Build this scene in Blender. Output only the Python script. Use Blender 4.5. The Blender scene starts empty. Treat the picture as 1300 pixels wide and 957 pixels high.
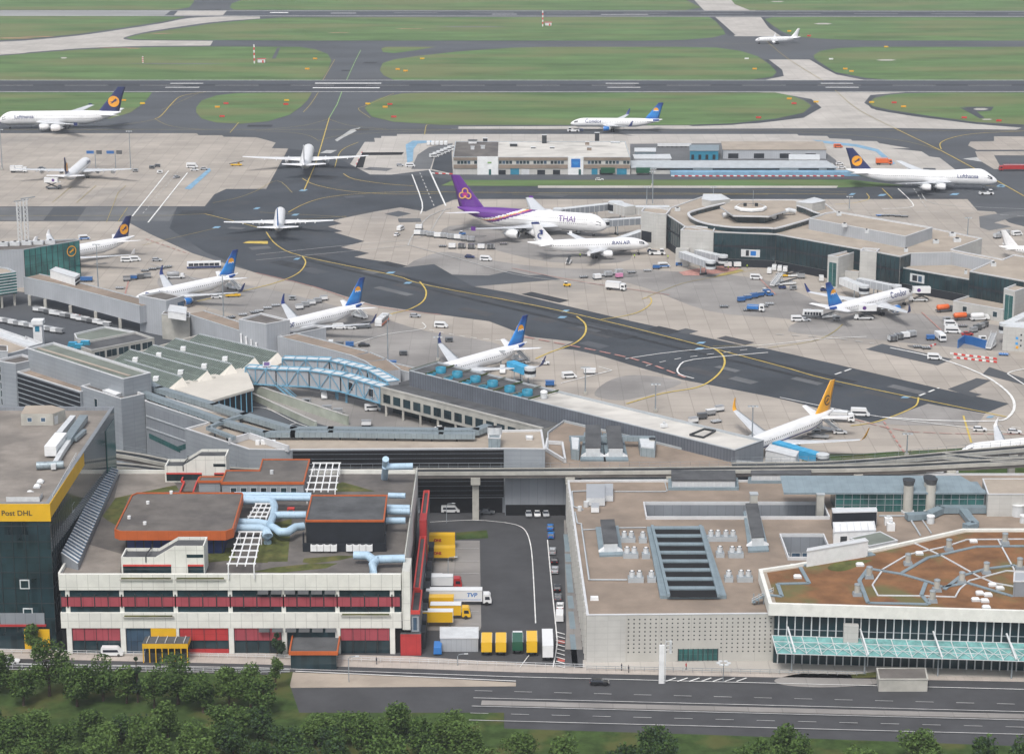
import bpy, bmesh, math, random
from mathutils import Vector, Matrix
random.seed(7)
SC=bpy.context.scene
COL=SC.collection
# ---------------------------------------------------------------- camera survey
F=2745.;TH=math.radians(14.3);H=198.;CX=650.;CY=433.
_c,_s=math.cos(TH),math.sin(TH)
def P(u,v,z=0.):
 a=(u-CX)/F;b=-(v-CY)/F
 dx,dy,dz=(a,_c+b*_s,-_s+b*_c)
 t=(z-H)/dz
 return (dx*t,dy*t,z)
def P2(u,v,z=0.): return P(u,v,z)[:2]
def Q(x,y,z):
 z=z-H
 dep=y*_c-z*_s; up=y*_s+z*_c
 return (CX+F*x/dep, CY-F*up/dep)
def HT(u,v0,v1):
 x,y,_=P(u,v0); lo,hi=0,200
 for i in range(50):
  m=(lo+hi)/2
  if Q(x,y,m)[1]>v1: lo=m
  else: hi=m
 return lo
def PX(pts,z=0.): return [P2(u,v,z) for u,v in pts]
def smooth(pts,n=5,closed=True):
 out=[];m=len(pts)
 for i in range(m if closed else m-1):
  if closed: p0,p1,p2,p3=pts[i-1],pts[i],pts[(i+1)%m],pts[(i+2)%m]
  else: p0,p1,p2,p3=pts[max(i-1,0)],pts[i],pts[i+1],pts[min(i+2,m-1)]
  for k in range(n):
   t=k/n
   out.append(tuple(.5*((2*p1[j])+(-p0[j]+p2[j])*t+(2*p0[j]-5*p1[j]+4*p2[j]-p3[j])*t*t+(-p0[j]+3*p1[j]-3*p2[j]+p3[j])*t**3) for j in range(2)))
 if not closed: out.append(tuple(pts[-1]))
 return out
def area(p): return .5*sum(p[i-1][0]*p[i][1]-p[i][0]*p[i-1][1] for i in range(len(p)))
def ccw(p):
 p=[tuple(q[:2]) for q in p]
 return p if area(p)>0 else p[::-1]
def inset(p,d):
 p=ccw(p);n=len(p);out=[]
 for i in range(n):
  a,b,c=Vector(p[i-1]),Vector(p[i]),Vector(p[(i+1)%n])
  e1=(b-a).normalized();e2=(c-b).normalized()
  n1=Vector((-e1.y,e1.x));n2=Vector((-e2.y,e2.x))
  k=1+n1.dot(n2)
  m=(n1+n2)/max(k,.25)
  out.append(tuple(b+m*d))
 return out
# ---------------------------------------------------------------- materials
MT={}
def _nodes(name):
 m=bpy.data.materials.new(name);m.use_nodes=True
 nt=m.node_tree;b=nt.nodes['Principled BSDF']
 return m,nt,b
def N(nt,t,**kw):
 n=nt.nodes.new(t)
 for k,v in kw.items():
  if hasattr(n,k): setattr(n,k,v)
  else: n.inputs[k].default_value=v
 return n
def c4(c): return (c[0],c[1],c[2],1)
def wallcoord(nt):
 g=N(nt,'ShaderNodeNewGeometry')
 cr=N(nt,'ShaderNodeVectorMath',operation='CROSS_PRODUCT');nt.links.new(g.outputs['True Normal'],cr.inputs[0]);cr.inputs[1].default_value=(0,0,1)
 dt=N(nt,'ShaderNodeVectorMath',operation='DOT_PRODUCT');nt.links.new(cr.outputs[0],dt.inputs[0]);nt.links.new(g.outputs['Position'],dt.inputs[1])
 sp=N(nt,'ShaderNodeSeparateXYZ');nt.links.new(g.outputs['Position'],sp.inputs[0])
 cb=N(nt,'ShaderNodeCombineXYZ');nt.links.new(dt.outputs['Value'],cb.inputs[0]);nt.links.new(sp.outputs['Z'],cb.inputs[1])
 return cb.outputs[0],g
def mat(name,col,rough=.8,var=.18,scale=.15,detail=5,stretch=(1,1,1),col2=None,spec=.3,metal=0,joint=None,jcol=None,jw=.03,coord='world',spots=None,bump=0,coat=0,panelvar=0,lo=.35,hi=.65):
 """plain painted/weathered surface: noise over a base colour, optional joints (w,h) and a second colour in patches"""
 m,nt,b=_nodes(name)
 b.inputs['Roughness'].default_value=rough;b.inputs['Metallic'].default_value=metal
 b.inputs['Specular IOR Level'].default_value=spec
 if coat: b.inputs['Coat Weight'].default_value=coat
 g=N(nt,'ShaderNodeNewGeometry');tc=N(nt,'ShaderNodeTexCoord')
 src=g.outputs['Position'] if coord=='world' else tc.outputs['Object']
 mp=N(nt,'ShaderNodeMapping');mp.inputs['Scale'].default_value=stretch
 nt.links.new(src,mp.inputs['Vector'])
 nz=N(nt,'ShaderNodeTexNoise');nz.inputs['Scale'].default_value=scale;nz.inputs['Detail'].default_value=detail;nz.inputs['Roughness'].default_value=.62
 nt.links.new(mp.outputs[0],nz.inputs['Vector'])
 rp=N(nt,'ShaderNodeMapRange');rp.inputs['From Min'].default_value=lo;rp.inputs['From Max'].default_value=hi
 nt.links.new(nz.outputs[0],rp.inputs['Value'])
 mx=N(nt,'ShaderNodeMix',data_type='RGBA')
 nt.links.new(rp.outputs[0],mx.inputs['Factor'])
 a=tuple(min(1,x*(1-var)) for x in col);d=tuple(min(1,x*(1+var)) for x in col) if col2 is None else col2
 mx.inputs[6].default_value=c4(a);mx.inputs[7].default_value=c4(d)
 out=mx.outputs[2]
 if spots:   # (scale, threshold, colour, amount): stains with a shape of their own
  n2=N(nt,'ShaderNodeTexNoise');n2.inputs['Scale'].default_value=spots[0];n2.inputs['Detail'].default_value=6
  nt.links.new(mp.outputs[0],n2.inputs['Vector'])
  r2=N(nt,'ShaderNodeMapRange');r2.inputs['From Min'].default_value=spots[1];r2.inputs['From Max'].default_value=spots[1]+.12;r2.inputs['To Max'].default_value=spots[3]
  nt.links.new(n2.outputs[0],r2.inputs['Value'])
  m2=N(nt,'ShaderNodeMix',data_type='RGBA');nt.links.new(r2.outputs[0],m2.inputs['Factor']);nt.links.new(out,m2.inputs[6]);m2.inputs[7].default_value=c4(spots[2]);out=m2.outputs[2]
 if joint:
  br=N(nt,'ShaderNodeTexBrick');br.offset=0;br.squash=1
  br.inputs['Scale'].default_value=1;br.inputs['Brick Width'].default_value=joint[0];br.inputs['Row Height'].default_value=joint[1];br.inputs['Mortar Size'].default_value=jw;br.inputs['Mortar Smooth'].default_value=.1
  pv=panelvar
  br.inputs['Color1'].default_value=(1-pv,1-pv,1-pv,1);br.inputs['Color2'].default_value=(1+pv,1+pv,1+pv,1)
  k=jcol if jcol is not None else .6
  br.inputs['Mortar'].default_value=(k,k,k,1)
  if len(joint)>2: nt.links.new(src,br.inputs['Vector'])
  else:
   wc,_=wallcoord(nt);nt.links.new(wc,br.inputs['Vector'])
  m3=N(nt,'ShaderNodeMix',data_type='RGBA',blend_type='MULTIPLY');m3.inputs['Factor'].default_value=1
  nt.links.new(out,m3.inputs[6]);nt.links.new(br.outputs['Color'],m3.inputs[7]);out=m3.outputs[2]
 nt.links.new(out,b.inputs['Base Color'])
 if bump:
  bp=N(nt,'ShaderNodeBump');bp.inputs['Strength'].default_value=bump;bp.inputs['Distance'].default_value=.2
  nt.links.new(nz.outputs[0],bp.inputs['Height']);nt.links.new(bp.outputs[0],b.inputs['Normal'])
 MT[name]=m;return m
def glass(name,col,col2,w=1.5,h=3.5,rough=.12,jcol=(.02,.025,.03),jw=.05,spec=.5):
 """dark window glass: pane tints and paler patches painted in for uneven reflections, thin mullions"""
 m,nt,b=_nodes(name)
 wc,g=wallcoord(nt)
 br=N(nt,'ShaderNodeTexBrick');br.offset=0;br.inputs['Scale'].default_value=1
 br.inputs['Brick Width'].default_value=w;br.inputs['Row Height'].default_value=h;br.inputs['Mortar Size'].default_value=jw
 br.inputs['Color1'].default_value=c4(col);br.inputs['Color2'].default_value=c4(col2);br.inputs['Mortar'].default_value=c4(jcol)
 nt.links.new(wc,br.inputs['Vector'])
 nz=N(nt,'ShaderNodeTexNoise');nz.inputs['Scale'].default_value=.12;nz.inputs['Detail'].default_value=4
 nt.links.new(wc,nz.inputs['Vector'])
 mx=N(nt,'ShaderNodeMix',data_type='RGBA');mx.inputs['Factor'].default_value=.5
 rp=N(nt,'ShaderNodeMapRange');rp.inputs['From Min'].default_value=.4;rp.inputs['From Max'].default_value=.66;rp.inputs['To Max'].default_value=.6
 nt.links.new(nz.outputs[0],rp.inputs['Value']);nt.links.new(rp.outputs[0],mx.inputs['Factor'])
 nt.links.new(br.outputs['Color'],mx.inputs[6]);mx.inputs[7].default_value=c4(tuple(x*1.9 for x in col2))  # paler patches mixed into the pane colour stand in for reflections
 nt.links.new(mx.outputs[2],b.inputs['Base Color'])
 b.inputs['Roughness'].default_value=rough;b.inputs['Specular IOR Level'].default_value=spec
 MT[name]=m;return m
# ---------------------------------------------------------------- mesh builder
class MB:
 def __init__(s): s.v=[];s.f=[];s.m=[];s.sm=[]
 def add(s,vs,fs,m,smooth=False):
  o=len(s.v);s.v+= [tuple(x) for x in vs]
  for f in fs: s.f.append([i+o for i in f]);s.m.append(m);s.sm.append(smooth)
  return s
 def face(s,pts,m): return s.add(pts,[list(range(len(pts)))],m)
 def prism(s,poly,z0,z1,m,mt=None,bottom=False):
  p=ccw(poly);n=len(p)
  vs=[(x,y,z0) for x,y in p]+[(x,y,z1) for x,y in p]
  s.add(vs,[[i,(i+1)%n,n+(i+1)%n,n+i] for i in range(n)],m)
  s.add([(x,y,z1) for x,y in p],[list(range(n))],mt or m)
  if bottom: s.add([(x,y,z0) for x,y in p],[list(range(n))[::-1]],m)
  return s
 def sides(s,poly,z0,z1,m):
  p=ccw(poly);n=len(p)
  return s.add([(x,y,z0) for x,y in p]+[(x,y,z1) for x,y in p],[[i,(i+1)%n,n+(i+1)%n,n+i] for i in range(n)],m)
 def ring(s,po,pi,z0,z1,m,zi=None):
  """wall ring: outer sides z0..z1, flat top between po and pi, inner sides down to zi"""
  po=ccw(po);n=len(po);zi=z0 if zi is None else zi
  s.sides(po,z0,z1,m)
  s.add([(x,y,z1) for x,y in po]+[(x,y,z1) for x,y in pi],[[i,(i+1)%n,n+(i+1)%n,n+i] for i in range(n)],m)
  s.add([(x,y,z1) for x,y in pi]+[(x,y,zi) for x,y in pi],[[i,(i+1)%n,n+(i+1)%n,n+i] for i in range(n)],m)
  return s
 def box(s,c,d,m,rz=0,mt=None,taper=1,bev=0):
  """centre c, full size d; taper shrinks the top"""
  ca,sa=math.cos(rz),math.sin(rz);vs=[]
  for k,(z) in enumerate((-.5,.5)):
   t=1 if k==0 else taper
   for x,y in ((-.5,-.5),(.5,-.5),(.5,.5),(-.5,.5)):
    X,Y=x*d[0]*t,y*d[1]*t
    vs.append((c[0]+X*ca-Y*sa,c[1]+X*sa+Y*ca,c[2]+z*d[2]))
  s.add(vs,[[0,1,5,4],[1,2,6,5],[2,3,7,6],[3,0,4,7],[3,2,1,0]],m)
  s.add(vs[4:],[[0,1,2,3]],mt or m)
  return s
 def tube(s,pts,r,m,n=8,cap=True,smooth=True,r2=None):
  pts=[Vector(p) for p in pts];rings=[]
  for i,p in enumerate(pts):
   d=(pts[min(i+1,len(pts)-1)]-pts[max(i-1,0)]).normalized()
   up=Vector((0,0,1)) if abs(d.z)<.95 else Vector((1,0,0))
   a=d.cross(up).normalized();b=a.cross(d)
   rr=r if r2 is None else r+(r2-r)*i/(len(pts)-1)
   if 0<i<len(pts)-1:
    d1=(pts[i]-pts[i-1]).normalized();d2=(pts[i+1]-pts[i]).normalized()
    rr/=max(.5,math.sqrt(max(0,(1+d1.dot(d2))/2)))**.5
   rings.append([p+(a*math.cos(t)+b*math.sin(t))*rr for t in [2*math.pi*k/n+math.pi/n for k in range(n)]])
  vs=[v for R in rings for v in R];fs=[]
  for i in range(len(rings)-1):
   for k in range(n): fs.append([i*n+k,i*n+(k+1)%n,(i+1)*n+(k+1)%n,(i+1)*n+k])
  s.add(vs,fs,m,smooth)
  if cap: s.add(rings[0],[list(range(n))[::-1]],m);s.add(rings[-1],[list(range(n))],m)
  return s
 def bar(s,a,b,w,h,m):
  """box beam from a to b"""
  a=Vector(a);b=Vector(b);d=(b-a)
  if d.length<1e-6: return s
  d.normalize();up=Vector((0,0,1)) if abs(d.z)<.97 else Vector((0,1,0))
  x=d.cross(up).normalized();y=x.cross(d)
  vs=[p+x*sx*w/2+y*sy*h/2 for p in (a,b) for sx,sy in ((-1,-1),(1,-1),(1,1),(-1,1))]
  return s.add(vs,[[0,1,5,4],[1,2,6,5],[2,3,7,6],[3,0,4,7],[3,2,1,0],[4,5,6,7]],m)
 def cyl(s,c,r,z0,z1,m,n=12,r2=None,mt=None,smooth=True):
  r2=r if r2 is None else r2
  vs=[(c[0]+r*math.cos(2*math.pi*k/n),c[1]+r*math.sin(2*math.pi*k/n),z0) for k in range(n)]+[(c[0]+r2*math.cos(2*math.pi*k/n),c[1]+r2*math.sin(2*math.pi*k/n),z1) for k in range(n)]
  s.add(vs,[[k,(k+1)%n,n+(k+1)%n,n+k] for k in range(n)],m,smooth)
  s.add(vs[n:],[list(range(n))],mt or m)
  return s
 def wheel(s,c,r,w,m,axis='y',n=12):
  vs=[]
  for sd in (-1,1):
   for k in range(n):
    a=2*math.pi*k/n
    vs.append((c[0]+r*math.cos(a),c[1]+sd*w/2,c[2]+r*math.sin(a)))
  s.add(vs,[[k,(k+1)%n,n+(k+1)%n,n+k] for k in range(n)],m,True)
  s.add(vs,[list(range(n)),list(range(n,2*n))],m)
  return s
 def lathe(s,prof,m,n=20,axis='x',c=(0,0,0),smooth=True):
  """prof: (x along axis, radius)"""
  vs=[]
  for x,r in prof:
   for k in range(n):
    a=2*math.pi*k/n
    if axis=='x': vs.append((c[0]+x,c[1]+r*math.cos(a),c[2]+r*math.sin(a)))
    else: vs.append((c[0]+r*math.cos(a),c[1]+r*math.sin(a),c[2]+x))
  fs=[]
  for i in range(len(prof)-1):
   for k in range(n): fs.append([i*n+k,i*n+(k+1)%n,(i+1)*n+(k+1)%n,(i+1)*n+k])
  return s.add(vs,fs,m,smooth)
 def mesh(s,name,off=(0,0,0)):
  me=bpy.data.meshes.new(name)
  me.from_pydata([(x-off[0],y-off[1],z-off[2]) for x,y,z in s.v],[],s.f)
  ms=[];idx={}
  for m in s.m:
   if m not in idx: idx[m]=len(ms);ms.append(m)
  for m in ms: me.materials.append(MT[m])
  me.polygons.foreach_set('material_index',[idx[m] for m in s.m])
  me.polygons.foreach_set('use_smooth',s.sm)
  me.update()
  return me
 def build(s,name,parent=None,off=None,label=None):
  if off is None:
   off=(0,0,0);q=parent
   while q is not None:
    if '_o' in q: off=q['_o'];break
    q=q.parent
  if not s.v: return None
  me=s.mesh(name,off)
  o=bpy.data.objects.new(name,me);COL.objects.link(o)
  if parent is not None: o.parent=parent
  if label: o['label']=label
  return o
ALLROOTS=[]
def thing(name,label,cat,loc=(0,0,0),rz=0,group=None):
 o=bpy.data.objects.new(name,None);COL.objects.link(o)
 o.empty_display_size=.5
 o.location=loc;o.rotation_euler=(0,0,rz)
 o['label']=label;o['category']=cat
 if group:o['group']=group
 return o
def bldg(name,label,cat,xy,group=None):
 """root Empty; children are given in world coordinates"""
 o=thing(name,label,cat,(xy[0],xy[1],0),0,group);o['_o']=(xy[0],xy[1],0.)
 return o
def tag(o,label,cat,group=None):
 o['label']=label;o['category']=cat
 if group:o['group']=group
 return o
def struct(name,mb,kind='structure'):
 o=mb.build(name);o['kind']=kind;return o
def copy_tree(root,loc,rz,label=None,group=None):
 r=root.copy();COL.objects.link(r);r.location=loc;r.rotation_euler=(0,0,rz)
 if label:r['label']=label
 if group:r['group']=group
 for ch in KIDS(root):
  c=ch.copy();COL.objects.link(c);c.parent=r
  for g in KIDS(ch):
   d=g.copy();COL.objects.link(d);d.parent=c
 return r
_kc={}
def KIDS(o):
 k=o.name
 if k not in _kc: _kc[k]=list(o.children)
 return _kc[k]
def text_mesh(body,size,font_shear=0,bold=0,space=1.0,slices=0):
 """lettering as flat triangles: list of verts (x right, y up), faces"""
 cu=bpy.data.curves.new('lettering','FONT');cu.body=body;cu.size=size;cu.shear=font_shear;cu.offset=bold;cu.space_character=space
 cu.resolution_u=4
 ob=bpy.data.objects.new('lettering',cu);COL.objects.link(ob)
 dg=bpy.context.evaluated_depsgraph_get();me=bpy.data.meshes.new_from_object(ob.evaluated_get(dg))
 if slices:
  bm=bmesh.new();bm.from_mesh(me);ys=[v.co.y for v in bm.verts];y0,y1=min(ys),max(ys)
  for k in range(1,slices): bmesh.ops.bisect_plane(bm,geom=bm.verts[:]+bm.edges[:]+bm.faces[:],plane_co=(0,y0+(y1-y0)*k/slices,0),plane_no=(0,1,0))
  bm.to_mesh(me);bm.free()
 vs=[tuple(v.co) for v in me.vertices];fs=[list(p.vertices) for p in me.polygons]
 bpy.data.objects.remove(ob);bpy.data.curves.remove(cu);bpy.data.meshes.remove(me)
 return vs,fs
def put_text(body,size,org,right,up,m,mb=None,center=False,**kw):
 vs,fs=text_mesh(body,size,**kw)
 w=max(v[0] for v in vs)-min(v[0] for v in vs)
 o=Vector(org);r=Vector(right).normalized();u=Vector(up).normalized()
 mb=mb or MB();sh=-w/2 if center else 0
 mb.add([o+r*(v[0]+sh)+u*v[1] for v in vs],fs,m)
 return mb
# ---------------------------------------------------------------- camera, sky, sun, haze
cam=bpy.data.objects.new('camera',bpy.data.cameras.new('camera'));COL.objects.link(cam);SC.camera=cam
cam.location=(0,0,H);cam.rotation_euler=(math.pi/2-TH,0,0)
cam.data.sensor_width=36;cam.data.lens=F/1300*36;cam.data.shift_y=(CY-478.5)/1300
cam.data.clip_start=1;cam.data.clip_end=30000
w=bpy.data.worlds.new('World');SC.world=w;w.use_nodes=True
nt=w.node_tree;bg=nt.nodes['Background']
sky=nt.nodes.new('ShaderNodeTexSky');sky.sky_type='NISHITA';sky.sun_disc=False
SE,SR=math.radians(58),math.radians(200)
sky.sun_elevation=SE;sky.sun_rotation=SR;sky.air_density=1;sky.dust_density=4;sky.ozone_density=1
hs=nt.nodes.new('ShaderNodeHueSaturation');hs.inputs['Saturation'].default_value=.46
nt.links.new(sky.outputs[0],hs.inputs['Color']);nt.links.new(hs.outputs[0],bg.inputs['Color'])
bg.inputs['Strength'].default_value=.15
sl=bpy.data.lights.new('sun','SUN');sl.energy=1.5;sl.angle=math.radians(14);sl.color=(1,.97,.93)
so=bpy.data.objects.new('sun',sl);COL.objects.link(so)
sd=Vector((math.sin(SR)*math.cos(SE),math.cos(SR)*math.cos(SE),math.sin(SE)))
so.rotation_euler=sd.to_track_quat('Z','Y').to_euler()
so.location=(0,600,900)
SC.view_settings.view_transform='Standard';SC.view_settings.look='None';SC.view_settings.gamma=1
SC.view_settings.use_curve_mapping=False;SC.view_settings.exposure=.25
SC.render.engine='CYCLES'
SC.cycles.use_denoising=True;SC.cycles.max_bounces=6;SC.cycles.volume_step_rate=4;SC.cycles.diffuse_bounces=3;SC.cycles.glossy_bounces=3;SC.cycles.transmission_bounces=2;SC.cycles.volume_bounces=0
SC.cycles.use_adaptive_sampling=True;SC.cycles.adaptive_threshold=.015
SC.cycles.sample_clamp_indirect=4
# ---------------------------------------------------------------- ground materials
mat('grass',(.098,.165,.058),.95,var=.26,scale=.05,detail=12,stretch=(.3,1,1),spec=.1,spots=(.02,.47,(.175,.175,.08),.6))
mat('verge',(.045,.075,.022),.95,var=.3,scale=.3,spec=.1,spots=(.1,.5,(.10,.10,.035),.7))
mat('asphalt',(.073,.080,.089),.85,var=.2,scale=.02,detail=8,spots=(.008,.52,(.085,.088,.092),.6),stretch=(.4,1,1))
mat('asphalt_dark',(.046,.053,.062),.82,var=.22,scale=.03,detail=9,spots=(.05,.56,(.06,.062,.066),.7))
mat('asphalt_road',(.062,.063,.067),.85,var=.16,scale=.1,detail=9)
mat('asphalt_old',(.125,.13,.135),.9,var=.18,scale=.05,detail=8)
mat('runway',(.055,.061,.072),.85,var=.22,scale=.01,detail=8,stretch=(.15,1.6,1))
mat('runway_pale',(.27,.275,.27),.9,var=.2,scale=.03,stretch=(.2,1,1))
mat('concrete',(.365,.328,.286),.9,var=.13,scale=.03,detail=8,joint=(7.5,7.5,1),jcol=.8,jw=.18,panelvar=.07,spots=(.018,.55,(.25,.233,.213),.65))
mat('concrete_pale',(.43,.405,.37),.9,var=.12,scale=.03,detail=8,joint=(7.5,7.5,1),jcol=.85,jw=.16,panelvar=.05,spots=(.02,.58,(.30,.28,.26),.5))
mat('concrete_stained',(.265,.252,.238),.88,var=.15,scale=.035,detail=9,joint=(7.5,7.5,1),jcol=.85,jw=.14,panelvar=.05,spots=(.03,.5,(.19,.18,.172),.8))
mat('paving',(.42,.375,.335),.9,var=.1,scale=.2,joint=(2,2,1),jcol=.85,jw=.06)
mat('paint_white',(.72,.72,.70),.7,var=.15,scale=.4)
mat('paint_faded',(.42,.42,.41),.8,var=.2,scale=.3)
mat('paint_yellow',(.55,.41,.09),.75,var=.2,scale=.4)
mat('paint_yellow_dim',(.36,.29,.10),.8,var=.25,scale=.3)
mat('paint_red',(.45,.11,.09),.8,var=.25,scale=.4)
mat('paint_red_pale',(.42,.22,.19),.85,var=.2,scale=.4)
mat('paint_blue',(.19,.34,.47),.8,var=.18,scale=.2)
mat('paint_green',(.24,.40,.16),.7,var=.2,scale=.4)
mat('earth',(.30,.19,.11),.95,var=.25,scale=.1)
def sheet(name,px,z,m,sm=0,kind='structure',closed=True):
 if sm: px=smooth(px,sm)
 mb=MB();mb.face([(x,y,z) for x,y in ccw(PX(px,0))],m)
 return struct(name,mb,kind)
mb=MB();mb.face([(-9000,-600,-.06),(9000,-600,-.06),(9000,16000,-.06),(-9000,16000,-.06)],'grass');struct('ground',mb)
mb=MB();mb.face([(-1500,380,0),(1500,380,0),(1500,2160,0),(-1500,2160,0)],'asphalt');struct('airfield_asphalt',mb)
Z1,Z2,Z3,Z4,Z5=.02,.04,.06,.08,.10
C1=[(-260,169.5),(250,169.5),(252,172),(282,172),(284,174),(325,174.5),(340,178.5),(350,181.5),(345,188.5),(366,189),(338,240),(287,240),(272,247),(260,262),(88,262),(-260,263.5)]
sheet('concrete_apron',C1,Z1,'concrete')
C2=[(-260,281),(160,281),(190,297),(245,322),(325,346.5),(400,364),(473,387),(533,396),(621,408),(672,427.5),(730,434),(710,442.5),(728,444),(760,451),(798,462.6),(866,482),(975,503),(1007,510),(1108,537),(1178,512.5),(1250,525),(1281,512.5),(1560,450),(1560,590),(975,590),(700,540),(480,505),(380,460),(150,388),(-260,330)]
sheet('concrete_apron',C2,Z1,'concrete')
C3=[(508.5,263.5),(540,269),(556,262),(576,254),(586,253),(1228,253),(1241,267.7),(1263,269),(1281,282.7),(1330,296),(1560,330),(1560,450),(1281.4,512.3),(1192,493),(1060,462),(975,443),(941,438),(803,408),(650,372),(603,364),(589,357),(646,344),(578,329),(556,336),(551,335),(518,339),(505,339),(500,334),(450,326.5),(469,321.6),(433,314),(463,306.5),(424,295),(435,294),(416.5,287.7),(434,284),(421.5,280),(475.5,269)]
sheet('concrete_apron',C3,Z1,'concrete')
C5=[(504,170.5),(1012,170.5),(1014,172.5),(1050,173),(1053,176),(1080,177),(1082,179),(1113,179.5),(1116,182),(1133,185),(1155,188.5),(1130,188.5),(1170,192.5),(1180,199),(1193,200.5),(1216,218),(1060,222),(800,222),(575,222),(545,216),(497,222),(436,221.5),(463,180.5),(476,180.5),(475,175.5),(484,175.5),(484,173),(504,173)]
sheet('concrete_apron',C5,Z1,'concrete_pale')
sheet('concrete_apron',[(1229,185),(1232,180),(1262,179.5),(1262,173.5),(1500,173.5),(1500,190.5),(1240,190.5)],Z1,'concrete')
sheet('concrete_apron',[(1238,192.5),(1500,191.5),(1500,198),(1262,197.5),(1272,215),(1262,215),(1242,203)],Z1,'concrete')
C8=[(582,164),(582,161),(700,160.5),(880,159.5),(960,157),(1020,150),(1043,137),(1030,126),(985,118.3),(960,117.5),(1150,117.5),(1105,121),(1097,131),(1112,140),(1160,148),(1240,158),(1297,162.5),(1290,165),(1140,163),(800,164)]
sheet('taxiway_concrete',C8,Z1,'concrete_pale')
sheet('taxiway_concrete',[(970,102.3),(975,101),(995,97),(993,89),(975,76),(1028,76),(1048,88),(1062,95),(1090,100.5),(1100,102.3)],Z1,'concrete_pale')
sheet('taxiway_concrete',[(906,22),(966,22),(976,36),(992,46.5),(933,46.5)],Z1,'concrete_pale')
sheet('taxiway_concrete',[(878,-3),(925,-3),(945,9),(960,13.8),(894,13.8)],Z1,'concrete_pale')
C12=smooth([(-260,86),(0,70),(40,66.5),(100,62),(150,59.7),(200,58.7)],4,False)+[(267,58.2),(270.5,52.3)]+smooth([(190,51.8),(165,51.2),(157,48.5),(180,42),(220,35.5),(270,28.5),(330,24)],4,False)+smooth([(330,21.4),(290,21.2),(240,23.5),(205,30),(150,38.5),(100,45.5),(40,51.2),(0,53.5),(-260,66)],4,False)
sheet('taxiway_concrete',C12,Z2,'concrete_pale')
GR=[
 ([(-260,117.6),(193,117.8),(188,125),(180,133),(166,143),(140,151),(-260,151)],0),
 ([(249,137),(256,128),(275,121.5),(300,118.6),(340,118),(396,118),(390,128),(382,136),(368,146),(340,154.5),(305,157.5),(275,156),(256,151),(249,143)],0),
 ([(463,138),(470,130.5),(485,124),(510,119),(540,118),(985,118),(1005,122),(1021,128),(1030,134.5),(1020,143.5),(985,151),(930,157),(870,159),(560,159),(500,155),(472,148.5)],0),
 ([(1103,131),(1110,125),(1127,121),(1150,119),(1190,118),(1560,118),(1560,159),(1300,158.5),(1240,155.5),(1180,147.5),(1130,140),(1108,135)],0),
 ([(-260,92),(0,71.5),(40,68),(100,63.5),(150,61.3),(200,60.3),(270,59.5),(380,60),(400,63),(416,69),(421,77),(416,90),(408,102),(-260,102)],0),
 ([(160,48.3),(180,43.5),(220,37.5),(270,30.3),(320,25.5),(360,22.5),(900,22),(908,27),(918,38),(921,44),(905,48),(870,51),(820,52),(400,52),(200,51),(168,50.5)],0),
 ([(-260,20.5),(180,20.8),(235,22),(205,28),(150,36.5),(100,43.5),(40,49.2),(0,51.5),(-260,63)],0),
 ([(484,62),(486,66.5),(500,68),(530,64),(553,60),(490,60)],0),
 ([(482,89.5),(486,80.5),(500,76),(530,71.5),(580,66),(650,61),(690,60),(860,60),(910,61),(940,65),(962,72),(978,83),(986,92),(980,98),(950,102),(500,102),(487,96)],0),
 ([(1033,70.5),(1042,65),(1065,61.5),(1100,60),(1560,60),(1560,102),(1130,102),(1100,99.5),(1075,94.5),(1060,92),(1045,82),(1034,75)],0),
 ([(971,25),(980,22.5),(1030,22),(1560,23),(1560,52.5),(1100,51.8),(1050,50),(1010,47),(992,40),(980,32)],0),
 ([(-260,-20),(249,-20),(246,3),(240,10),(222,13),(-260,13)],0),
 ([(297,13),(290,9),(291,6),(305,1),(330,-8),(360,-20),(850,-20),(870,0),(890,10),(870,13.5)],0),
 ([(952,13.5),(933,6),(928,0),(915,-20),(1560,-20),(1560,14.5)],0),
]
for px,_ in GR: sheet('grass_field',px,Z4,'grass')
for px in ([(1033,134.5),(1022,128),(1030,126),(1043,137),(1018,149),(985,153.5),(930,159),(880,160.5),(870,159),(930,157),(985,151),(1021,143.5)],
           [(1103,131),(1110,125),(1113,121),(1106,122),(1099,130),(1106,138),(1128,143),(1180,150),(1240,158),(1300,161),(1300,158.5),(1240,155.5),(1180,147.5),(1130,140),(1108,135)],
           [(971,76),(985,92),(983,98),(995,97),(993,89),(976,76)],[(1028,76),(1048,88),(1062,95),(1075,94.5),(1060,92),(1045,82),(1037,76)],
           [(902,22),(908,22),(934,45),(925,46)],[(966,22),(972,23),(983,38),(1000,46),(992,46.5),(977,36)]):
 sheet('taxiway_shoulder',px,Z3,'asphalt_dark')
sheet('runway',[(-400,102),(1700,102),(1700,117.3),(-400,117.3)],Z5,'runway')
sheet('runway',[(-400,13.6),(1700,15),(1700,21.8),(-400,20.4)],Z5,'runway')
for px in ([(-400,13.8),(217,13.9),(209,20.2),(-400,20.2)],):sheet('runway_concrete',px,Z5+.02,'runway_pale')
sheet('runway_concrete',[(226,14),(288,14),(283,20),(221,20)],Z5+.02,'concrete_pale')
sheet('asphalt_patch',[(250,13),(290,13),(297,0),(245,-6)],Z5,'asphalt')
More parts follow.
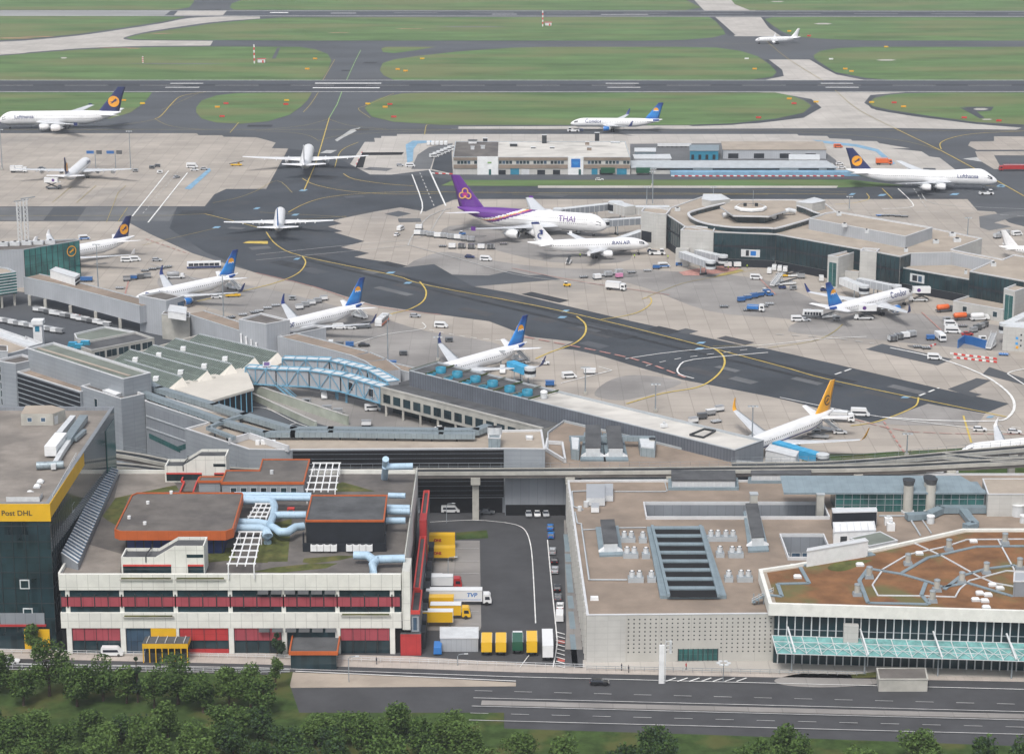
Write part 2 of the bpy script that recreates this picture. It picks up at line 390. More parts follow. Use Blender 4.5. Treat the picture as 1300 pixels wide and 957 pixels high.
sheet('taxiway',[(338,240),(366,189),(420,196),(470,222),(560,224),(800,226),(1060,232),(1228,253),(586,253),(575,253),(556,261),(540,268),(508.5,263),(475,268.5),(421,279.5),(433,284),(415,287.5),(434,293.5),(423,295),(462,306.3),(432,314),(468,321.5),(449,326.5),(500,335),(510,340),(551,335.5),(588,357),(602,364),(650,372.4),(803,408.4),(941,438.4),(975,443.4),(1060,462.4),(1192,493.4),(1280,512.5),(1250,525),(1178,512.3),(1108,536.5),(1007,509.6),(975,502.6),(866,481.6),(798,462),(760,450.6),(728,443.6),(710,442.2),(729,433.6),(672,427),(621,407.5),(533,395.6),(473,386.6),(400,363.6),(325,346),(260,320),(215,290),(225,263),(261,262.5),(273,247.5),(288,240.5)],Z2,'asphalt_dark')
for px,m in (([(-260,264),(68,263.5),(55,280),(-260,281)],'asphalt_old'),([(110,263),(225,263),(215,281),(120,280),(97,281.5)],'asphalt_old'),
             ([(646,344.3),(672,350),(690,349),(712,355),(600,364),(589,357)],'asphalt'),([(488,272),(506,268),(522,271.5),(505,275.5)],'asphalt'),
             ([(1244,289),(1256,293),(1284,288),(1262,283),(1288,276),(1320,276),(1320,270),(1290,268),(1243,275)],'asphalt_old'),
             ([(1099,443.5),(1120,436.5),(1209,456),(1190,464)],'asphalt'),([(1203,494),(1240,480),(1258,483),(1230,497),(1247,501),(1235,504)],'asphalt'),([(1247,475),(1256,466),(1305,482),(1305,490)],'asphalt'),
             ([(1108,537),(1178,512.5),(1250,526),(1240,540),(1150,540)],'concrete_stained')):
 sheet('asphalt_patch',px,Z3,m)
SZ=[Z1+.003]
for px,m in (([(520,345),(560,320),(620,330),(700,340),(800,342),(860,345),(935,350),(1000,365),(1100,420),(1000,405),(900,395),(800,360),(700,352)],'concrete_stained'),
             ([(560,300),(590,285),(760,295),(800,330),(700,333),(600,310)],'concrete_stained'),
             ([(770,485),(805,476),(865,484),(835,498),(790,508),(755,502)],'concrete_stained'),
             ([(1000,420),(1060,395),(1180,400),(1290,420),(1290,445),(1200,440),(1100,430)],'concrete_stained'),
             ([(210,350),(330,365),(470,400),(540,420),(640,440),(600,470),(480,470),(400,430),(300,400),(215,375)],'concrete_stained')):
 SZ[0]+=.0015;sheet('apron_stain',px,SZ[0],m,sm=4)
# ---------------------------------------------------------------- painted lines
LZ=[.13]
def line(pts,w,m,name='road_marking',z=None,sm=0,dash=None):
 """painted line through pixel points; w in metres; dash=(on,off)"""
 if sm: pts=smooth(pts,sm,False)
 w3=[Vector(P2(*p)) for p in pts]
 LZ[0]+=.0012
 z=LZ[0] if z is None else z
 mb=MB()
 def strip(seg):
  L=[];R=[]
  for i,p in enumerate(seg):
   d=(seg[min(i+1,len(seg)-1)]-seg[max(i-1,0)]);
   if d.length<1e-6:d=Vector((1,0))
   d.normalize();n=Vector((-d.y,d.x))*w/2
   L.append((*(p+n),z));R.append((*(p-n),z))
  vs=L+R;k=len(L)
  mb.add(vs,[[k+i,k+i+1,i+1,i] for i in range(k-1)],m)
 if not dash: strip(w3)
 else:
  on,off=dash;seg=[w3[0]];left=on;draw=True
  for i in range(len(w3)-1):
   a,b=w3[i],w3[i+1];L=(b-a).length;pos=0
   if L<1e-6: continue
   while L-pos>left:
    pos+=left;q=a+(b-a)*pos/L
    if draw: seg.append(q);strip(seg)
    draw=not draw;left=on if draw else off;seg=[q]
   left-=L-pos
   if draw: seg.append(b)
  if draw and len(seg)>1: strip(seg)
 return struct(name,mb)
RL=lambda pts,w,m,**k: line(pts,w,m,'runway_marking',**k)
TL=lambda pts,w,m,**k: line(pts,w,m,'taxiway_marking',**k)
RL([(-400,102.3),(1700,102.3)],2.2,'paint_faded');RL([(-400,116.9),(1700,116.9)],2.2,'paint_faded')
RL([(-400,13.9),(1700,15.1)],3,'paint_faded');RL([(-400,20.2),(1700,21.7)],3.4,'paint_faded')
for a,b,c,d in ((216,258,210,253),(769,811,771,813),(1042,1083,1048,1090)):
 RL([(a,106.3),(b,106.3)],2.6,'paint_white');RL([(c,111.4),(d,111.4)],2.6,'paint_white')
RL([(400,106.2),(484,106.2)],4,'paint_white');RL([(397,112),(482,112)],4,'paint_white')
RL([(-300,108.8),(1700,108.8)],1.2,'paint_faded',dash=(30,22))
RL([(420,17.2),(452,17.2)],5,'paint_faded');RL([(763,19),(823,19)],4,'paint_faded');RL([(343,16.5),(366,16.5)],7,'paint_white');RL([(625,18.6),(656,18.6)],4,'paint_faded')
RL([(500,16.8),(1300,18.3)],1.5,'paint_faded',dash=(40,30))
Y='paint_yellow';YD='paint_yellow_dim'
for pts,w,m,sm in (
 ([(-200,165),(197,165),(420,165),(600,165.5),(900,166),(1300,166.5),(1500,167)],.7,YD,0),
 ([(386,242),(402,205),(418,150)],.9,Y,0),([(418,150),(428,133),(434,117)],.9,'paint_green',0),([(440,102),(450,80),(458,64)],.8,'paint_green',0),
 ([(197,151.5),(205,147),(220,130),(232,122),(262,117)],.8,Y,4),([(197,151.5),(215,160),(250,164.5),(290,165)],.6,YD,4),([(197,152),(170,157),(130,161),(90,163)],.6,YD,4),
 ([(417,151.5),(385,160),(340,164.5)],.5,YD,4),([(417,151.5),(445,160),(490,164.5)],.5,YD,4),([(404,179),(390,172),(360,168),(325,167)],.5,YD,4),([(404,179),(430,173),(480,169),(560,166)],.5,YD,4),
 ([(252,119),(205,140)],.4,YD,0),([(425,76),(417,90),(410,102)],.6,YD,3),([(385,143),(394,133),(404,118)],.7,YD,3),([(470,150),(455,139),(466,134),(500,119)],.7,YD,4),
 ([(539,171.5),(541,160),(545,159)],.9,YD,3),([(292,169),(303,156)],.9,YD,3),
 ([(425,213),(433,192),(455,181)],.6,Y,4),([(436,221),(450,228),(490,234),(525,236.5)],.8,Y,4),
 ([(384,227),(400,235),(440,243),(500,247),(560,246)],.7,Y,4),([(366,270),(385,260),(410,252),(450,247),(525,244),(650,245),(1075,247)],.7,Y,5),
 ([(338,295),(352,312),(385,326),(500,350),(545,363),(735,400),(975,461),(1060,484),(1280,530)],.9,Y,4),
 ([(384,326),(388,334),(380,346),(360,356),(325,366),(250,383)],.9,Y,4),([(533,358),(541,370),(537,383),(520,393),(500,398),(485,403)],1.0,Y,4),
 ([(732,402),(743,412),(742,425),(728,437),(700,447),(680,456)],1.1,Y,4),([(905,442),(918,452),(919,465),(907,480),(885,492),(840,500),(795,513)],1.1,Y,4),
 ([(1166,505),(1163,515),(1148,523),(1130,530),(1108,537),(1080,541)],.9,Y,4),([(1223,528),(1233,562)],1.0,Y,0),
 ([(260,272),(215,274),(0,274.5),(-200,275)],.6,YD,0),([(260,272),(300,282),(330,290)],.7,Y,3),([(180,312),(275,290)],.5,YD,0),
 ([(270,258),(300,252),(325,243),(352,230),(371,245)],.5,YD,4),
 ([(322,283),(345,282),(440,275)],.5,YD,3),([(330,270),(365,272),(440,276)],.5,YD,3),
 ([(815,380),(825,378),(826,386),(812,396),(790,402),(763,406)],.8,Y,4),([(822,377),(850,366),(880,357),(960,343)],.5,YD,3),
 ([(975,442),(1030,434),(1055,424),(1070,412)],.6,YD,4),([(905,440),(975,438)],.5,YD,0),
 ([(1135,163),(1195,192),(1255,224),(1310,255)],1.0,Y,0),([(1195,190),(1194,182),(1210,175),(1240,170),(1300,167)],.9,Y,4),([(1195,192),(1150,180),(1080,172),(1000,168)],.6,YD,4),
 ([(1270,238),(1240,235)],.7,YD,0),([(1100,246),(1103,253),(1085,258),(1060,260)],.6,Y,3),([(1120,240),(1133,253)],.7,Y,0),
 ([(160,236),(150,245),(135,283)],.4,YD,0),([(92,236),(66,258)],.4,YD,0),([(122,236),(97,258)],.4,YD,0),
 ([(150,282),(162,264)],.5,YD,0),([(1190,20+36),(1300,56)],.4,YD,0),([(560,55.5),(975,56)],.4,YD,0),([(970,50),(1000,75),(1045,103)],.6,YD,3),([(1060,115),(1090,140),(1135,163)],.6,YD,3),
 ([(900,240),(1075,244)],.5,YD,0),([(650,247.5),(975,247.5)],.6,YD,0)):
 TL(pts,w*.62,m,sm=sm)
W='paint_white';WF='paint_faded'
for pts,w,m,dash in (
 ([(214,217.5),(168,275)],.7,W,None),([(238,220),(188,283)],.7,W,None),([(226,219),(181,272)],.4,WF,(4,4)),
 ([(523,222),(536,258),(534,272)],.6,W,None),([(533,220),(551,262)],.5,WF,(5,5)),([(545,216),(566,262)],.8,W,None),
 ([(325,324),(450,311),(520,305),(545,295),(555,280),(565,266)],.4,WF,None),([(325,331),(470,317),(520,312)],.4,WF,None),
 ([(518,312),(525,298),(545,275),(575,264)],.6,WF,None),([(520,312),(590,331),(650,348),(720,358),(800,363)],.5,WF,None),
 ([(794,456),(866,446),(975,438),(1040,431),(1100,428)],.5,W,None),([(820,465),(866,455),(975,441)],.4,W,(3,4)),([(881,481),(862,475),(862,466),(880,457),(975,448)],.6,W,None),
 ([(1060,476),(1083,468)],.8,W,(4,2)),([(1167,503),(1192,493)],.8,W,(4,2)),
 ([(1130,442),(1190,455),(1245,475),(1278,497),(1288,515),(1280,530),(1260,535),(1180,534),(1120,530)],.9,W,None),([(1279,475),(1290,482),(1305,492)],.6,W,None),([(1279,475),(1285,472),(1305,468)],.6,W,None),
 ([(990,505),(1100,527),(1200,540),(1330,555)],.5,W,None),([(1260,540),(1330,548)],.4,W,(3,3)),
 ([(440,440),(490,425),(538,418),(536,410)],.4,W,None),([(545,419),(590,428),(640,433)],.4,W,(2.5,2.5)),([(712,487),(776,471)],.5,W,None),([(760,466),(777,471)],.4,W,None),
 ([(1140,240),(1158,258),(1155,264),(1120,266)],.6,W,None),([(1160,240),(1177,266)],.5,WF,(5,4)),([(1170,246),(1190,260),(1300,266)],.5,WF,None),([(1100,270),(1200,270),(1300,275)],.5,WF,(4,4)),
 ([(980,262),(1230,268)],.4,WF,(4,5)),([(985,425),(1060,430),(1110,437)],.6,WF,(3,3)),([(190,335),(236,350),(280,372)],.4,WF,None),
 ([(185,304),(240,323)],.6,'paint_red_pale',(3,2)),([(163,358),(158,378)],.5,'paint_red_pale',None),([(665,428),(800,455),(870,480)],1.0,'paint_red_pale',(5,2)),([(325,347),(400,365),(473,389),(560,400)],.5,'paint_red_pale',None),
 ([(1122,536),(1148,575)],.6,'paint_red_pale',(3,2)),([(1085,533),(1160,549),(1300,552)],.5,'paint_red_pale',(4,1)),([(650,341),(730,357),(850,375)],.5,'paint_red_pale',None),([(960,350),(985,375)],.5,'paint_red_pale',None),([(1170,397),(1195,420)],.5,'paint_red_pale',None),
 ([(573,164),(650,164)],.5,WF,None)):
 line(pts,w,m,dash=dash,sm=3 if len(pts)>2 else 0)
for px,m in (([(862,346),(880,342),(915,338),(935,336),(960,330),(930,345),(890,350),(868,350)],'paint_red_pale'),([(905,353),(925,349),(945,344),(940,342),(915,348)],'paint_yellow_dim'),
 ([(234,240),(242,241),(268,217),(266,213.5)],'paint_blue'),([(308,309),(315,306.5),(340,306.5),(340,310)],'paint_yellow')):
 sheet('painted_area',px,Z5+.01,m)
for u,v,w_ in ((275,289,8),(496,346.5,9),(518,359.5,8),(718,395,7),(714,403,9),(890,435.5,9),(888,443,9),(1150,504.5,10),(1257,529.5,8),(385,242,8),(1082,247,6),(1120,248,8),(1212,247,9),(1272,237,8),(1270,236,7),(375,273,7),(326,265,6),(1310,240,7),(377,329,6)):
 sheet('stop_mark',[(u-w_/2-2,v+1.2),(u+w_/2-2,v+1.2),(u+w_/2+2,v-1.2),(u-w_/2+2,v-1.2)],Z5+.03,'paint_blue')
random.seed(3)
for u,v,w_,h_,m in ((20,48.8,50,1.4,'earth'),(48,47,45,1,'earth'),(150,61.3,60,.7,'earth'),(170,62,20,.7,'earth'),(205,43,30,.7,'earth'),(81,74,9,1.6,'concrete_pale'),(225,81.3,130,.9,'asphalt_old'),(600,34.5,95,.9,'asphalt_old'),(520,37,40,.7,'earth'),(1045,30.6,24,1.6,'concrete_pale'),(1125,76.7,26,1.6,'concrete_pale'),(1245,139,20,2.5,'concrete_pale'),(1253,152,14,1.4,'concrete_pale'),(1187,147,0,0,'earth'),(500,161.5,0,0,'earth'),(430,42,30,.6,'earth'),(987,2.5,18,1,'concrete_pale'),(1,2,0,0,'earth')):
 if w_: sheet('bare_ground',[(u-w_/2,v),(u-w_/4,v+h_/2),(u+w_/4,v+h_/2),(u+w_/2,v),(u+w_/4,v-h_/2),(u-w_/4,v-h_/2)],Z5,m)
sheet('asphalt_patch',[(1218,136.5),(1236,139),(1250,150),(1244,151)],Z5,'asphalt_dark');sheet('asphalt_patch',[(1222,136),(1262,136),(1258,141),(1240,142)],Z4+.01,'asphalt_dark')
sheet('asphalt_patch',[(345,75),(350,75),(356,61),(352,61)],Z5,'asphalt')
for px in ([(425,178),(435,172),(445,165),(458,162),(452,167),(436,175),(428,180)],[(406,195),(414,191),(428,191),(420,195)],[(1222,202),(1240,200),(1247,206),(1235,204)]):
 sheet('asphalt_patch',px,Z5,'paint_faded')
sheet('verge',[(575,229),(1075,228),(1150,236),(1060,238.5),(960,238),(560,236)],Z5,'grass')
sheet('concrete_strip',[(683,236),(683,239),(1062,239),(1064,236.4)],Z5+.02,'concrete_pale')
sheet('service_road',[(540,224),(575,222),(1080,222),(1080,228.5),(575,229)],Z5,'asphalt')
mat('oil_stain',(.16,.155,.15),.85,var=.25,scale=.3)
mat('rubber',(.033,.036,.041),.85,var=.25,scale=.2)
random.seed(21)
PZ=[Z3+.012]
def patch(u,v,a,b,hd,m,blob=False):
 x,y=P2(u,v);PZ[0]+=.0012;c,s=math.cos(hd),math.sin(hd);mb=MB()
 q=[(-a,-b),(a,-b),(a,b),(-a,b)] if not blob else [(a*math.cos(k*.7)*random.uniform(.5,1.1),b*math.sin(k*.7)*random.uniform(.5,1.1)) for k in range(9)]
 mb.face([(x+X*c-Y*s,y+X*s+Y*c,PZ[0]) for X,Y in q],m);struct('asphalt_patch' if not blob else 'oil_stain',mb)
T0,T1=Vector(P2(385,326)),Vector(P2(1060,484));hd=math.atan2(T1.y-T0.y,T1.x-T0.x);nn=Vector((-math.sin(hd),math.cos(hd)))
for k in range(26):
 q=T0.lerp(T1,random.uniform(0,1.1))+nn*random.uniform(-24,20);u,v=Q(q.x,q.y,0)[:2];patch(u,v,random.uniform(3,11),random.uniform(1.5,4),hd,random.choice(('asphalt','asphalt_road','rubber','asphalt_old')))
for o in (-4.5,-3.2,3.2,4.6): line([Q(*(T0.lerp(T1,t)+nn*o),0)[:2] for t in (0,.3,.6,1.02)],1.1,'rubber','tyre_mark',z=PZ[0]+.02)
for u,v in ((410,225),(450,250),(330,315),(300,290),(480,215),(360,300),(520,280),(460,165),(330,160),(700,248),(930,247),(1200,240),(1180,215),(250,270),(440,90),(470,80)): patch(u,v,random.uniform(3,9),random.uniform(2,5),random.uniform(-.4,.4),random.choice(('asphalt_old','asphalt','rubber')))
for o in (-5,5,-9): line([(u,108.8+o*.1) for u in (-300,500,1000,1600)],2.2,'rubber','tyre_mark',z=.128)
for u,v in ((700,318),(765,322),(650,300),(720,298),(1110,398),(1140,390),(245,372),(425,407),(620,462),(1010,556),(900,350),(980,365),(1215,400),(1160,440),(130,335),(75,225),(610,300),(800,350)):
 patch(u,v,random.uniform(2,6),random.uniform(1.5,4),random.uniform(0,3),'oil_stain',True)
# ---------------------------------------------------------------- aircraft
def paint(name,col,rough=.35,coat=.25,**k): return mat(name,col,rough,var=.05,scale=.4,coord='obj',coat=coat,spec=.5,**k)
paint('jet_white',(.80,.80,.80));paint('jet_grey',(.52,.54,.56));paint('wing_grey',(.60,.62,.64));paint('jet_belly',(.62,.63,.65))
paint('jet_navy',(.012,.022,.11));paint('jet_yellow',(.85,.36,.01));paint('jet_purple',(.115,.02,.24));paint('jet_magenta',(.45,.03,.18));paint('jet_gold',(.72,.42,.10))
paint('jet_blue',(.01,.16,.50));paint('jet_deepblue',(.01,.03,.17));paint('jet_paleblue',(.05,.32,.68));paint('jet_retro',(.80,.38,.01));paint('jet_black',(.01,.01,.012));paint('jet_lettering',(.012,.03,.14));paint('jet_violet',(.10,.03,.20));paint('jet_red',(.55,.04,.03))
mat('jet_window',(.02,.025,.035),.15,var=.1,spec=.6,coord='obj');mat('tyre',(.015,.015,.016),.9,var=.2);mat('gear_metal',(.35,.36,.37),.4,var=.1,metal=.5);mat('fan_dark',(.02,.02,.024),.5,var=.2);mat('lip_metal',(.6,.61,.62),.25,var=.05,metal=.9)
def fin_gradient(name,stops):
 m,nt,b=_nodes(name);tc=N(nt,'ShaderNodeTexCoord');sp=N(nt,'ShaderNodeSeparateXYZ');nt.links.new(tc.outputs['Object'],sp.inputs[0])
 rp=N(nt,'ShaderNodeMapRange');rp.inputs['From Min'].default_value=6;rp.inputs['From Max'].default_value=16.5;nt.links.new(sp.outputs['Z'],rp.inputs['Value'])
 cr=N(nt,'ShaderNodeValToRGB')
 el=cr.color_ramp.elements
 el[0].position,el[0].color=stops[0][0],c4(stops[0][1]);el[1].position,el[1].color=stops[-1][0],c4(stops[-1][1])
 for p,c in stops[1:-1]:
  e=el.new(p);e.color=c4(c)
 nt.links.new(rp.outputs[0],cr.inputs[0]);nt.links.new(cr.outputs[0],b.inputs['Base Color']);b.inputs['Roughness'].default_value=.35
 MT[name]=m
fin_gradient('sun_tail',[(0,(.01,.03,.16)),(.12,(.01,.10,.40)),(.35,(.02,.24,.62)),(.6,(.02,.20,.58)),(1,(.008,.035,.20))])
AIRF=[(0,0),(.03,.5),(.12,.85),(.3,1),(.55,.78),(.8,.36),(1,.03),(.8,-.2),(.5,-.5),(.25,-.6),(.08,-.45),(.02,-.25)]
def surf(mb,st,m,vertical=False):
 """st: (x_le, span, height, chord, thickness); lifting surface through stations"""
 n=len(AIRF);vs=[]
 for xl,sp,h,c,t in st:
  for u,k in AIRF:
   x=xl-u*c;q=k*t/2
   vs.append((x,q,h) if vertical else (x,sp,h+q))
 fs=[]
 for i in range(len(st)-1):
  for k in range(n): fs.append([i*n+k,i*n+(k+1)%n,(i+1)*n+(k+1)%n,(i+1)*n+k])
 mb.add(vs,fs,m,True)
 mb.add(vs[:n],[list(range(n))],m);mb.add(vs[-n:],[list(range(n))],m)
 return mb
class Fus:
 def __init__(s,L,W,Ht,zc,hump=None,noseL=1.7,tailL=3.3):
  s.L,s.W,s.Ht,s.zc,s.hump=L,W,Ht,zc,hump;s.nl=noseL*W;s.tl=tailL*W
 def sec(s,d):
  """d metres behind the nose -> half width, half height, centre z, top factor"""
  W,Ht=s.W/2,s.Ht/2;cz=s.zc;up=1
  if d<s.nl:
   q=1-d/s.nl;f=max(0,1-q**2.1)**.6;w=W*f;h=Ht*f;cz-=.16*s.Ht*q**1.5
  else: w,h=W,Ht
  e=d-(s.L-s.tl)
  if e>0:
   q=e/s.tl;f=1-.93*q**1.55;w*=f;h*=1-.92*q**1.45;cz+=s.Ht*.36*q**1.5
  if s.hump:
   a,b_,k=s.hump
   t=max(0,min(1,(d-.02*s.L)/(a-.02*s.L)));t=t*t*(3-2*t)
   if d>a: 
    t=max(0,min(1,1-(d-a)/(b_-a)));t=t*t*(3-2*t)
   up=1+k*t
  return w,h,cz,up
 def y(s,d,z):
  w,h,cz,up=s.sec(d);hh=h*(up if z>cz else 1);q=(z-cz)/max(hh,.01)
  return w*math.sqrt(max(0,1-q*q))
def aircraft(name,label,nose,tail,S,group=None,heading=None):
 """nose/tail: pixel of nose tip and tail cone tip; S: spec"""
 L,W=S['L'],S['W'];Ht=S.get('H',W);zc=S['zc']
 zn,zt=zc-.16*Ht,zc+.36*Ht
 tp=Vector(P2(*tail,zt)) if tail else None
 if nose and tail:
  npx=Vector(P2(*nose,zn));hd=math.atan2(npx.y-tp.y,npx.x-tp.x)
  if heading is not None: hd=math.radians(heading)
  ctr=(npx+tp)/2;print('AIRCRAFT',name,'measured %.1f'%((npx-tp).length),'spec',L,'hd %.1f'%math.degrees(hd))
 else:
  hd=math.radians(heading);d=Vector((math.cos(hd),math.sin(hd)))
  ctr=(tp+d*L/2) if tail else Vector(P2(*nose,zn))-d*L/2
 R=thing(name,label,'aircraft',(ctr.x,ctr.y,.12),hd,group)
 fu=Fus(L,W,Ht,zc,S.get('hump'),S.get('nl',1.7),S.get('tl',3.3));X=lambda d:L/2-d
 NS,NR=S.get('ns',64),S.get('nr',28);mb=MB();vs=[];ds=[]
 for i in range(NS+1):
  t=i/NS;d=L*(.12*(t/.2)**1.8 if t<.2 else .12+.88*(t-.2)/.8);ds.append(d)
  w,h,cz,up=fu.sec(d)
  if i==0:w=h=.02
  for k in range(NR):
   a=2*math.pi*k/NR;z=math.sin(a)
   vs.append((X(d),w*math.cos(a),cz+h*z*(up if z>0 else 1)))
 liv=S['livery']
 mb.v=vs
 for i in range(NS):
  for k in range(NR):
   a=2*math.pi*(k+.5)/NR
   mb.f.append([i*NR+k,i*NR+(k+1)%NR,(i+1)*NR+(k+1)%NR,(i+1)*NR+k]);mb.sm.append(True)
   mb.m.append(liv((ds[i]+ds[i+1])/2/L,math.sin(a)))
 mb.add(vs[-NR:],[list(range(NR))],liv(1,0))
 wx=S['wx'];
 f=mb.build('fuselage',R)
 bf=MB();rc=S['rc']
 bf.lathe([(X(wx-.15*rc),.05),(X(wx),.62*W/2),(X(wx+.3*rc),.8*W/2),(X(wx+.9*rc),.8*W/2),(X(wx+1.25*rc),.45*W/2),(X(wx+1.5*rc),.05)],S.get('belly','jet_belly'),16,'x',(0,0,zc-.30*Ht));bf.build('belly_fairing',R)
 cw=MB();d0,d1=S.get('ck',(.20,.37));zz=S.get('ckz',(.12,.48))
 for sd in (-1,1):
  for j in range(3):
   a0,a1=j*.30+.04,j*.30+.28
   pts=[]
   for dd,za,ang in ((d0+.05*j,0,a0),(d0+.05*j+.02,1,a0),(d1+.07*j,1,a1),(d1+.07*j,0,a1)):
    d=dd*fu.nl;w,h,cz,up=fu.sec(d);th=math.radians([16,45][za] + S.get('cka',0))
    if j==0 and ang==a0: pts.append((X(d*.92),sd*.08*W,cz+h*up*(math.sin(th))+.05));continue
    pts.append((X(d)+.02,sd*(w*math.cos(th)+.05),cz+h*up*math.sin(th)+.05))
   cw.face(pts,'jet_window')
 cw.build('cockpit_window',R)
 for sd in (-1,1):
  for zr in S.get('rows',(.12,)):
   wr=MB();d=fu.nl*1.05;zz=zc+zr*Ht/2;stop=L-fu.tl*.55
   lim=S.get('rowlim',{}).get(zr)
   if lim: stop=lim
   while d<stop:
    y=fu.y(d,zz)+.03;y2=fu.y(d,zz+.42)+.03
    wr.face([(X(d),sd*y,zz),(X(d)-.28,sd*y,zz),(X(d)-.28,sd*y2,zz+.42),(X(d),sd*y2,zz+.42)],'jet_window');d+=.62*S.get('wstep',1.6)
   o=wr.build('window_row',R)
   if o:o['kind']='stuff'
  for fr in S.get('doors',(.1,.42,.80)):
   db=MB();d=fr*L;z0=zc-.12*Ht
   ol=[]
   for a,b_ in ((0,0),(1.05,0),(1.05,1.9),(0,1.9)): ol.append((X(d+a),b_+z0))
   for q in range(4):
    (xa,za),(xb,zb)=ol[q],ol[(q+1)%4]
    db.bar((xa,sd*(fu.y(L/2-xa,za)+.0),za),(xb,sd*(fu.y(L/2-xb,zb)+.0),zb),.1,.1,'jet_grey')
   db.build('door',R)
 sp=S['span']/2;sw=math.tan(math.radians(S.get('sweep',33)));tcw=S['tc'];kk=S.get('kink',.36);dh=math.tan(math.radians(S.get('dih',6)))
 zw=zc-.30*Ht
 for sd in (-1,1):
  xr=X(wx);yk=kk*sp
  kc=S.get('kc',rc*.58)
  st=[(xr,sd*.2*W,zw,rc,rc*.125),(xr-sw*(yk-.2*W),sd*yk,zw+dh*(yk-.2*W),kc,kc*.11),(xr-sw*(sp*.72-.2*W),sd*sp*.72,zw+dh*(sp*.72-.2*W)*1.08,(kc+tcw)/2*.98,.10*(kc+tcw)/2),(xr-sw*(sp-.2*W),sd*sp,zw+dh*(sp-.2*W)*1.15,tcw,.10*tcw)]
  mb=MB();surf(mb,st,S.get('wingmat','wing_grey'));wg=mb.build('wing',R)
  for q in S.get('fair',(.30,.48,.66)):
   fl=MB();y=q*sp;xx=xr-sw*(y-.2*W);cc=rc+(kc-rc)*min(1,q/kk) if q<kk else kc+(tcw-kc)*(q-kk)/(1-kk);zf=zw+dh*(y-.2*W)-.35
   fl.lathe([(xx-cc*.62,.05),(xx-cc*.78,.33),(xx-cc*1.0,.30),(xx-cc*1.16,.04)],S.get('wingmat','wing_grey'),8,'x',(0,sd*y,zf))
   fl.build('flap_fairing',wg)
  for (qa,qb) in ((.18,.5),(.54,.9)):
   for qc,ww in ((.74,.14),(.12,.10)):
    sl=MB()
    pp=[]
    for q in (qa,qb):
     y=q*sp;cc=rc+(kc-rc)*min(1,q/kk) if q<kk else kc+(tcw-kc)*(q-kk)/(1-kk)
     pp.append((xr-sw*(y-.2*W)-cc*qc,sd*y,zw+dh*(y-.2*W)*(1+.12*q)+cc*(.028 if qc>.5 else .058)))
    sl.bar(pp[0],pp[1],ww,.05,'jet_grey');sl.build('flap_seam',wg)
  wl=S.get('winglet')
  if wl:
   hgt,mt_,out=wl;xt,yt,zt_,ct=st[-1][0],sp,st[-1][2],tcw
   wb=MB();pr=[(0,0,0,1),(.10,.25,.06,.9),(.25,.6,.28,.75),(.55,.85,.65,.5),(.85,1,1,.28)]
   n=len(AIRF);vs=[]
   for fx,fy,fz,fc in pr:
    nx,nz=(0,1) if fz<.05 else (.75,.6) if fz<.5 else (1,.15)
    for u,k in AIRF:
     q=k*.1*ct*fc/2
     vs.append((xt-fx*hgt*.8-u*ct*fc,sd*(yt+fy*out-nx*q),zt_+fz*hgt+nz*q))
   wb.add(vs,[[i*n+k,i*n+(k+1)%n,(i+1)*n+(k+1)%n,(i+1)*n+k] for i in range(len(pr)-1) for k in range(n)],mt_,True)
   wb.add(vs[-n:],[list(range(n))],mt_);wb.build('winglet',wg)
  if S.get('fence'):
   wb=MB();xt,zt_=st[-1][0],st[-1][2];y=sd*(sp+.03)
   wb.prism([(xt-.1,y-.05),(xt-tcw*.55,y-.05),(xt-tcw*.55,y+.05),(xt-.1,y+.05)],zt_-.9,zt_+1.0,S['fence']);wb.build('wingtip_fence',wg)
  for (ey,er,el,ex) in S['eng']:
   y=sd*ey*sp;xl=xr-sw*(abs(y)-.2*W);zl=zw+dh*(abs(y)-.2*W)
   ec=(xl+ex,y,zl-er*1.12)
   eb=MB();eb.lathe([(-el*.02,er*.86),(0,er*.93),(-el*.1,er),(-el*.45,er*.99),(-el*.78,er*.78),(-el*.80,er*.6)],S['engmat'],20,'x',ec)
   eb.lathe([(-el*.78,er*.6),(-el*1.0,er*.42),(-el*1.02,er*.2),(-el*1.18,.03)],'jet_grey',16,'x',ec)
   en=eb.build('engine',R)
   lb=MB();lb.lathe([(-el*.02,er*.855),(el*.012,er*.89),(0,er*.935),(-el*.05,er*.975)],'lip_metal',20,'x',ec);lb.build('intake_lip',en)
   fb=MB();fb.lathe([(-el*.02,er*.85),(-el*.22,er*.82),(-el*.22,er*.25),(-el*.12,.03)],'fan_dark',20,'x',ec);fb.build('fan',en)
   pb=MB();pb.prism([(ec[0]-el*.2,y-.2),(ec[0]-el*1.15,y-.15),(ec[0]-el*1.15,y+.15),(ec[0]-el*.2,y+.2)],ec[2]+er*.6,zl+.15,S.get('wingmat','wing_grey'));pb.build('pylon',en)
 hs=S['hspan']/2;hc=S['hc'];hx=S.get('hx',L-fu.tl*.62);sw2=math.tan(math.radians(S.get('hsweep',36)));zh=zc+.16*Ht
 for sd in (-1,1):
  mb=MB();w0=.1*W
  surf(mb,[(X(hx),sd*w0,zh,hc,hc*.1),(X(hx)-sw2*(hs-w0),sd*hs,zh+.12*(hs-w0),hc*.36,hc*.036)],S.get('hmat','jet_white'));mb.build('tailplane',R)
 fh=S['finh'];fc=S['finc'];fx=S.get('fx',L-fu.tl*.65);swf=math.tan(math.radians(S.get('fsweep',40)));zf=zc+Ht*.36;tip=S.get('ftip',.36)
 mb=MB();fm=S['finmat']
 surf(mb,[(X(fx-.25*fc),0,zf-.4,fc*1.25,.9),(X(fx)-swf*.06*fh,0,zf+.06*fh,fc,.95),(X(fx)-swf*.5*fh,0,zf+.5*fh,fc*(1+tip)/2,.75),(X(fx)-swf*fh,0,zf+fh,fc*tip,.45)],fm,True)
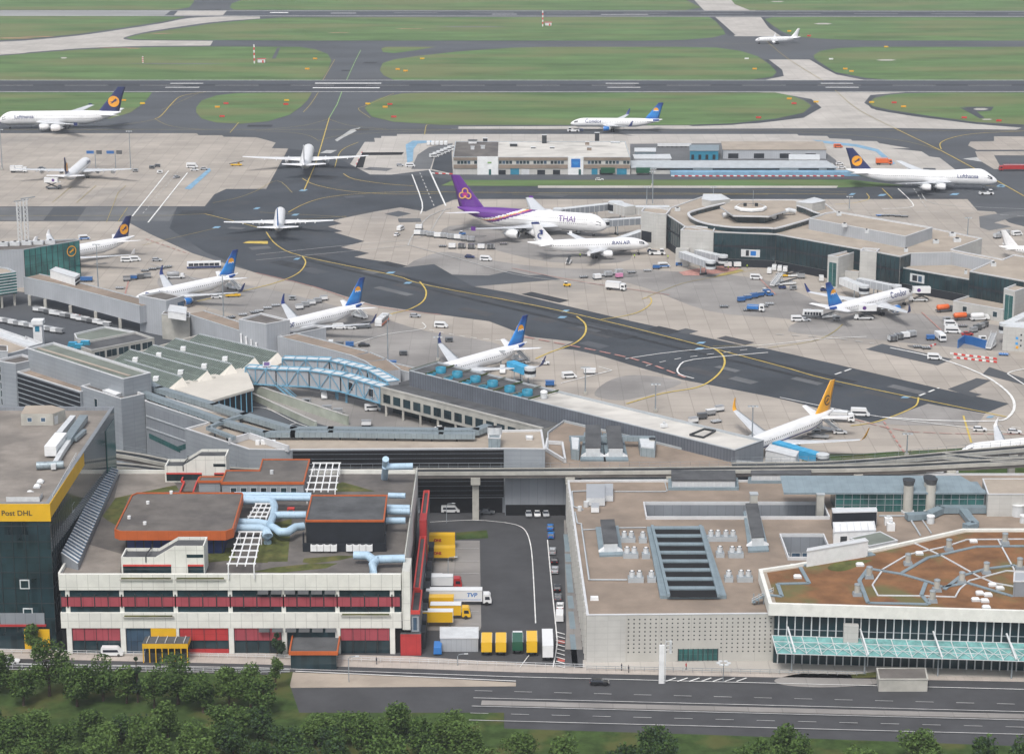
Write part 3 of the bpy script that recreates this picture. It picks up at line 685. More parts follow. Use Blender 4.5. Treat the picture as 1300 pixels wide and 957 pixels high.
 fin=mb.build('tail_fin',R)
 if S.get('fincap'):
  cb=MB();surf(cb,[(X(fx)-swf*fh*.90+.15,0,zf+fh*.90,fc*(tip+.065)+.3,.60),(X(fx)-swf*fh+.1,0,zf+fh+.05,fc*tip+.2,.5)],S['fincap'],True);cb.build('fin_cap',fin)
 rd=MB()
 for sd in (-1,1): rd.bar((X(fx)-swf*.06*fh-fc*.70,sd*.30,zf+.06*fh),(X(fx)-swf*fh-fc*tip*.68,sd*.14,zf+fh),.1,.06,'jet_grey' if fm=='jet_white' else fm)
 rd.build('rudder_seam',fin)
 em=S.get('emblem')
 if em:
  q=S.get('emq',.5);ex=X(fx)-swf*q*fh-fc*(1+(tip-1)*q)*S.get('emx',.45);ez=zf+q*fh;er=S.get('emr',.28)*fc
  for sd in (-1,1):
   eb=MB();y0=.52
   def pl(pts,m,dy=0): eb.face([(ex-sd*a*er*1.0,sd*(y0+dy),ez+b_*er) for a,b_ in pts],m)
   em(pl);eb.build('emblem',fin)
 gx=S.get('gx',wx+rc*.72);gy=S.get('gy',W*.85)
 gears=[(X(S.get('ngx',L*.085)),0,.55*S.get('gs',1),1)]+[(X(gx),sd*gy,.62*S.get('gs',1),S.get('bog',2)) for sd in (-1,1)]
 if S.get('body_gear'): gears+=[(X(gx)-4.5,sd*gy*.5,.62*S.get('gs',1),2) for sd in (-1,1)]
 for (x,y,r,nb) in gears:
  gb=MB();gb.tube([(x,y,r),(x,y,zc-.3*Ht)],.16,'gear_metal',8)
  gb.bar((x,y,zc-.4*Ht),(x-1.2,y,r+.5),.14,.14,'gear_metal')
  g=gb.build('landing_gear',R)
  for b_ in range(nb):
   for sy in (-1,1):
    wb=MB();wb.wheel((x+(b_-(nb-1)/2)*r*2.3,y+sy*.45,r-.1),r,.35,'tyre');wb.build('wheel',g)
 for body,fr,zr,size,m,kw in S.get('text',()):
  for sd in (-1,1):
   vs,fs=text_mesh(body,size,slices=9,**kw);wd=max(v[0] for v in vs);x0=min(v[0] for v in vs);wd-=x0
   dst=fr*L;tb=MB();pv=[]
   for vx,vy,_ in vs:
    d=dst+(vx-x0 if sd==1 else wd-(vx-x0));z=zc+zr*Ht/2+vy
    pv.append((X(d),sd*(fu.y(d,z)+.07),z))
   tb.add(pv,fs,m);tb.build('lettering',R)
 return R
def circ(r=1,cx=0,cy=0,n=28,a0=0,a1=360): return [(cx+r*math.cos(math.radians(a0+(a1-a0)*k/n)),cy+r*math.sin(math.radians(a0+(a1-a0)*k/n))) for k in range(n if a1-a0>=360 else n+1)]
def em_crane(pl):
 pl(circ(1),'jet_yellow')
 pl([(-.75,-.08),(-.2,.02),(.1,.30),(.45,.62),(.40,.40),(.78,.42),(.38,.16),(.72,.12),(.25,-.05),(.05,-.12),(-.15,-.30),(-.62,-.42),(-.3,-.14)],'jet_navy',.02)
def em_ringcrane(pl):
 pl(circ(1),'jet_retro')
def em_sun(pl):
 pl(circ(1),'jet_yellow');pl([(-1.05,-.3),(-.5,.02),(0,-.22),(.5,.0),(1.0,-.28),(.75,-.72),(.3,-1.0),(-.3,-1.0),(-.8,-.7)],'jet_white',.02)
 pl([(-1.0,-.55),(-.5,-.22),(0,-.48),(.5,-.25),(.9,-.52),(.55,-.9),(0,-1.06),(-.6,-.9)],'sun_tail',.04)
def em_orchid(pl):
 for a in (90,200,340): 
  c,s_=math.cos(math.radians(a)),math.sin(math.radians(a));pl(circ(.52,.52*c,.5*s_),'jet_gold',0);pl(circ(.34,.52*c,.5*s_),'jet_purple',.02)
 pl(circ(.42,0,-.1),'jet_magenta',.04);pl(circ(.18,0,-.35),'jet_gold',.06)
def em_bird(pl):
 pl(circ(.62,-.1,-.55,20,30,290)+circ(.40,-.05,-.55,20,290,30),'jet_deepblue')
 pl([(-.5,.55),(.1,.75),(.55,.45),(.35,.35),(.45,.05),(.15,-.3),(-.1,-.35),(.02,.1),(-.2,.38)],'jet_deepblue',.02)
def em_cbird(pl):
 pl(circ(1,0,0,26,35,325)+circ(.76,0,0,26,325,35),'jet_black');pl([(-.9,-.35),(-.2,.0),(.25,.55),(.2,.15),(.75,.2),(.1,-.15),(-.3,-.3)],'jet_black',.02)
white=lambda t,z:'jet_white'
def lh(t,z): return 'jet_grey' if z<-.55 else 'jet_white'
def condor(t,z): return 'jet_grey' if z<-.62 else ('sun_tail' if t>.90 and z>-.5 and t<.965 and z<.75 else 'jet_white')
def retro(t,z): return 'jet_grey' if z<-.62 else ('jet_deepblue' if -.5<z<-.33 else 'jet_white')
def thai(t,z):
 th=.80-.34*((z+1)/2)**1.1
 q=t-th
 if z<-.75: return 'jet_grey'
 return 'jet_white' if q<0 else 'jet_violet' if q<.035 else 'jet_magenta' if q<.05 else 'jet_gold' if q<.068 else 'jet_white' if q<.10 else 'jet_purple'
B767=dict(L=54.9,W=5.03,H=5.3,zc=4.9,span=47.6,wx=18.2,rc=9.6,tc=2.3,kc=5.6,sweep=34,hspan=18.6,hc=6.2,finh=10.0,finc=8.3,finmat='sun_tail',livery=condor,engmat='jet_blue',eng=[(.335,1.45,4.6,3.6)],winglet=(3.6,'jet_deepblue',1.3),emblem=em_sun,emr=.18,emq=.56,emx=.42,text=[('Condor',.16,.05,3.1,'jet_lettering',dict(bold=.03))],rows=(.16,),doors=(.09,.30,.85))
A380=dict(L=72.7,W=7.14,H=8.41,zc=6.3,span=79.75,wx=21,rc=17.5,tc=3.9,kc=10.5,kink=.36,sweep=36,dih=5.6,hspan=30.4,hc=10,finh=15.2,finc=12.4,eng=[(.36,1.95,7,4.8),(.635,1.95,7,4.6)],engmat='jet_white',rows=(-.12,.36),doors=(.08,.28,.5,.68,.84),nl=1.15,tl=3.0,gy=6.2,bog=2,body_gear=True,ck=(.2,.38),cka=-14,gx=36,finmat='jet_navy',livery=lh,fence='jet_navy')
LHT=lambda fr,zr,size:[('Lufthansa',fr,zr,size,'jet_lettering',dict(bold=.035))]
def spec(b,**k): d=dict(b);d.update(k);return d
aircraft('airliner','double deck white airliner with navy tail and yellow crane disc, far left taxiway',(-3,153.5),(155.5,142.5),spec(A380,emblem=em_crane,emr=.27,emq=.42,emx=.5,text=LHT(.135,.06,3.0)))
aircraft('airliner','white double deck airliner with purple tail and gold flower emblem, parked nose to the concourse',(770,288),(581,263.5),spec(A380,livery=thai,finmat='jet_purple',hmat='jet_white',emblem=em_orchid,emr=.25,emq=.42,emx=.5,fence='jet_purple',ns=120,nr=44,text=[('THAI',.195,.10,3.7,'jet_violet',dict(bold=.03))]))
aircraft('airliner','white four engined jumbo jet with humped nose and navy crane tail, towed towards the right',(1266.5,230.5),(1073.5,215.5),dict(L=76.3,W=6.5,H=7.2,zc=5.9,hump=(8.5,30,.40),span=68.4,wx=21.5,rc=14.5,tc=3.4,kc=8.6,sweep=39,dih=6.5,hspan=22.2,hc=8.5,finh=11.2,finc=10.2,fsweep=43,finmat='jet_navy',livery=lh,engmat='jet_white',eng=[(.35,1.6,5.6,4.4),(.61,1.6,5.6,4.2)],rows=(.12,),emblem=em_crane,emr=.26,emq=.42,emx=.5,text=LHT(.125,.16,2.8),doors=(.07,.2,.36,.55,.78),gy=5,body_gear=True,nl=1.5,tl=3.2))
aircraft('airliner','blue tailed white airliner towed left on the taxiway beyond the cargo building',(725,157.5),(840,152),spec(B767))
aircraft('airliner','small plain white jet crossing the far taxiway between the grass fields',(965.5,51.6),(1009.5,47.3),dict(L=38,W=3.8,H=4,zc=3.5,span=34,wx=12.5,rc=6.8,tc=1.6,kc=4,sweep=28,hspan=13,hc=4,finh=6.8,finc=5.6,finmat='jet_white',livery=white,engmat='jet_white',eng=[(.30,1,3.2,2.2)],rows=(.1,),wstep=2.2,winglet=(2.2,'jet_white',.6)))
aircraft('airliner','white jet with narrow navy tail, seen from behind on the upper left apron',(111,205.5),(82.5,224.5),dict(L=63.7,W=5.64,zc=5.1,span=60.3,wx=19.5,rc=10.6,tc=2.6,kc=6.3,sweep=33,hspan=19.4,hc=6.6,finh=9.2,finc=8.4,finmat='jet_navy',livery=lh,engmat='jet_white',eng=[(.32,1.25,4.6,3.4),(.62,1.25,4.6,3.4)],winglet=(2.4,'jet_white',.6),emblem=em_crane,emr=.27,emq=.42,emx=.5,text=LHT(.13,.12,2.4)),heading=90)
aircraft('airliner','large all white twin engined jet taxiing away towards the runway, seen from straight behind',None,(385.5,210),dict(L=73.9,W=6.2,zc=5.6,span=67,wx=25,rc=13,tc=2.4,kc=7.6,sweep=34,dih=7,hspan=23,hc=8,finh=9.8,finc=9.6,finmat='jet_white',livery=white,wingmat='jet_white',engmat='jet_white',eng=[(.30,1.95,6.6,5)],rows=(.12,)),heading=93)
aircraft('airliner','white twin engined jet with small blue tail, taxiing away over the yellow centre line',None,(352.5,290),spec(B767,livery=white,finmat='jet_blue',emblem=None,text=(),winglet=None,span=50,wingmat='jet_white',engmat='jet_white',finh=8.6),heading=94.5)
aircraft('airliner','white long haul jet with navy crane tail, nose hidden behind the green glass gate block',None,(170.5,300),dict(L=63.7,W=5.64,zc=5.1,span=60.3,wx=19.5,rc=10.6,tc=2.6,kc=6.3,sweep=33,hspan=19.4,hc=6.6,finh=9.4,finc=8.4,finmat='jet_navy',livery=lh,engmat='jet_white',eng=[(.32,1.55,5,3.6)],winglet=(2.4,'jet_white',.6),emblem=em_crane,emr=.27,emq=.42,emx=.5,text=LHT(.13,.12,2.4)),heading=-133)
for (t,lb,hd) in (((302,347.5),'white and blue tailed airliner at the pier gate nearest the green glass block',-131.5),((462.5,384.5),'white and blue tailed airliner at the middle pier gate beside the striped bus',-131.5),((669,434.5),'white and blue tailed airliner at the blue jet bridge by the roof cooling fans',-132)):
 aircraft('airliner',lb,None,t,spec(B767,text=[('Condor',.10,.02,3.4,'jet_lettering',dict(bold=.03))]),heading=hd)
aircraft('airliner','white airliner with bright yellow tail fin, parked behind the long grey hall',None,(1058,519.5),spec(B767,livery=retro,finmat='jet_retro',emblem=em_cbird,emr=.2,emq=.40,emx=.5,winglet=(3.6,'jet_retro',1.3),text=(),engmat='jet_white',hmat='jet_white',finh=9.8),heading=-131.7)
aircraft('airliner','white twin engined airliner with blue topped bird tail, in front of the double deck jet',(825.5,311.5),(668,308),dict(L=54.1,W=5.64,zc=5.0,span=44.8,wx=18,rc=10,tc=2.6,kc=5.6,sweep=30,hspan=16.3,hc=6,finh=8.8,finc=8.2,finmat='jet_white',fincap='jet_deepblue',livery=white,engmat='jet_white',eng=[(.35,1.45,5,4)],rows=(.14,),emblem=em_bird,emr=.26,emq=.45,emx=.5,text=[('IRAN AIR',.165,.18,2.0,'jet_lettering',dict(bold=.03))],fence='jet_white'))
aircraft('airliner','white and blue tailed airliner facing the concourse, catering trucks at its doors',(1153.5,373.5),(1052,391),spec(B767,text=[('Condor',.12,.02,3.2,'jet_lettering',dict(bold=.03))]))
aircraft('airliner','all white jet at the far right gate, only its tail half in the frame',None,(1268,313),dict(L=44,W=4,zc=3.7,span=36,wx=15,rc=7,tc=1.6,kc=4,sweep=28,hspan=14,hc=4.4,finh=7.2,finc=6,finmat='jet_white',livery=white,engmat='jet_white',eng=[(.3,1.1,3.4,2.4)],winglet=(2.2,'jet_white',.6)),heading=-8)
aircraft('airliner','white regional jet with dark lettering, nose poking in above the elevated track at right',(1214,575.5),(1362,552),dict(L=37.6,W=3.95,H=4.1,zc=3.6,span=35,wx=12.5,rc=6.8,tc=1.6,kc=4,sweep=28,hspan=12.5,hc=4,finh=6.8,finc=5.6,finmat='jet_white',livery=white,engmat='jet_white',eng=[(.32,1.1,3.4,2.4)],winglet=(2.5,'jet_white',.6)))
aircraft('airliner','white jet behind the left pier, only the tip of its white fin above the roof',None,(52,318),dict(L=34,W=3.8,zc=3.4,span=30,wx=12,rc=6,tc=1.6,kc=4,sweep=28,hspan=12,hc=4,finh=6.4,finc=5,finmat='jet_white',livery=white,engmat='jet_white',eng=[(.32,1.1,3.2,2.2)]),heading=-131)
# ---------------------------------------------------------------- building materials and helpers
def tz(ox,oy,k,pts): return [(ox+x/k,oy+y/k) for x,y in pts]
mat('panel_white',(.70,.70,.645),.6,var=.07,scale=.3,joint=(2.55,4.2),jcol=.72,jw=.07,panelvar=.03,spots=(.15,.62,(.50,.49,.44),.5))
mat('panel_edge',(.72,.72,.67),.6,var=.08,scale=.4)
mat('cladding_light',(.40,.42,.445),.5,var=.07,scale=.1,joint=(1.2,30),jcol=.86,jw=.08,panelvar=.02,spots=(.08,.6,(.40,.42,.43),.5))
mat('cladding_grey',(.285,.31,.335),.5,var=.08,scale=.1,joint=(6,1.3),jcol=.84,jw=.07,panelvar=.03)
mat('cladding_mid',(.24,.26,.285),.5,var=.09,scale=.1,joint=(2.4,40),jcol=.82,jw=.10,panelvar=.03)
mat('cladding_dark',(.13,.145,.17),.55,var=.12,scale=.15,joint=(1.1,40),jcol=.7,jw=.14,panelvar=.05)
mat('stone_light',(.48,.475,.45),.7,var=.08,scale=.15,joint=(3,1.5),jcol=.86,jw=.06,panelvar=.03)
mat('coping_white',(.58,.59,.60),.5,var=.06,scale=.3)
mat('coping_grey',(.40,.43,.45),.5,var=.08,scale=.3)
mat('gravel_brown',(.265,.212,.168),.95,var=.16,scale=.12,detail=10,spots=(.05,.52,(.19,.155,.125),.75),bump=.3)
mat('gravel_tan',(.36,.31,.255),.95,var=.13,scale=.12,detail=10,spots=(.06,.54,(.28,.24,.20),.6))
mat('gravel_grey',(.24,.215,.19),.95,var=.2,scale=.15,detail=10,spots=(.08,.5,(.16,.145,.13),.7))
mat('roof_felt',(.132,.121,.111),.92,var=.22,scale=.16,detail=10,spots=(.09,.5,(.09,.083,.08),.85))
mat('roof_felt_dark',(.085,.088,.092),.9,var=.22,scale=.2,detail=9,spots=(.12,.54,(.045,.047,.05),.8))
mat('roof_pale',(.55,.53,.49),.9,var=.12,scale=.15,detail=10,stretch=(.5,1,1),spots=(.09,.53,(.34,.325,.30),.75))
mat('roof_green_felt',(.16,.18,.155),.9,var=.18,scale=.12,detail=8)
mat('moss',(.075,.085,.022),.95,var=.4,scale=.35,detail=8,spots=(.2,.5,(.14,.125,.04),.6))
mat('sedum',(.195,.095,.042),.95,var=.3,scale=.16,detail=10,spots=(.07,.52,(.125,.125,.05),.85),bump=.4)
mat('concrete_wall',(.42,.41,.37),.85,var=.16,scale=.2,detail=8,spots=(.12,.55,(.28,.28,.25),.6))
mat('concrete_green',(.38,.41,.35),.9,var=.16,scale=.15,detail=8,spots=(.1,.52,(.27,.30,.24),.6))
mat('metal_duct',(.30,.36,.39),.4,var=.1,scale=.4,metal=.25,joint=(1.6,9),jcol=.75,jw=.1)
mat('metal_light',(.58,.60,.61),.4,var=.1,scale=.5)
mat('metal_white',(.76,.77,.77),.45,var=.07,scale=.5)
mat('metal_teal',(.20,.255,.285),.5,var=.1,scale=.3,joint=(2,2,1),jcol=.85,jw=.06)
mat('metal_dark',(.035,.039,.043),.5,var=.15,scale=.4)
mat('steel_grey',(.25,.28,.30),.5,var=.12,scale=.5)
mat('louver',(.015,.018,.024),.6,var=.2,scale=.3)
mat('pipe_blue',(.38,.52,.64),.45,var=.07,scale=.4,joint=(3,20),jcol=.85,jw=.08)
mat('truss_blue',(.16,.36,.50),.5,var=.1,scale=.5)
mat('bridge_blue',(.05,.34,.58),.5,var=.1,scale=.5)
mat('fan_blue',(.025,.21,.32),.5,var=.12,scale=.5)
mat('orange_trim',(.47,.11,.028),.6,var=.08,scale=.3,joint=(2.5,9),jcol=.85,jw=.06)
mat('red_panel',(.42,.04,.04),.6,var=.1,scale=.3,joint=(2.5,5),jcol=.8,jw=.07)
mat('red_rail',(.55,.06,.05),.6,var=.08,scale=.3)
mat('rose_panel',(.34,.065,.082),.6,var=.10,scale=.3,joint=(2.1,9),jcol=.7,jw=.1)
mat('post_yellow',(.72,.42,.015),.6,var=.05,scale=.3)
mat('sawtooth_glass',(.058,.074,.062),.35,var=.3,scale=.25,detail=6,spots=(.2,.5,(.10,.12,.10),.6))
mat('rib_pale',(.26,.31,.28),.5,var=.1,scale=.4)
mat('cream_roof',(.62,.585,.52),.8,var=.06,scale=.1,joint=(4,90),jcol=.9,jw=.08)
mat('perforated',(.47,.46,.425),.7,var=.06,scale=.15,joint=(7.5,20),jcol=.85,jw=.08)
mat('black_void',(.008,.008,.009),.9,var=.1)
mat('teal_canopy',(.15,.33,.32),.25,var=.3,scale=.6,spec=.5)
glass('glass_dark',(.005,.013,.016),(.016,.036,.044),1.4,3.6,.08)
glass('glass_hall',(.006,.017,.022),(.011,.032,.038),3.0,3.9,.1,jcol=(.01,.02,.026))
glass('glass_green',(.012,.085,.085),(.035,.15,.14),2.6,8,.1,jcol=(.02,.05,.05))
glass('glass_stripe',(.006,.012,.018),(.010,.022,.030),5,1.5,.12,jcol=(.05,.07,.08),jw=.22)
glass('glass_teal',(.01,.055,.055),(.02,.09,.085),1.8,2,.12,jcol=(.06,.12,.12),jw=.08)
glass('glass_blue',(.03,.06,.10),(.05,.09,.14),1.5,3,.15)
def wpos(px,h): return PX(px,h)
def flat(R,poly,h,wall,roof,z0=0,par=.7,rim=.4,cop='coping_white',ct=.22,wn='wall',rn='roof'):
 po=ccw(poly);pi=inset(po,rim);po2=inset(po,-.06)
 mb=MB();mb.sides(po,z0,h-ct,wall);w_=mb.build(wn,R)
 mb=MB();mb.ring(po2,pi,h-ct,h,cop,zi=h-par);mb.add([(x,y,h-ct) for x,y in po2]+[(x,y,h-ct) for x,y in po],[[i,(i+1)%len(po),len(po)+(i+1)%len(po),len(po)+i][::-1] for i in range(len(po))],cop);mb.build('coping',R)
 mb=MB();mb.face([(x,y,h-par+.01) for x,y in pi],roof);r_=mb.build(rn,R)
 return w_,r_
class Fc:
 def __init__(s,A,B):
  s.A=Vector(A[:2]);d=Vector(B[:2])-s.A;s.L=d.length;s.t=d/s.L;s.n=Vector((s.t.y,-s.t.x))
 def pt(s,a,o,z):
  p=s.A+s.t*a+s.n*o;return (p.x,p.y,z)
 def box(s,mb,a0,a1,z0,z1,o0,o1,m,mt=None):
  vs=[s.pt(a,o,z) for z in (z0,z1) for a,o in ((a0,o1),(a1,o1),(a1,o0),(a0,o0))]
  mb.add(vs,[[0,1,5,4],[1,2,6,5],[2,3,7,6],[3,0,4,7],[3,2,1,0]],m);mb.add(vs[4:],[[0,1,2,3]],mt or m);return mb
 def rect(s,mb,a0,a1,z0,z1,o,m): return mb.face([s.pt(a0,o,z0),s.pt(a1,o,z0),s.pt(a1,o,z1),s.pt(a0,o,z1)],m)
 def px(s,u,v,h):
  """distance along the wall of the pixel at height h"""
  return (Vector(P2(u,v,h))-s.A).dot(s.t)
 def su(s,u):
  """distance along the wall seen in column u (at any height)"""
  lo,hi=-50,s.L+50
  f=lambda a:Q(*s.pt(a,0,8))[0]
  inc=f(hi)>f(lo)
  for _ in range(40):
   m=(lo+hi)/2
   if (f(m)<u)==inc: lo=m
   else: hi=m
  return lo
def window(R,fc,a0,a1,z0,z1,gl='glass_dark',fr='metal_light',fw=.12,out=.05,name='window',mull=0):
 mb=MB();fc.rect(mb,a0,a1,z0,z1,out-.02,gl)
 for (p,q,r,t) in ((a0-fw,a1+fw,z1,z1+fw),(a0-fw,a1+fw,z0-fw,z0),(a0-fw,a0,z0,z1),(a1,a1+fw,z0,z1)): fc.box(mb,p,q,r,t,-.05,out,fr)
 for k in range(mull):
  a=a0+(a1-a0)*(k+1)/(mull+1);fc.box(mb,a-.05,a+.05,z0,z1,-.05,out-.004,fr)
 return mb.build(name,R)
def windows(R,fc,a0,a1,n,z0,z1,fill=.7,**k):
 w=(a1-a0)/n
 for i in range(n): window(R,fc,a0+w*(i+.5-fill/2),a0+w*(i+.5+fill/2),z0,z1,**k)
def boxon(R,name,px,zb,zt,m,mt=None):
 """box from its top outline in pixels at height zt down to zb"""
 mb=MB();mb.prism(PX(px,zt),zb,zt,m,mt);return mb.build(name,R)
def hrail(mb,pts,h,m,step=3,r=.04):
 for i in range(len(pts)-1):
  a,b=Vector(pts[i]),Vector(pts[i+1]);L=(b-a).length;n=max(1,int(L/step))
  for k in (h,h*.5): mb.bar(a+Vector((0,0,k)),b+Vector((0,0,k)),r*2,r*2,m)
  for k in range(n+1):
   p=a+(b-a)*k/n;mb.bar(p,p+Vector((0,0,h)),r*2,r*2,m)
def unit(px,z,w,d,h,m='metal_light',name='roof_unit',parent=None,rz=0,fans=0):
 p=P2(*px,z);mb=MB();mb.box((p[0],p[1],z+h/2),(w,d,h),m,rz);o=mb.build(name,parent)
 for k in range(fans):
  fb=MB();fb.cyl((p[0]+(k-(fans-1)/2)*w/fans,p[1],0),min(w/fans,d)*.36,z+h,z+h+.25,'metal_dark',10);fb.build('fan',o)
 return o
# ================================================================ near row: office tower, mail centre, roofs to the right
Hh=36.5
pr=[(62,639),(-130,639),(-130,517.5),(135,516)]
poly=PX(pr,Hh);poly=[poly[0],(poly[0][0]-75,poly[0][1]),(poly[0][0]-75,poly[3][1]),(poly[0][0]+.6,poly[3][1])]
fx,fy=poly[0];by=poly[3][1]
OT=bldg('office_tower','dark glass office tower with yellow sign band and gravel roof at far left','building',(fx-30,(fy+by)/2))
w_,r_=flat(OT,poly,Hh,'glass_dark','gravel_grey',par=.9,rim=.9,cop='cladding_mid')
ff=Fc((fx-75,fy),(fx,fy));fr=Fc((fx,fy),(fx,by))
for k in range(51):
 mb=MB();ff.box(mb,k*1.5-.05,k*1.5+.05,4.5,Hh-4.6,0,.16,'metal_dark')
 if k%2==0: mb.build('mullion',OT)
for k in range(1,38):
 mb=MB();fr.box(mb,fr.L*k/38-.05,fr.L*k/38+.05,5,Hh-1.3,0,.18,'metal_dark');mb.build('mullion',OT)
for k in range(1,8):
 mb=MB();z=4+k*3.85;ff.box(mb,0,75,z-.07,z+.07,0,.1,'metal_dark');fr.box(mb,0,fr.L,z-.07,z+.07,0,.1,'metal_dark');mb.build('floor_band',OT)
mb=MB();ff.box(mb,0,75.32,Hh-4.3,Hh-.05,.02,.3,'post_yellow');bd=mb.build('sign_band',OT)
mb=MB();fr.box(mb,.02,fr.L*.55,Hh-3.6,Hh-.05,.02,.3,'post_yellow');mb.build('sign_band',OT)
a=ff.px(50,655,Hh-2.6)
vs,fs=text_mesh('Deutsche Post DHL',1.8,bold=.025);wd=max(v[0] for v in vs)
a1=ff.su(49);mb=MB();mb.add([ff.pt(a1-wd+v[0],.33,Hh-2.85+v[1]) for v in vs],fs,'metal_dark');mb.build('lettering',bd)
for (u,v) in ((34,741),(36,777)):
 s_=ff.su(u);z=HT(u,824,v);window(OT,ff,s_-.9,s_+.9,z-.9,z+.9,gl='glass_dark',fr='metal_light',fw=.25,out=.2)
for k,(u0,z) in enumerate(((0.30,26),(.43,24),(.55,22.5),(.7,24),(.85,27))):
 window(OT,fr,fr.L*u0,fr.L*u0+3.2,z,z+1.7,gl='glass_blue',fr='metal_light',fw=.15,out=.2)
mb=MB();ff.box(mb,75-13,75-2.5,6.2,9.3,.02,.25,'cladding_mid');ff.box(mb,75-13.3,75-2.2,6.0,6.5,.02,.5,'red_panel');mb.build('garage_front',OT)
mb=MB();ff.box(mb,0,75-15.5,5.8,9.0,.02,.3,'red_panel');mb.build('shop_fascia',OT)
mb=MB();ff.box(mb,75-7.5,75-1.5,.2,5.2,.02,.28,'post_yellow');mb.build('yellow_panel',OT)
windows(OT,ff,28,60,8,.3,5.2,fill=.8,gl='glass_dark',fr='metal_dark')
sk=tz(0,630,3.99,[(440,-240),(552,-248),(600,-140)])
z1=18.6;mb=MB();n=34
L0=Vector((*P2(78,704,22),22.5));L1=Vector((*P2(134,594,22),22.5));R0=Vector((*P2(99,716,20.6),20.7));R1=Vector((*P2(150,597,20.6),20.7))
mb.face([L0,R0,R1,L1],'glass_blue');mb.face([R0,R0-Vector((0,0,3)),R1-Vector((0,0,3)),R1],'cladding_mid');mb.face([L0,L0-Vector((0,0,4)),R0-Vector((0,0,3)),R0],'cladding_mid')
sk_=mb.build('glass_skirt',OT)
for k in range(n+1):
 b=MB();t=k/n;p=L0.lerp(L1,t)+Vector((0,0,.12));q=R0.lerp(R1,t)+Vector((0,0,.12));b.bar(p,q,.5 if k%2 else .3,.14,'metal_light');b.build('glazing_bar',sk_)
c=P2(134,528,30);mb=MB()
prof=[]
for i in range(9):
 a=math.pi*(-.5+i/8);prof.append((c[0]-1+4.6*math.cos(a),by-7+6*math.sin(a)))
mb.prism([(fx+.7,by-13)]+prof+[(fx+.7,by-1)],18,33.5,'glass_teal','glass_green');ob=mb.build('rounded_bay',OT)
for z in (21,25,29,33.4):
 b=MB();pp=[(x,y,z) for x,y in prof]
 for i in range(8): b.bar(pp[i],pp[i+1],.25,.2,'metal_dark')
 b.build('bay_ring',ob)
RH=Hh-.85
hb=MB();hp=PX(tz(0,410,3.99,[(105,495),(265,495),(335,470),(325,440),(265,440),(262,415),(130,418),(105,455)]),RH+3)
ht=bldg('roof_hut','small beige penthouse hut on the gravel roof of the glass tower','hut',hp[0]);
hpoly=PX(tz(0,410,3.99,[(105,460),(268,460),(322,440),(330,436),(262,416),(130,418)]),RH+3.2)
mb=MB();mb.prism(hpoly,RH,RH+3.2,'concrete_wall','gravel_tan');mb.build('wall',ht)
h0=Fc(P2(*tz(0,410,3.99,[(105,460)])[0],RH+3.2),P2(*tz(0,410,3.99,[(268,460)])[0],RH+3.2))
for a in (.2,.62): window(ht,h0,h0.L*a,h0.L*a+1.1,RH+1.1,RH+2.1,gl='glass_blue')
mb=MB();h1=Fc(h0.pt(h0.L,0,0),P2(*tz(0,410,3.99,[(322,440)])[0],RH+3.2));h1.rect(mb,.4,1.8,RH+.1,RH+2.4,.05,'metal_light');mb.build('door',ht)
ac=bldg('ventilation_plant','long silver ventilation ducts on the gravel roof of the glass tower','ventilation plant',P2(75,575,RH))
def aduct(pts,w,h,m='metal_duct',name='duct',z=RH,par=ac,ox=0,oy=410,k=3.99):
 mb=MB();pp=[Vector((*P2(*q,z+h/2+.4),z+h/2+.4)) for q in tz(ox,oy,k,pts)]
 for i in range(len(pp)-1): mb.bar(pp[i],pp[i+1],w,h,m)
 return mb.build(name,par)
aduct([(370,480),(320,540),(300,565)],1.5,1.4,'metal_light');aduct([(425,480),(360,570),(340,600)],2.2,1.6);aduct([(430,545),(380,590)],1.0,.9)
aduct([(350,600),(310,660),(270,730)],1.2,1.2,'metal_light');aduct([(330,590),(295,635)],1.0,1.0)
mb=MB();p0,p1=[Vector((*P2(*q,RH+2),RH+1.8)) for q in tz(0,410,3.99,[(310,575),(255,645)])];mb.bar(p0,p1,3,2.6,'metal_white');mb.build('air_handler',ac)
mb=MB();p=P2(62,596,RH);mb.tube([(p[0]-3,p[1],RH+1),(p[0]+3.5,p[1]+1,RH+1)],1.0,'metal_duct',10);mb.build('silencer',ac)
mb=MB()
hrail(mb,[(*P2(97,620-40,RH),RH),(*P2(67,634,RH),RH)],1.1,'metal_light',2.5);mb.build('guard_rail',ac)
for q in ((205,808),(188,832),(152,865)):
 pp=tz(0,410,3.99,[q])[0];d=bldg('roof_dome','','skylight',P2(*pp,RH));mb=MB();x,y=P2(*pp,RH);mb.box((x,y,RH+.2),(1.6,1.6,.4),'metal_light');mb.build('kerb',d);mb=MB();mb.lathe([(0,.75),(.3,.62),(.48,.3),(.52,.02)],'metal_white',12,'z',(x,y,RH+.4));mb.build('dome',d)
 d['label']={205:'white dome skylight nearest the ducts on the glass tower roof',188:'middle one of three white dome skylights on the glass tower roof',152:'white dome skylight nearest the sign band on the glass tower roof'}[q[0]]
mb=MB();d=bldg('plant_box','flat grey plant box behind the yellow sign band on the glass tower roof','plant box',P2(35,628,RH));mb.prism(PX(tz(0,410,3.99,[(30,880),(200,880),(215,855),(45,855)]),RH+1.2),RH,RH+1.2,'metal_light','gravel_grey');mb.build('casing',d)
MH=20.
x0,yf=P2(74,729,MH);x1=P2(509,728,MH)[0];yb=P2(150,597,MH)[1]
MC=bldg('mail_centre','white banded mail sorting hall with rose window strips and orange roof houses','building',((x0+x1)/2,(yf+yb)/2))
mf=Fc((x0,yf),(x1,yf));W_=x1-x0
mb=MB();mb.prism([(x0,yf+.9),(x1,yf+.9),(x1,yb),(x0,yb)],0,MH-.9,'black_void','roof_felt');mb.build('core',MC)
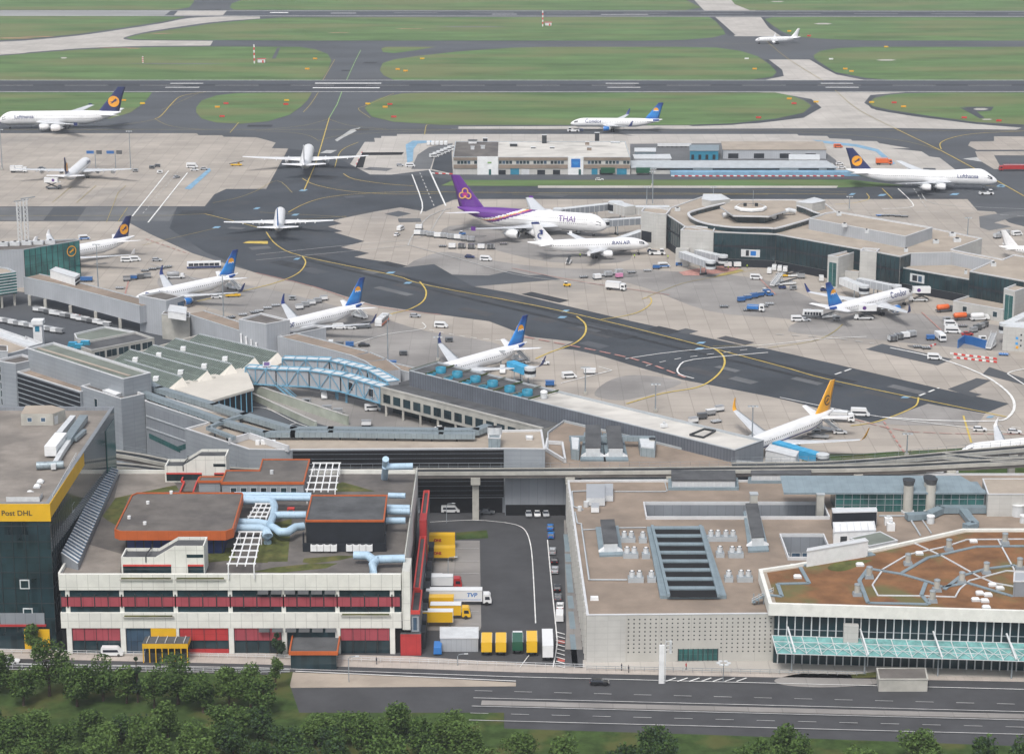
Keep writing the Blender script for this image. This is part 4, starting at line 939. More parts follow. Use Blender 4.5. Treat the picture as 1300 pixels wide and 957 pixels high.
mb=MB();mb.sides([(x1,yf+1),(x1+.2,yf+1),(x1+.2,yb),(x1,yb)],8,MH,'panel_white');mb.build('side_wall',MC)
def band(z0,z1,name):
 mb=MB();mf.box(mb,0,W_,z0,z1,-.9,0,'panel_white','panel_edge');return mb.build(name,MC)
band(16.1,MH+.0,'parapet_band');band(6.6,10.4,'wall_band')
mb=MB()
for A,B in (((x0,yf+.9),(x0,yb)),((x0,yb),(x1,yb))): 
 f=Fc(A,B) if A[1]!=B[1] else Fc(B,A)
 f.box(mb,0,f.L,MH-.9,MH+.1,-.25,.25,'panel_edge')
mb.build('parapet',MC)
cols=[mf.su(u) for u in (87,155.5,223.5,293,360.5,428.5,498)]
for a in cols:
 mb=MB();mf.box(mb,a-.5,a+.5,10.4,16.1,-.9,-.34,'panel_edge');mb.build('column',MC);mb=MB();mf.box(mb,a-.6,a+.6,.05,6.6,-.9,-.05,'panel_edge');mb.build('column',MC)
ed=[0]+cols+[W_]
for i in range(len(ed)-1):
 a0,a1=ed[i]+(.0 if i else .2),ed[i+1]-(.0 if i<len(ed)-2 else .2)
 if a1-a0<.8: continue
 n=4 if a1-a0>8 else 1
 mb=MB();mf.rect(mb,a0,a1,10.4,16.1,-.6,'glass_dark');mb.build('glazing',MC)
 w=(a1-a0)/n
 for k in range(n):
  mb=MB();mf.box(mb,a0+k*w+.14,a0+(k+1)*w-.14,11.95,14.3,-.55,-.2,'rose_panel');mf.box(mb,a0+k*w+.18,a0+(k+1)*w-.18,14.3,14.42,-.55,-.15,'metal_dark');mb.build('window_panel',MC)
 for k in range(n+1):
  mb=MB();mf.box(mb,a0+k*w-.14,a0+k*w+.14,11.6,14.9,-.6,-.24,'metal_dark');mb.build('mullion',MC)
for i in (3,4):
 for z in (16.1,6.6):
  for k in range(4 if i==4 else 2):
   a0,a1=cols[i-(0 if i==4 else 0)],cols[i+1] if i+1<len(cols) else W_
   if i==3: a0,a1=cols[3],cols[4]
   n=4;w=(a1-a0)/n;mb=MB();a=a0+w*(k+(2 if i==3 else 0));b=[mf.pt(a+.3,.03,z),mf.pt(a+w-.3,.03,z),mf.pt(a+w-.3,.75,z-.75),mf.pt(a+.3,.75,z-.75)]
   mb.face(b,'roof_felt_dark');mb.build('flap_window',MC)
for i,kind in enumerate('rose gray red rose black rose'.split()):
 a0,a1=cols[i]+.7,cols[i+1]-.7
 if kind=='black': 
  mb=MB();mf.rect(mb,a0,a1,.1,6.5,-.5,'glass_dark');mb.build('glazing',MC);continue
 if kind in('rose','red'):
  mb=MB();mf.box(mb,a0,a1,3.4,6.55,-.6,-.3,'rose_panel' if kind=='rose' else 'red_panel');mb.build('window_panel',MC)
  mb=MB();mf.rect(mb,a0,a1,.1,3.4,-.55,'glass_dark');mb.build('glazing',MC)
  for k in range(5):
   mb=MB();a=a0+(a1-a0)*k/4;mf.box(mb,a-.06,a+.06,.1,6.5,-.55,-.25,'metal_dark');mb.build('mullion',MC)
  if kind=='red': mb=MB();mf.box(mb,a0,a1,.1,1.2,-.5,-.2,'red_panel');mb.build('window_panel',MC)
 else:
  mb=MB();mf.rect(mb,a0,a1,.1,6.5,-.55,'glass_blue');mb.build('glazing',MC)
for u0,u1,z in ((155,221,MH-1.0),(225,288,MH-1.0),(157,221,9.6),(433,496,10.0)):
 mb=MB();mf.box(mb,mf.su(u0),mf.su(u1),z-.25,z,0.02,.5,'concrete_wall');mf.box(mb,mf.su(u0)+.3,mf.su(u1)-.3,z,z+.28,.1,.42,'moss');mb.build('planter_ledge',MC)
RM=MH-.88
def rpatch(px,m,name='moss_patch',z=RM,par=MC,sm=0):
 if sm: px=smooth(px,sm)
 mb=MB();mb.face([(x,y,z) for x,y in ccw(PX(px,z))],m);return mb.build(name,par)
rpatch(tz(130,560,5.98,[(0,570),(100,430),(200,400),(330,370),(560,335),(580,370),(200,420),(110,640),(40,600)]),'moss')
rpatch(tz(130,560,5.98,[(800,830),(1000,800),(1010,900),(800,920)]),'moss',z=RM+.01);rpatch(tz(130,560,5.98,[(1180,790),(1256,760),(1256,920),(1170,920)]),'moss',z=RM+.01)
rpatch(tz(320,560,5.316,[(40,760),(120,560),(270,520),(250,700),(240,810),(0,815)]),'moss',z=RM+.012)
rpatch(tz(320,560,5.316,[(350,790),(600,770),(700,775),(600,800),(400,825),(340,815)]),'moss',z=RM+.01);rpatch(tz(320,560,5.316,[(0,880),(150,850),(400,825),(580,822),(500,855),(200,885)]),'moss',z=RM+.01)
rpatch(tz(320,560,5.316,[(565,290),(610,275),(700,300),(830,338),(560,340)]),'moss',z=RM+.01)
rpatch(tz(130,560,5.98,[(140,235),(480,235),(560,330),(330,380),(120,425),(90,430)]),'gravel_grey','gravel_patch',z=RM+.005)
rpatch([(76,727),(152,727),(155,703),(110,690),(95,692)],'gravel_grey','gravel_patch',z=RM+.005)
def chouse(label,px,zt,fas,mroof,mwall,insetd,name='roof_house',zb=RM,recess=True,trim='orange_trim'):
 p=ccw(PX(px,zt));b=bldg(name,label,'roof house',p[0]);pi=inset(p,.35)
 mb=MB();mb.ring(p,pi,zt-fas,zt,trim,zi=zt-.35);mb.add([(x,y,zt-fas) for x,y in p],[list(range(len(p)))[::-1]],'black_void');mb.build('fascia',b)
 mb=MB();mb.face([(x,y,zt-.3) for x,y in pi],mroof);mb.build('roof',b)
 q=inset(p,insetd);mb=MB();mb.sides(q,zb,zt-fas-.002,mwall);mb.build('wall',b)
 return b,p,q
b,p,q=chouse('large roof house with wide orange fascia over blue glass on the mail hall roof',tz(130,560,5.98,[(130,682),(935,682),(995,660),(1070,400),(1060,387),(265,387),(220,405),(90,665)]),RM+6.5,2.3,'roof_felt','jet_lettering',2.5)
for i in range(12):
 mb=MB();f=Fc(q[0],q[1]);f.box(mb,f.L*i/11-.15,f.L*i/11+.15,RM,RM+4.1,.02,.15,'metal_dark');mb.build('mullion',b)
for qq in ((345,466),(203,578),(322,622),(523,388)):
 mb=MB();x,y=P2(*tz(130,560,5.98,[qq])[0],RM+6.5);mb.cyl((x,y),.45,RM+6.2,RM+6.9,'metal_white',10);mb.build('roof_vent',b)
b,p,q=chouse('dark roof house with thin orange rim above the cooling fans, ringed by blue pipes',tz(320,560,5.316,[(358,532),(893,532),(915,360),(400,360)]),RM+7.5,.5,'roof_felt_dark','louver',.15,name='roof_house')
f=Fc(p[0],p[1]) if abs(p[0][1]-p[1][1])<1 else Fc(p[1],p[2])
yy=min(v[1] for v in p);xa=min(v[0] for v in p if v[1]<yy+1)-.6;xb=max(v[0] for v in p if v[1]<yy+1)+.4
yfr=P2(600,745-0,RM)[1];yfr=P2(433,560+745/5.316,RM)[1]
mb=MB();mb.prism([(xa,yfr),(xb,yfr),(xb,yfr+.3),(xa,yfr+.3)],RM,RM+2.2,'louver');mb.prism([(xa,yfr+.3),(xa+.3,yfr+.3),(xa+.3,yy),(xa,yy)],RM,RM+4.5,'louver');mb.prism([(xb-.3,yfr+.3),(xb,yfr+.3),(xb,yy),(xb-.3,yy)],RM,RM+4.5,'louver');mb.build('screen_wall',b)
mb=MB();mb.prism([(xa+.3,yfr+.3),(xb-.3,yfr+.3),(xb-.3,yy-.02),(xa+.3,yy-.02)],RM,RM+.4,'roof_felt');mb.build('yard_floor',b)
for r in range(2):
 for k in range(8):
  u=(425,470,515,560,665,710,755,800)[k]-r*8;v=(662,694)[r]
  x,y=P2(*tz(320,560,5.316,[(u,v)])[0],RM+2);mb=MB();mb.box((x,y,RM+1.25),(1.5,2.0,1.5),'metal_white');mb.cyl((x,y),.6,RM+2.0,RM+2.12,'metal_dark',10);mb.build('cooling_fan',b)
b,p,q=chouse('grey walled roof house with orange rim and brown roof beside the white trellis',tz(320,560,5.316,[(-212,275),(352,275),(392,118),(68,118),(48,192),(-178,192)]),RM+4.6,.7,'roof_felt','cladding_grey',.25)
ff2=[Fc(p[i],p[(i+1)%len(p)]) for i in range(len(p))];f=max((g for g in ff2 if g.n.y<-.9),key=lambda g:g.L)
windows(b,f,2,f.L-1.5,7,RM+1.2,RM+3.0,fill=.55,gl='glass_dark')
mb=MB();x,y=P2(345,600,RM+4.6);mb.cyl((x,y),.5,RM+4.3,RM+5.3,'metal_light',10);mb.build('roof_vent',b)
def stair(label,ox,oy,k,pts,zb,zlo,zhi,fr):
 """pts: top outline: front-left, front-step start, step end, front-right, back-right, back-step, ..."""
 a=[P2(*q,zlo) for q in tz(ox,oy,k,pts[:2])];c=[P2(*q,zhi) for q in tz(ox,oy,k,pts[2:4])]
 xl,xs=a[0][0],a[1][0];xe,xr=c[0][0],c[1][0];yf_=a[0][1];dp=fr
 b=bldg('stair_tower',label,'stair tower',((xl+xr)/2,yf_));y1=yf_+dp
 def ww(y,n,t=.3):
  mb=MB();pts_=[(xl,zb),(xr,zb),(xr,zhi),(xe,zhi),(xs,zlo),(xl,zlo)]
  vs=[(x,y,z) for x,z in pts_]+[(x,y+t,z) for x,z in pts_];m=len(pts_)
  mb.add(vs,[list(range(m)),list(range(m,2*m))[::-1]]+[[i,i+m,(i+1)%m+m,(i+1)%m] for i in range(m)],'panel_white');mb.build(n,b)
 ww(yf_,'front_wall');ww(y1-.3,'back_wall')
 for x,z in ((xl,zlo),(xr-.3,zhi)):
  mb=MB();mb.prism([(x,yf_+.3),(x+.3,yf_+.3),(x+.3,y1-.3),(x,y1-.3)],zb,z,'panel_white','panel_edge');mb.build('side_wall',b)
 mb=MB();g=.7
 mb.face([(xl+.3,yf_+.3,zlo-g),(xs,yf_+.3,zlo-g),(xs,y1-.3,zlo-g),(xl+.3,y1-.3,zlo-g)],'roof_felt_dark');mb.face([(xs,yf_+.3,zlo-g),(xe,yf_+.3,zhi-g),(xe,y1-.3,zhi-g),(xs,y1-.3,zlo-g)],'roof_felt_dark');mb.face([(xe,yf_+.3,zhi-g),(xr-.3,yf_+.3,zhi-g),(xr-.3,y1-.3,zhi-g),(xe,y1-.3,zhi-g)],'roof_felt_dark');mb.build('roof',b)
 g=Fc((xl,yf_),(xr,yf_));L=g.L
 mb=MB();g.box(mb,.4,L*.60,zb+.3,zb+2.2,.01,.04,'glass_dark');mb.build('window',b);mb=MB();g.box(mb,.4,L*.60,zb+2.2,zb+2.6,.01,.14,'red_rail');mb.build('red_lintel',b)
 mb=MB();g.box(mb,L*.80,L-.2,zb+.3,zb+2.2,.01,.04,'glass_dark');mb.build('window',b);mb=MB();g.box(mb,L*.80,L-.2,zb+2.2,zb+2.6,.01,.14,'red_rail');mb.build('red_lintel',b)
 mb=MB();g.box(mb,L*.79,L-.2,zhi-2.9,zhi-2.1,.01,.04,'glass_dark');mb.build('window',b)
 for x,y,z in ((xl+L*.3,yf_+.1,zlo),):
  mb=MB();mb.tube([(x,y-.2,z-1.2),(x,y-.2,z+.1),(x,y+1,z+.5),(x+.4,y+dp-.2,z+.2),(x+.4,y+dp-.2,z+.9)],.14,'metal_dark',6);mb.build('drain_pipe',b)
 return b
stair('white stepped stair tower at the front edge of the mail hall roof',130,560,5.98,[(140,880),(405,872),(545,798),(770,792)],RM,RM+4.4,RM+7.2,6.5)
stair('white stepped stair tower behind the large orange roof house',130,560,5.98,[(472,190),(610,180),(735,103),(945,97)],RM,RM+4.4,RM+7.2,6.5)
d=bldg('roof_ramp','red railed ramp from the rear stair tower towards the large orange roof house','ramp',P2(240,610,RM))
for pts in ([(625,240),(600,298),(622,305),(590,380)],[(750,240),(722,300),(715,310),(690,380)]):
 mb=MB();pp=[(*P2(*q,RM+1.4),RM+1.2) for q in tz(130,560,5.98,pts)]
 for i in range(3): mb.bar(pp[i],pp[i+1],.35,.6,'red_rail')
 mb.build('railing',d)
mb=MB();mb.face([(x,y,RM+.6) for x,y in PX(tz(130,560,5.98,[(590,380),(690,380),(745,245),(625,245)]),RM+.6)],'roof_felt');mb.build('deck',d)
b,p,q=chouse('low orange rimmed roof box between the ramp and the grey walled roof house',tz(130,560,5.98,[(722,300),(900,300),(930,262),(740,262)]),RM+3.2,.6,'roof_felt','cladding_grey',.3)
def trellis(label,pts,nx,ny):
 q=[Vector((*P2(*p_,RM+3.2),RM+3.2)) for p_ in pts]   # fl, fr, br, bl
 d=bldg('pergola',label,'pergola',q[0])
 for i in range(nx):
  t=i/(nx-1);mb=MB();mb.bar(q[0].lerp(q[1],t),q[3].lerp(q[2],t),.28,.35,'metal_white');mb.build('beam',d)
 for i in range(ny):
  t=(i+.15)/(ny-.7);mb=MB();a=q[0].lerp(q[3],t);b_=q[1].lerp(q[2],t);e=(b_-a)*.07;mb.bar(a-e+Vector((0,0,.33)),b_+e+Vector((0,0,.33)),.32,.3,'metal_white');mb.build('beam',d)
 for p_ in (q[0],q[1],q[2],q[3]):
  mb=MB();mb.bar(p_,(p_.x,p_.y,RM),.25,.25,'metal_white');mb.build('post',d)
trellis('white roof trellis grid beside the grey walled roof house',tz(320,560,5.316,[(370,340),(560,340),(590,148),(420,148)]),5,5)
trellis('white roof trellis grid between the large orange roof house and the moss beds',tz(130,560,5.98,[(955,945),(1150,945),(1205,690),(1045,690)]),4,6)
trellis('white roof trellis grid under the blue pipes between the two big roof houses',tz(320,560,5.316,[(-25,520),(95,520),(135,425),(30,425)]),4,4)
def pipe(label,runs,r=1.0,z=2.6):
 d=bldg('blue_pipe',label,'roof pipe',P2(*runs[0][0][:2],RM))
 for pts in runs:
  pp=[]
  for q in pts:
   zz=RM+(q[2] if len(q)>2 else z);pp.append((*P2(q[0],q[1],zz),zz))
  mb=MB();mb.tube(pp,r,'pipe_blue',12);mb.build('pipe',d)
 return d
T=lambda pts: [(320+q[0]/5.316,560+q[1]/5.316,*q[2:]) for q in pts]
pipe('pale blue pipe run along the back of the mail hall roof houses',[T([(-120,360),(400,365)]),T([(920,365),(1035,368)]),T([(-120,380),(395,385)])],.75,3.6)
pipe('pale blue pipe bending down beside the large orange roof house',[T([(-125,402),(100,400),(140,410),(152,440),(145,500),(120,560)]),T([(145,500),(200,497),(365,497)])],.95,3.4)
pipe('thick pale blue pipe pair looping to the dark roof house',[T([(-130,545),(40,548),(100,560),(150,585),(190,612),(240,612),(290,580),(350,572)]),T([(-130,585),(60,585),(95,600),(105,640),(105,680,.4)])],.98,2.6)
pipe('pale blue pipe pair joining the dark roof house to the white edge wall',[T([(910,448),(1065,450)]),T([(910,472),(1065,474)]),T([(905,535),(1035,535)])],.85,3.2)
pipe('pale blue forked pipe at the front right of the mail hall roof',[T([(685,768),(780,770),(820,800),(850,805)]),T([(817,890,.2),(817,830),(830,800),(860,795),(1030,790)])],.98,2.2)
pipe('pale blue upright pipe with side arm at the back edge of the mail hall roof',[T([(893,250,.2),(900,170,5)]),T([(900,165,5),(902,120,7.6)]),T([(905,172,5),(1085,168,5)])],.9,5)
for (u,v,h) in ((345,440,3),(245,455,3.4),(995,420,3),(215,475,2)):
 q=tz(320,560,5.316,[(u,v)])[0]
d=bldg('roof_deck_seat','red roof frame beneath the blue pipe run on the mail hall','frame',P2(*tz(320,560,5.316,[(262,452)])[0],RM))
mb=MB();x,y=P2(*tz(320,560,5.316,[(262,452)])[0],RM+1);mb.box((x,y,RM+1.0),(1.8,1.4,.3),'red_rail');mb.build('top',d)
for sx in (-.8,.8):
 mb=MB();mb.bar((x+sx,y,RM),(x+sx,y,RM+.9),.2,1.2,'red_rail');mb.build('leg',d)
xe=P2(537,640,MH+1.5)[0]
mb=MB();xw0,xw1=x1+.25,x1+2.1
yw0=P2(522,825,0)[1]+.4;ymid=P2(530,706,MH+1)[1]
mb.prism([(xw0,yf+.4),(xw1,yf+.4),(xw1,ymid),(xw0,ymid)],6,MH+.6,'panel_white','panel_white');mb.prism([(xw0,ymid),(xw1-1.6,ymid),(xw1-1.6,yb+1),(xw0,yb+1)],6,MH+.6,'panel_white','panel_white');mb.build('edge_wall',MC)
AN=bldg('stair_annex','red trimmed stair annex with dark flat roof along the truck yard','annex',(x1+7,yf+10))
ZA=10.8;ax0=xw1+.05
X=lambda v: P2(534.5 if v>700 else 539.3,v,ZA)[0]
Yv=lambda v: P2(530,v,ZA)[1]
def redbox(v0,v1,xb,z):
 ya,yb_=Yv(v0)+.04,Yv(v1)
 p=[(ax0,ya),(xb,ya),(xb,yb_),(ax0,yb_)];pi=inset(p,.35)
 mb=MB();mb.ring(p,pi,z-.9,z,'red_rail',zi=z-.7);mb.build('red_parapet',AN)
 mb=MB();mb.sides(inset(p,.06),0,z-.9,'cladding_dark');mb.build('wall',AN)
 mb=MB();mb.face([(x,y,z-.65) for x,y in pi],'roof_felt_dark');mb.build('roof',AN)
xf=P2(533,778,ZA)[0];xm=P2(538.8,700,ZA)[0]
redbox(775,748,xf,ZA);redbox(748,682,xm,ZA+.4)
mb=MB();mb.prism([(ax0,Yv(682)+.05),(xm+.1,Yv(682)+.05),(xm+.1,Yv(682)+6),(ax0,Yv(682)+6)],0,ZA+4.6,'red_panel','red_panel');mb.build('red_block',AN)
redbox(672,640,xm,ZA+4)
ya0=Yv(775);g=Fc((ax0,ya0),(xf,ya0))
mb=MB();g.box(mb,.3,g.L-.3,5.6,9.4,.0,.1,'cladding_grey');g.box(mb,.6,g.L-.8,6,9.1,.1,.14,'glass_blue');mb.build('window',AN)
mb=MB();g.box(mb,-2.4,g.L+.2,0,5.4,.02,1.2,'red_panel','roof_felt_dark');mb.build('red_porch',AN)
for k in range(9):
 y=ya0+5+k*7.4
 mb=MB();mb.box((xm+.9,y,2.2),(1.4,4.6,4.2),'metal_dark');mb.build('loading_dock',AN)
yg=yf-6.2
d=bldg('entrance_porch','yellow framed entrance porch under the mail hall with roof rails','porch',(P2(216,828)[0],yg))
xa,xb=P2(187,828)[0],P2(244,828)[0]
mb=MB();mb.prism([(xa,yg+1),(xb,yg+1),(xb,yg+5.5),(xa,yg+5.5)],3.6,4.8,'post_yellow','roof_felt_dark');mb.build('roof',d)
for k in range(8):
 x=xa+.15+(xb-xa-.3)*k/7;mb=MB();mb.bar((x,yg+1.1,0),(x,yg+1.1,3.6),.22,.22,'post_yellow');mb.build('post',d)
for k in range(5):
 x=xa+1+(xb-xa-2)*k/4;mb=MB();mb.bar((x,yg+1.2,4.95),(x,yg+5.3,4.95),.12,.25,'metal_light');mb.build('roof_rail',d)
mb=MB();mb.prism([(xa+.4,yg+1.3),(xb-.4,yg+1.3),(xb-.4,yg+5.4),(xa+.4,yg+5.4)],.05,2.2,'metal_dark');mb.build('trolley_bay',d)
mb=MB();mf.box(mb,mf.su(191),mf.su(223),3.8,6.5,-.3,.1,'post_yellow');mb.build('yellow_panel',MC)
d=bldg('entrance_canopy','dark flat canopy with orange rim in front of the mail hall','canopy',P2(400,833))
zc_=4.6;p=ccw(PX(tz(325,630,3.99,[(165,785),(415,785),(432,682),(185,682)]),zc_));mb=MB();mb.ring(p,inset(p,.35),zc_-.9,zc_,'orange_trim',zi=zc_-.5);mb.build('rim',d)
mb=MB();mb.face([(x,y,zc_-.45) for x,y in inset(p,.35)],'roof_felt_dark');mb.build('roof',d);mb=MB();mb.sides(inset(p,.4),0,zc_-.9,'glass_dark');mb.build('wall',d)
BH=12.
K15=lambda pts: tz(700,590,5,pts)
BR=bldg('terminal_annex','large flat gravel roofed terminal annex with perforated front wall right of the truck yard','building',P2(860,700,BH))
fl=P2(745,780,BH);bl=P2(720.5,609,BH);fr_=P2(985,778,BH)
yb15=bl[1];xr15=P2(1420,700,BH)[0]
outer=[fl,fr_,P2(1006,716,BH),P2(1420,716,BH),(xr15,yb15+6),(P2(1050,600,BH)[0],yb15+6),(P2(1050,600,BH)[0],yb15),bl]
mb=MB();mb.sides(outer,0,BH-.2,'perforated');mb.build('wall',BR)
rp=.7;zr=BH-.5
mb=MB();po=ccw(outer);pi=inset(po,.5);mb.ring(inset(po,-.08),pi,BH-.2,BH,'coping_white',zi=zr);mb.build('coping',BR)
w1=[P2(817,638.5,BH),P2(1047,638.5,BH),P2(1052,656.5,BH),P2(821.5,656.5,BH)]
xa,xb=w1[3][0],w1[2][0];ya,yb_=w1[3][1],w1[0][1]
w2=(P2(1001,706,BH)[0],P2(1056,706,BH)[0],P2(1020,708,BH)[1],P2(1020,679,BH)[1])
def cell(x0,x1,y0,y1,poly):
 bm=bmesh.new();bm.faces.new([bm.verts.new((x,y,zr)) for x,y in poly])
 for co,no in (((x0,0,0),(-1,0,0)),((x1,0,0),(1,0,0)),((0,y0,0),(0,-1,0)),((0,y1,0),(0,1,0))):
  bmesh.ops.bisect_plane(bm,geom=bm.verts[:]+bm.edges[:]+bm.faces[:],plane_co=co,plane_no=no,clear_outer=True)
 fs=[[tuple(v.co) for v in f.verts] for f in bm.faces];bm.free();return fs
XS=[-999,xa,w2[0],w2[1],xb,9999] if xa<w2[0]<w2[1]<xb else sorted([-999,xa,xb,w2[0],w2[1],9999])
YS=sorted([0,w2[2],w2[3],ya,yb_,9999]);mb=MB()
for i in range(5):
 for j in range(5):
  cx_,cy_=(XS[i]+XS[i+1])/2,(YS[j]+YS[j+1])/2
  if xa<cx_<xb and ya<cy_<yb_: continue
  if w2[0]<cx_<w2[1] and w2[2]<cy_<w2[3]: continue
  for f in cell(XS[i],XS[i+1],YS[j],YS[j+1],pi): mb.face(f,'gravel_brown')
mb.build('roof',BR)
def well(x0,x1,y0,y1,zf,n):
 p=[(x0,y0),(x1,y0),(x1,y1),(x0,y1)]
 mb=MB();po=inset(p,-.35);mb.ring(po,inset(p,.0),zr,BH+.35,'coping_white',zi=zr);mb.build('well_rim',BR)
 mb=MB();q=ccw(p)
 for i in range(4): 
  a,b=q[i],q[(i+1)%4];mb.face([(*a,zr),(*b,zr),(*b,zf),(*a,zf)],'cladding_mid')
 mb.face([(*a,zf) for a in q],'roof_felt_dark');mb.build('light_well',BR)
 f=Fc((x0,y1),(x1,y1));g=Fc((x0,y1-.0),(x1,y1))
 for k in range(n): window(BR,Fc((x0,y1),(x1,y1)),(x1-x0)*(k+.12)/n,(x1-x0)*(k+.88)/n,zf+.4,zf+2.1,gl='glass_blue',out=.05)
well(xa,xb,ya,yb_,5.5,7);well(w2[0],w2[1],w2[2],w2[3],5,4)
lf=Fc(bl,fl)
for k in range(26):
 a=lf.L*(k+.5)/26
 mb=MB();lf.box(mb,a-.35,a+.35,.1,BH-.3,0,.45,'stone_light');mb.build('pilaster',BR)
for k in range(12):
 a=lf.L*(k+.5)/12;window(BR,lf,a-1.2,a+1.2,6.2,9.4,gl='glass_dark');window(BR,lf,a-1.2,a+1.2,2,4.6,gl='glass_dark')
ff=Fc(fl,fr_)
a0=ff.su(797);n=0
for r in range(9):
 mb=MB();z=2.4+r*1.02
 a=a0
 while a<ff.L-1:
  if not (ff.su(859)<a<ff.su(914) and z<5): ff.rect(mb,a,a+.34,z,z+.34,.012,'metal_dark')
  a+=1.28
 o=mb.build('perforation_row',BR);o['kind']='stuff'
mb=MB();ff.box(mb,0,a0-.6,.05,BH-.35,.02,.10,'stone_light');mb.build('smooth_panel',BR)
s0,s1=ff.su(861.5),ff.su(912);z0,z1=HT(887,836,834),HT(887,836,819.5)
mb=MB();ff.rect(mb,s0,s1,.35,z1,.08,'glass_teal');mb.build('window',BR)
for k in range(9):
 mb=MB();a=s0+(s1-s0)*k/8;ff.box(mb,a-.09,a+.09,.3,z1+.1,.02,.16,'metal_dark');mb.build('mullion',BR)
sk=K15([(690,822),(1112,822),(960,380),(600,392)])
SKY=bldg('roof_skylight','large slate framed skylight of eight dark strips on the brown gravel roof','skylight',P2(880,710,BH))
mb=MB();q=[Vector((*P2(*p,BH+.6),0)) for p in K15([(690,822),(1112,822),(965,380),(605,385)])]
fl_,fr2,br2,bl2=q
mb.prism([tuple(v[:2]) for v in q],zr,BH+.35,'metal_teal','metal_teal');mb.build('kerb',SKY)
A,B,C,D=[Vector((*P2(*p,BH+.9),0)) for p in K15([(745,825),(1062,825),(945,385),(640,385)])]
for k in range(8):
 t0,t1=k/8,(k+1)/8;zf=BH+.38
 a,b_=A.lerp(D,t0),B.lerp(C,t0);m1,m2=A.lerp(D,t0+.72/8),B.lerp(C,t0+.72/8);c_,d_=B.lerp(C,t1),A.lerp(D,t1)
 mb=MB();mb.prism([tuple(v[:2]) for v in (a,b_,m2,m1)],BH+.36,zf+.06,'black_void');mb.build('glazing',SKY)
 mb=MB();mb.prism([tuple(v[:2]) for v in (m1,m2,c_,d_)],BH+.36,zf+.4,'metal_teal');mb.build('frame_beam',SKY)
for a,b_ in ((A,D),(B,C)):
 mb=MB();mb.bar((a.x,a.y,BH+.75),(b_.x,b_.y,BH+.75),.7,.8,'metal_teal');mb.build('side_beam',SKY)
def cabinet(label,u,v,n):
 x,y=P2(u,v,zr);d=thing('fan_cabinet',label,'air conditioner',(x,y,zr),0,'fan cabinets on the brown gravel roof');d['_o']=(x,y,zr)
 w=1.75*n+.3
 mb=MB();mb.box((x,y,zr+.6),(w,2.2,1.2),'coping_grey',mt='steel_grey');mb.build('cabinet',d)
 for k in range(n):
  xx=x+(k-(n-1)/2)*1.8;mb=MB();mb.cyl((xx,y+.2),.68,zr+1.2,zr+2.5,'metal_light',12,mt='metal_dark');mb.build('fan_drum',d)
  mb=MB();mb.cyl((xx,y+.2),.4,zr+2.5,zr+2.7,'metal_white',10);mb.build('drum_cap',d)
for (u,v,n,lb) in ((485,485,2,'twin drum fan cabinet in the back row left of the slate skylight'),(580,488,1,'single drum fan cabinet in the back row left of the slate skylight'),(503,585,2,'twin drum fan cabinet in the middle row, beside the gabled roof vent'),(600,588,1,'single drum fan cabinet in the middle row, touching the slate skylight'),(535,738,2,'twin drum fan cabinet in the front row left of the slate skylight'),(635,738,1,'single drum fan cabinet in the front row left of the slate skylight'),
 (1035,478,2,'twin drum fan cabinet in the back row right of the slate skylight'),(1130,478,2,'back row fan cabinet farthest right of the slate skylight'),(1070,580,1,'single drum fan cabinet in the middle row right of the slate skylight'),(1170,582,2,'twin drum fan cabinet in the middle row right of the slate skylight'),(1125,735,1,'single drum fan cabinet in the front row right of the slate skylight'),(1227,735,2,'twin drum fan cabinet in the front row, nearest the sedum roof')):
 p=K15([(u,v)])[0];cabinet(lb,*p,n)
def monitor(label,px,z,wmat='metal_light',h=2.6,tray=1.2):
 """px: front-left, front-right, back-right, back-left at roof level"""
 q=[Vector((*P2(*p,z),z)) for p in px];d=thing('roof_vent',label,'roof vent',q[0]);d['_o']=tuple(q[0])
 c=sum(q,Vector())/4
 mb=MB();mb.prism([tuple((c+(v-c)*1.0)[:2]) for v in q],z,z+.5,'metal_teal','metal_teal');mb.build('tray',d)
 a=[v.lerp(c,.0) for v in q]
 fm=(q[0]+q[1])/2;bm_=(q[3]+q[2])/2;wv=(q[1]-q[0])/2;hw=.56
 L0,L1=fm-wv*hw,bm_-wv*hw;R0,R1=fm+wv*hw,bm_+wv*hw;up=Vector((0,0,1))
 i0,i1=.10,.93
 l0,l1=L0.lerp(L1,i0),L0.lerp(L1,i1);r0,r1=R0.lerp(R1,i0),R0.lerp(R1,i1)
 mb=MB();mb.prism([tuple(l0[:2]),tuple(r0[:2]),tuple(r1[:2]),tuple(l1[:2])],z+.5,z+h,wmat);mb.build('casing',d)
 mb=MB();e=wv*.06;mb.prism([tuple((l0-e)[:2]),tuple((r0+e)[:2]),tuple((r1+e)[:2]),tuple((l1-e)[:2])],z+h+.01,z+h+.35,'roof_felt_dark');mb.build('lid',d)
 for s_ in (-1,1):
  b0=(l0 if s_<0 else r0);w=wv.normalized()*s_
  mb=MB();vs=[b0,b0+w*1.4,b0+up*1.0,b0+(l1-l0).normalized()*1.5,b0+(l1-l0).normalized()*1.5+w*1.4,b0+(l1-l0).normalized()*1.5+up*1.0]
  vs=[v+up*.52 for v in vs];mb.add(vs,[[0,1,2],[3,5,4],[1,4,5,2],[0,2,5,3]],'metal_white');mb.build('side_cowl',d)
 return d
monitor('tall gabled roof vent in slate tray near the left edge of the brown roof',K15([(305,585),(455,580),(425,395),(280,405)]),zr)
monitor('gabled roof vent in slate tray between the skylight and the light wells',tz(975,630,3.99,[(-100,285),(5,280),(-50,60),(-125,85)]),zr)
d=bldg('plant_cluster','silver plant boxes at the back left corner of the brown gravel roof','roof plant',P2(*K15([(300,200)])[0],zr))
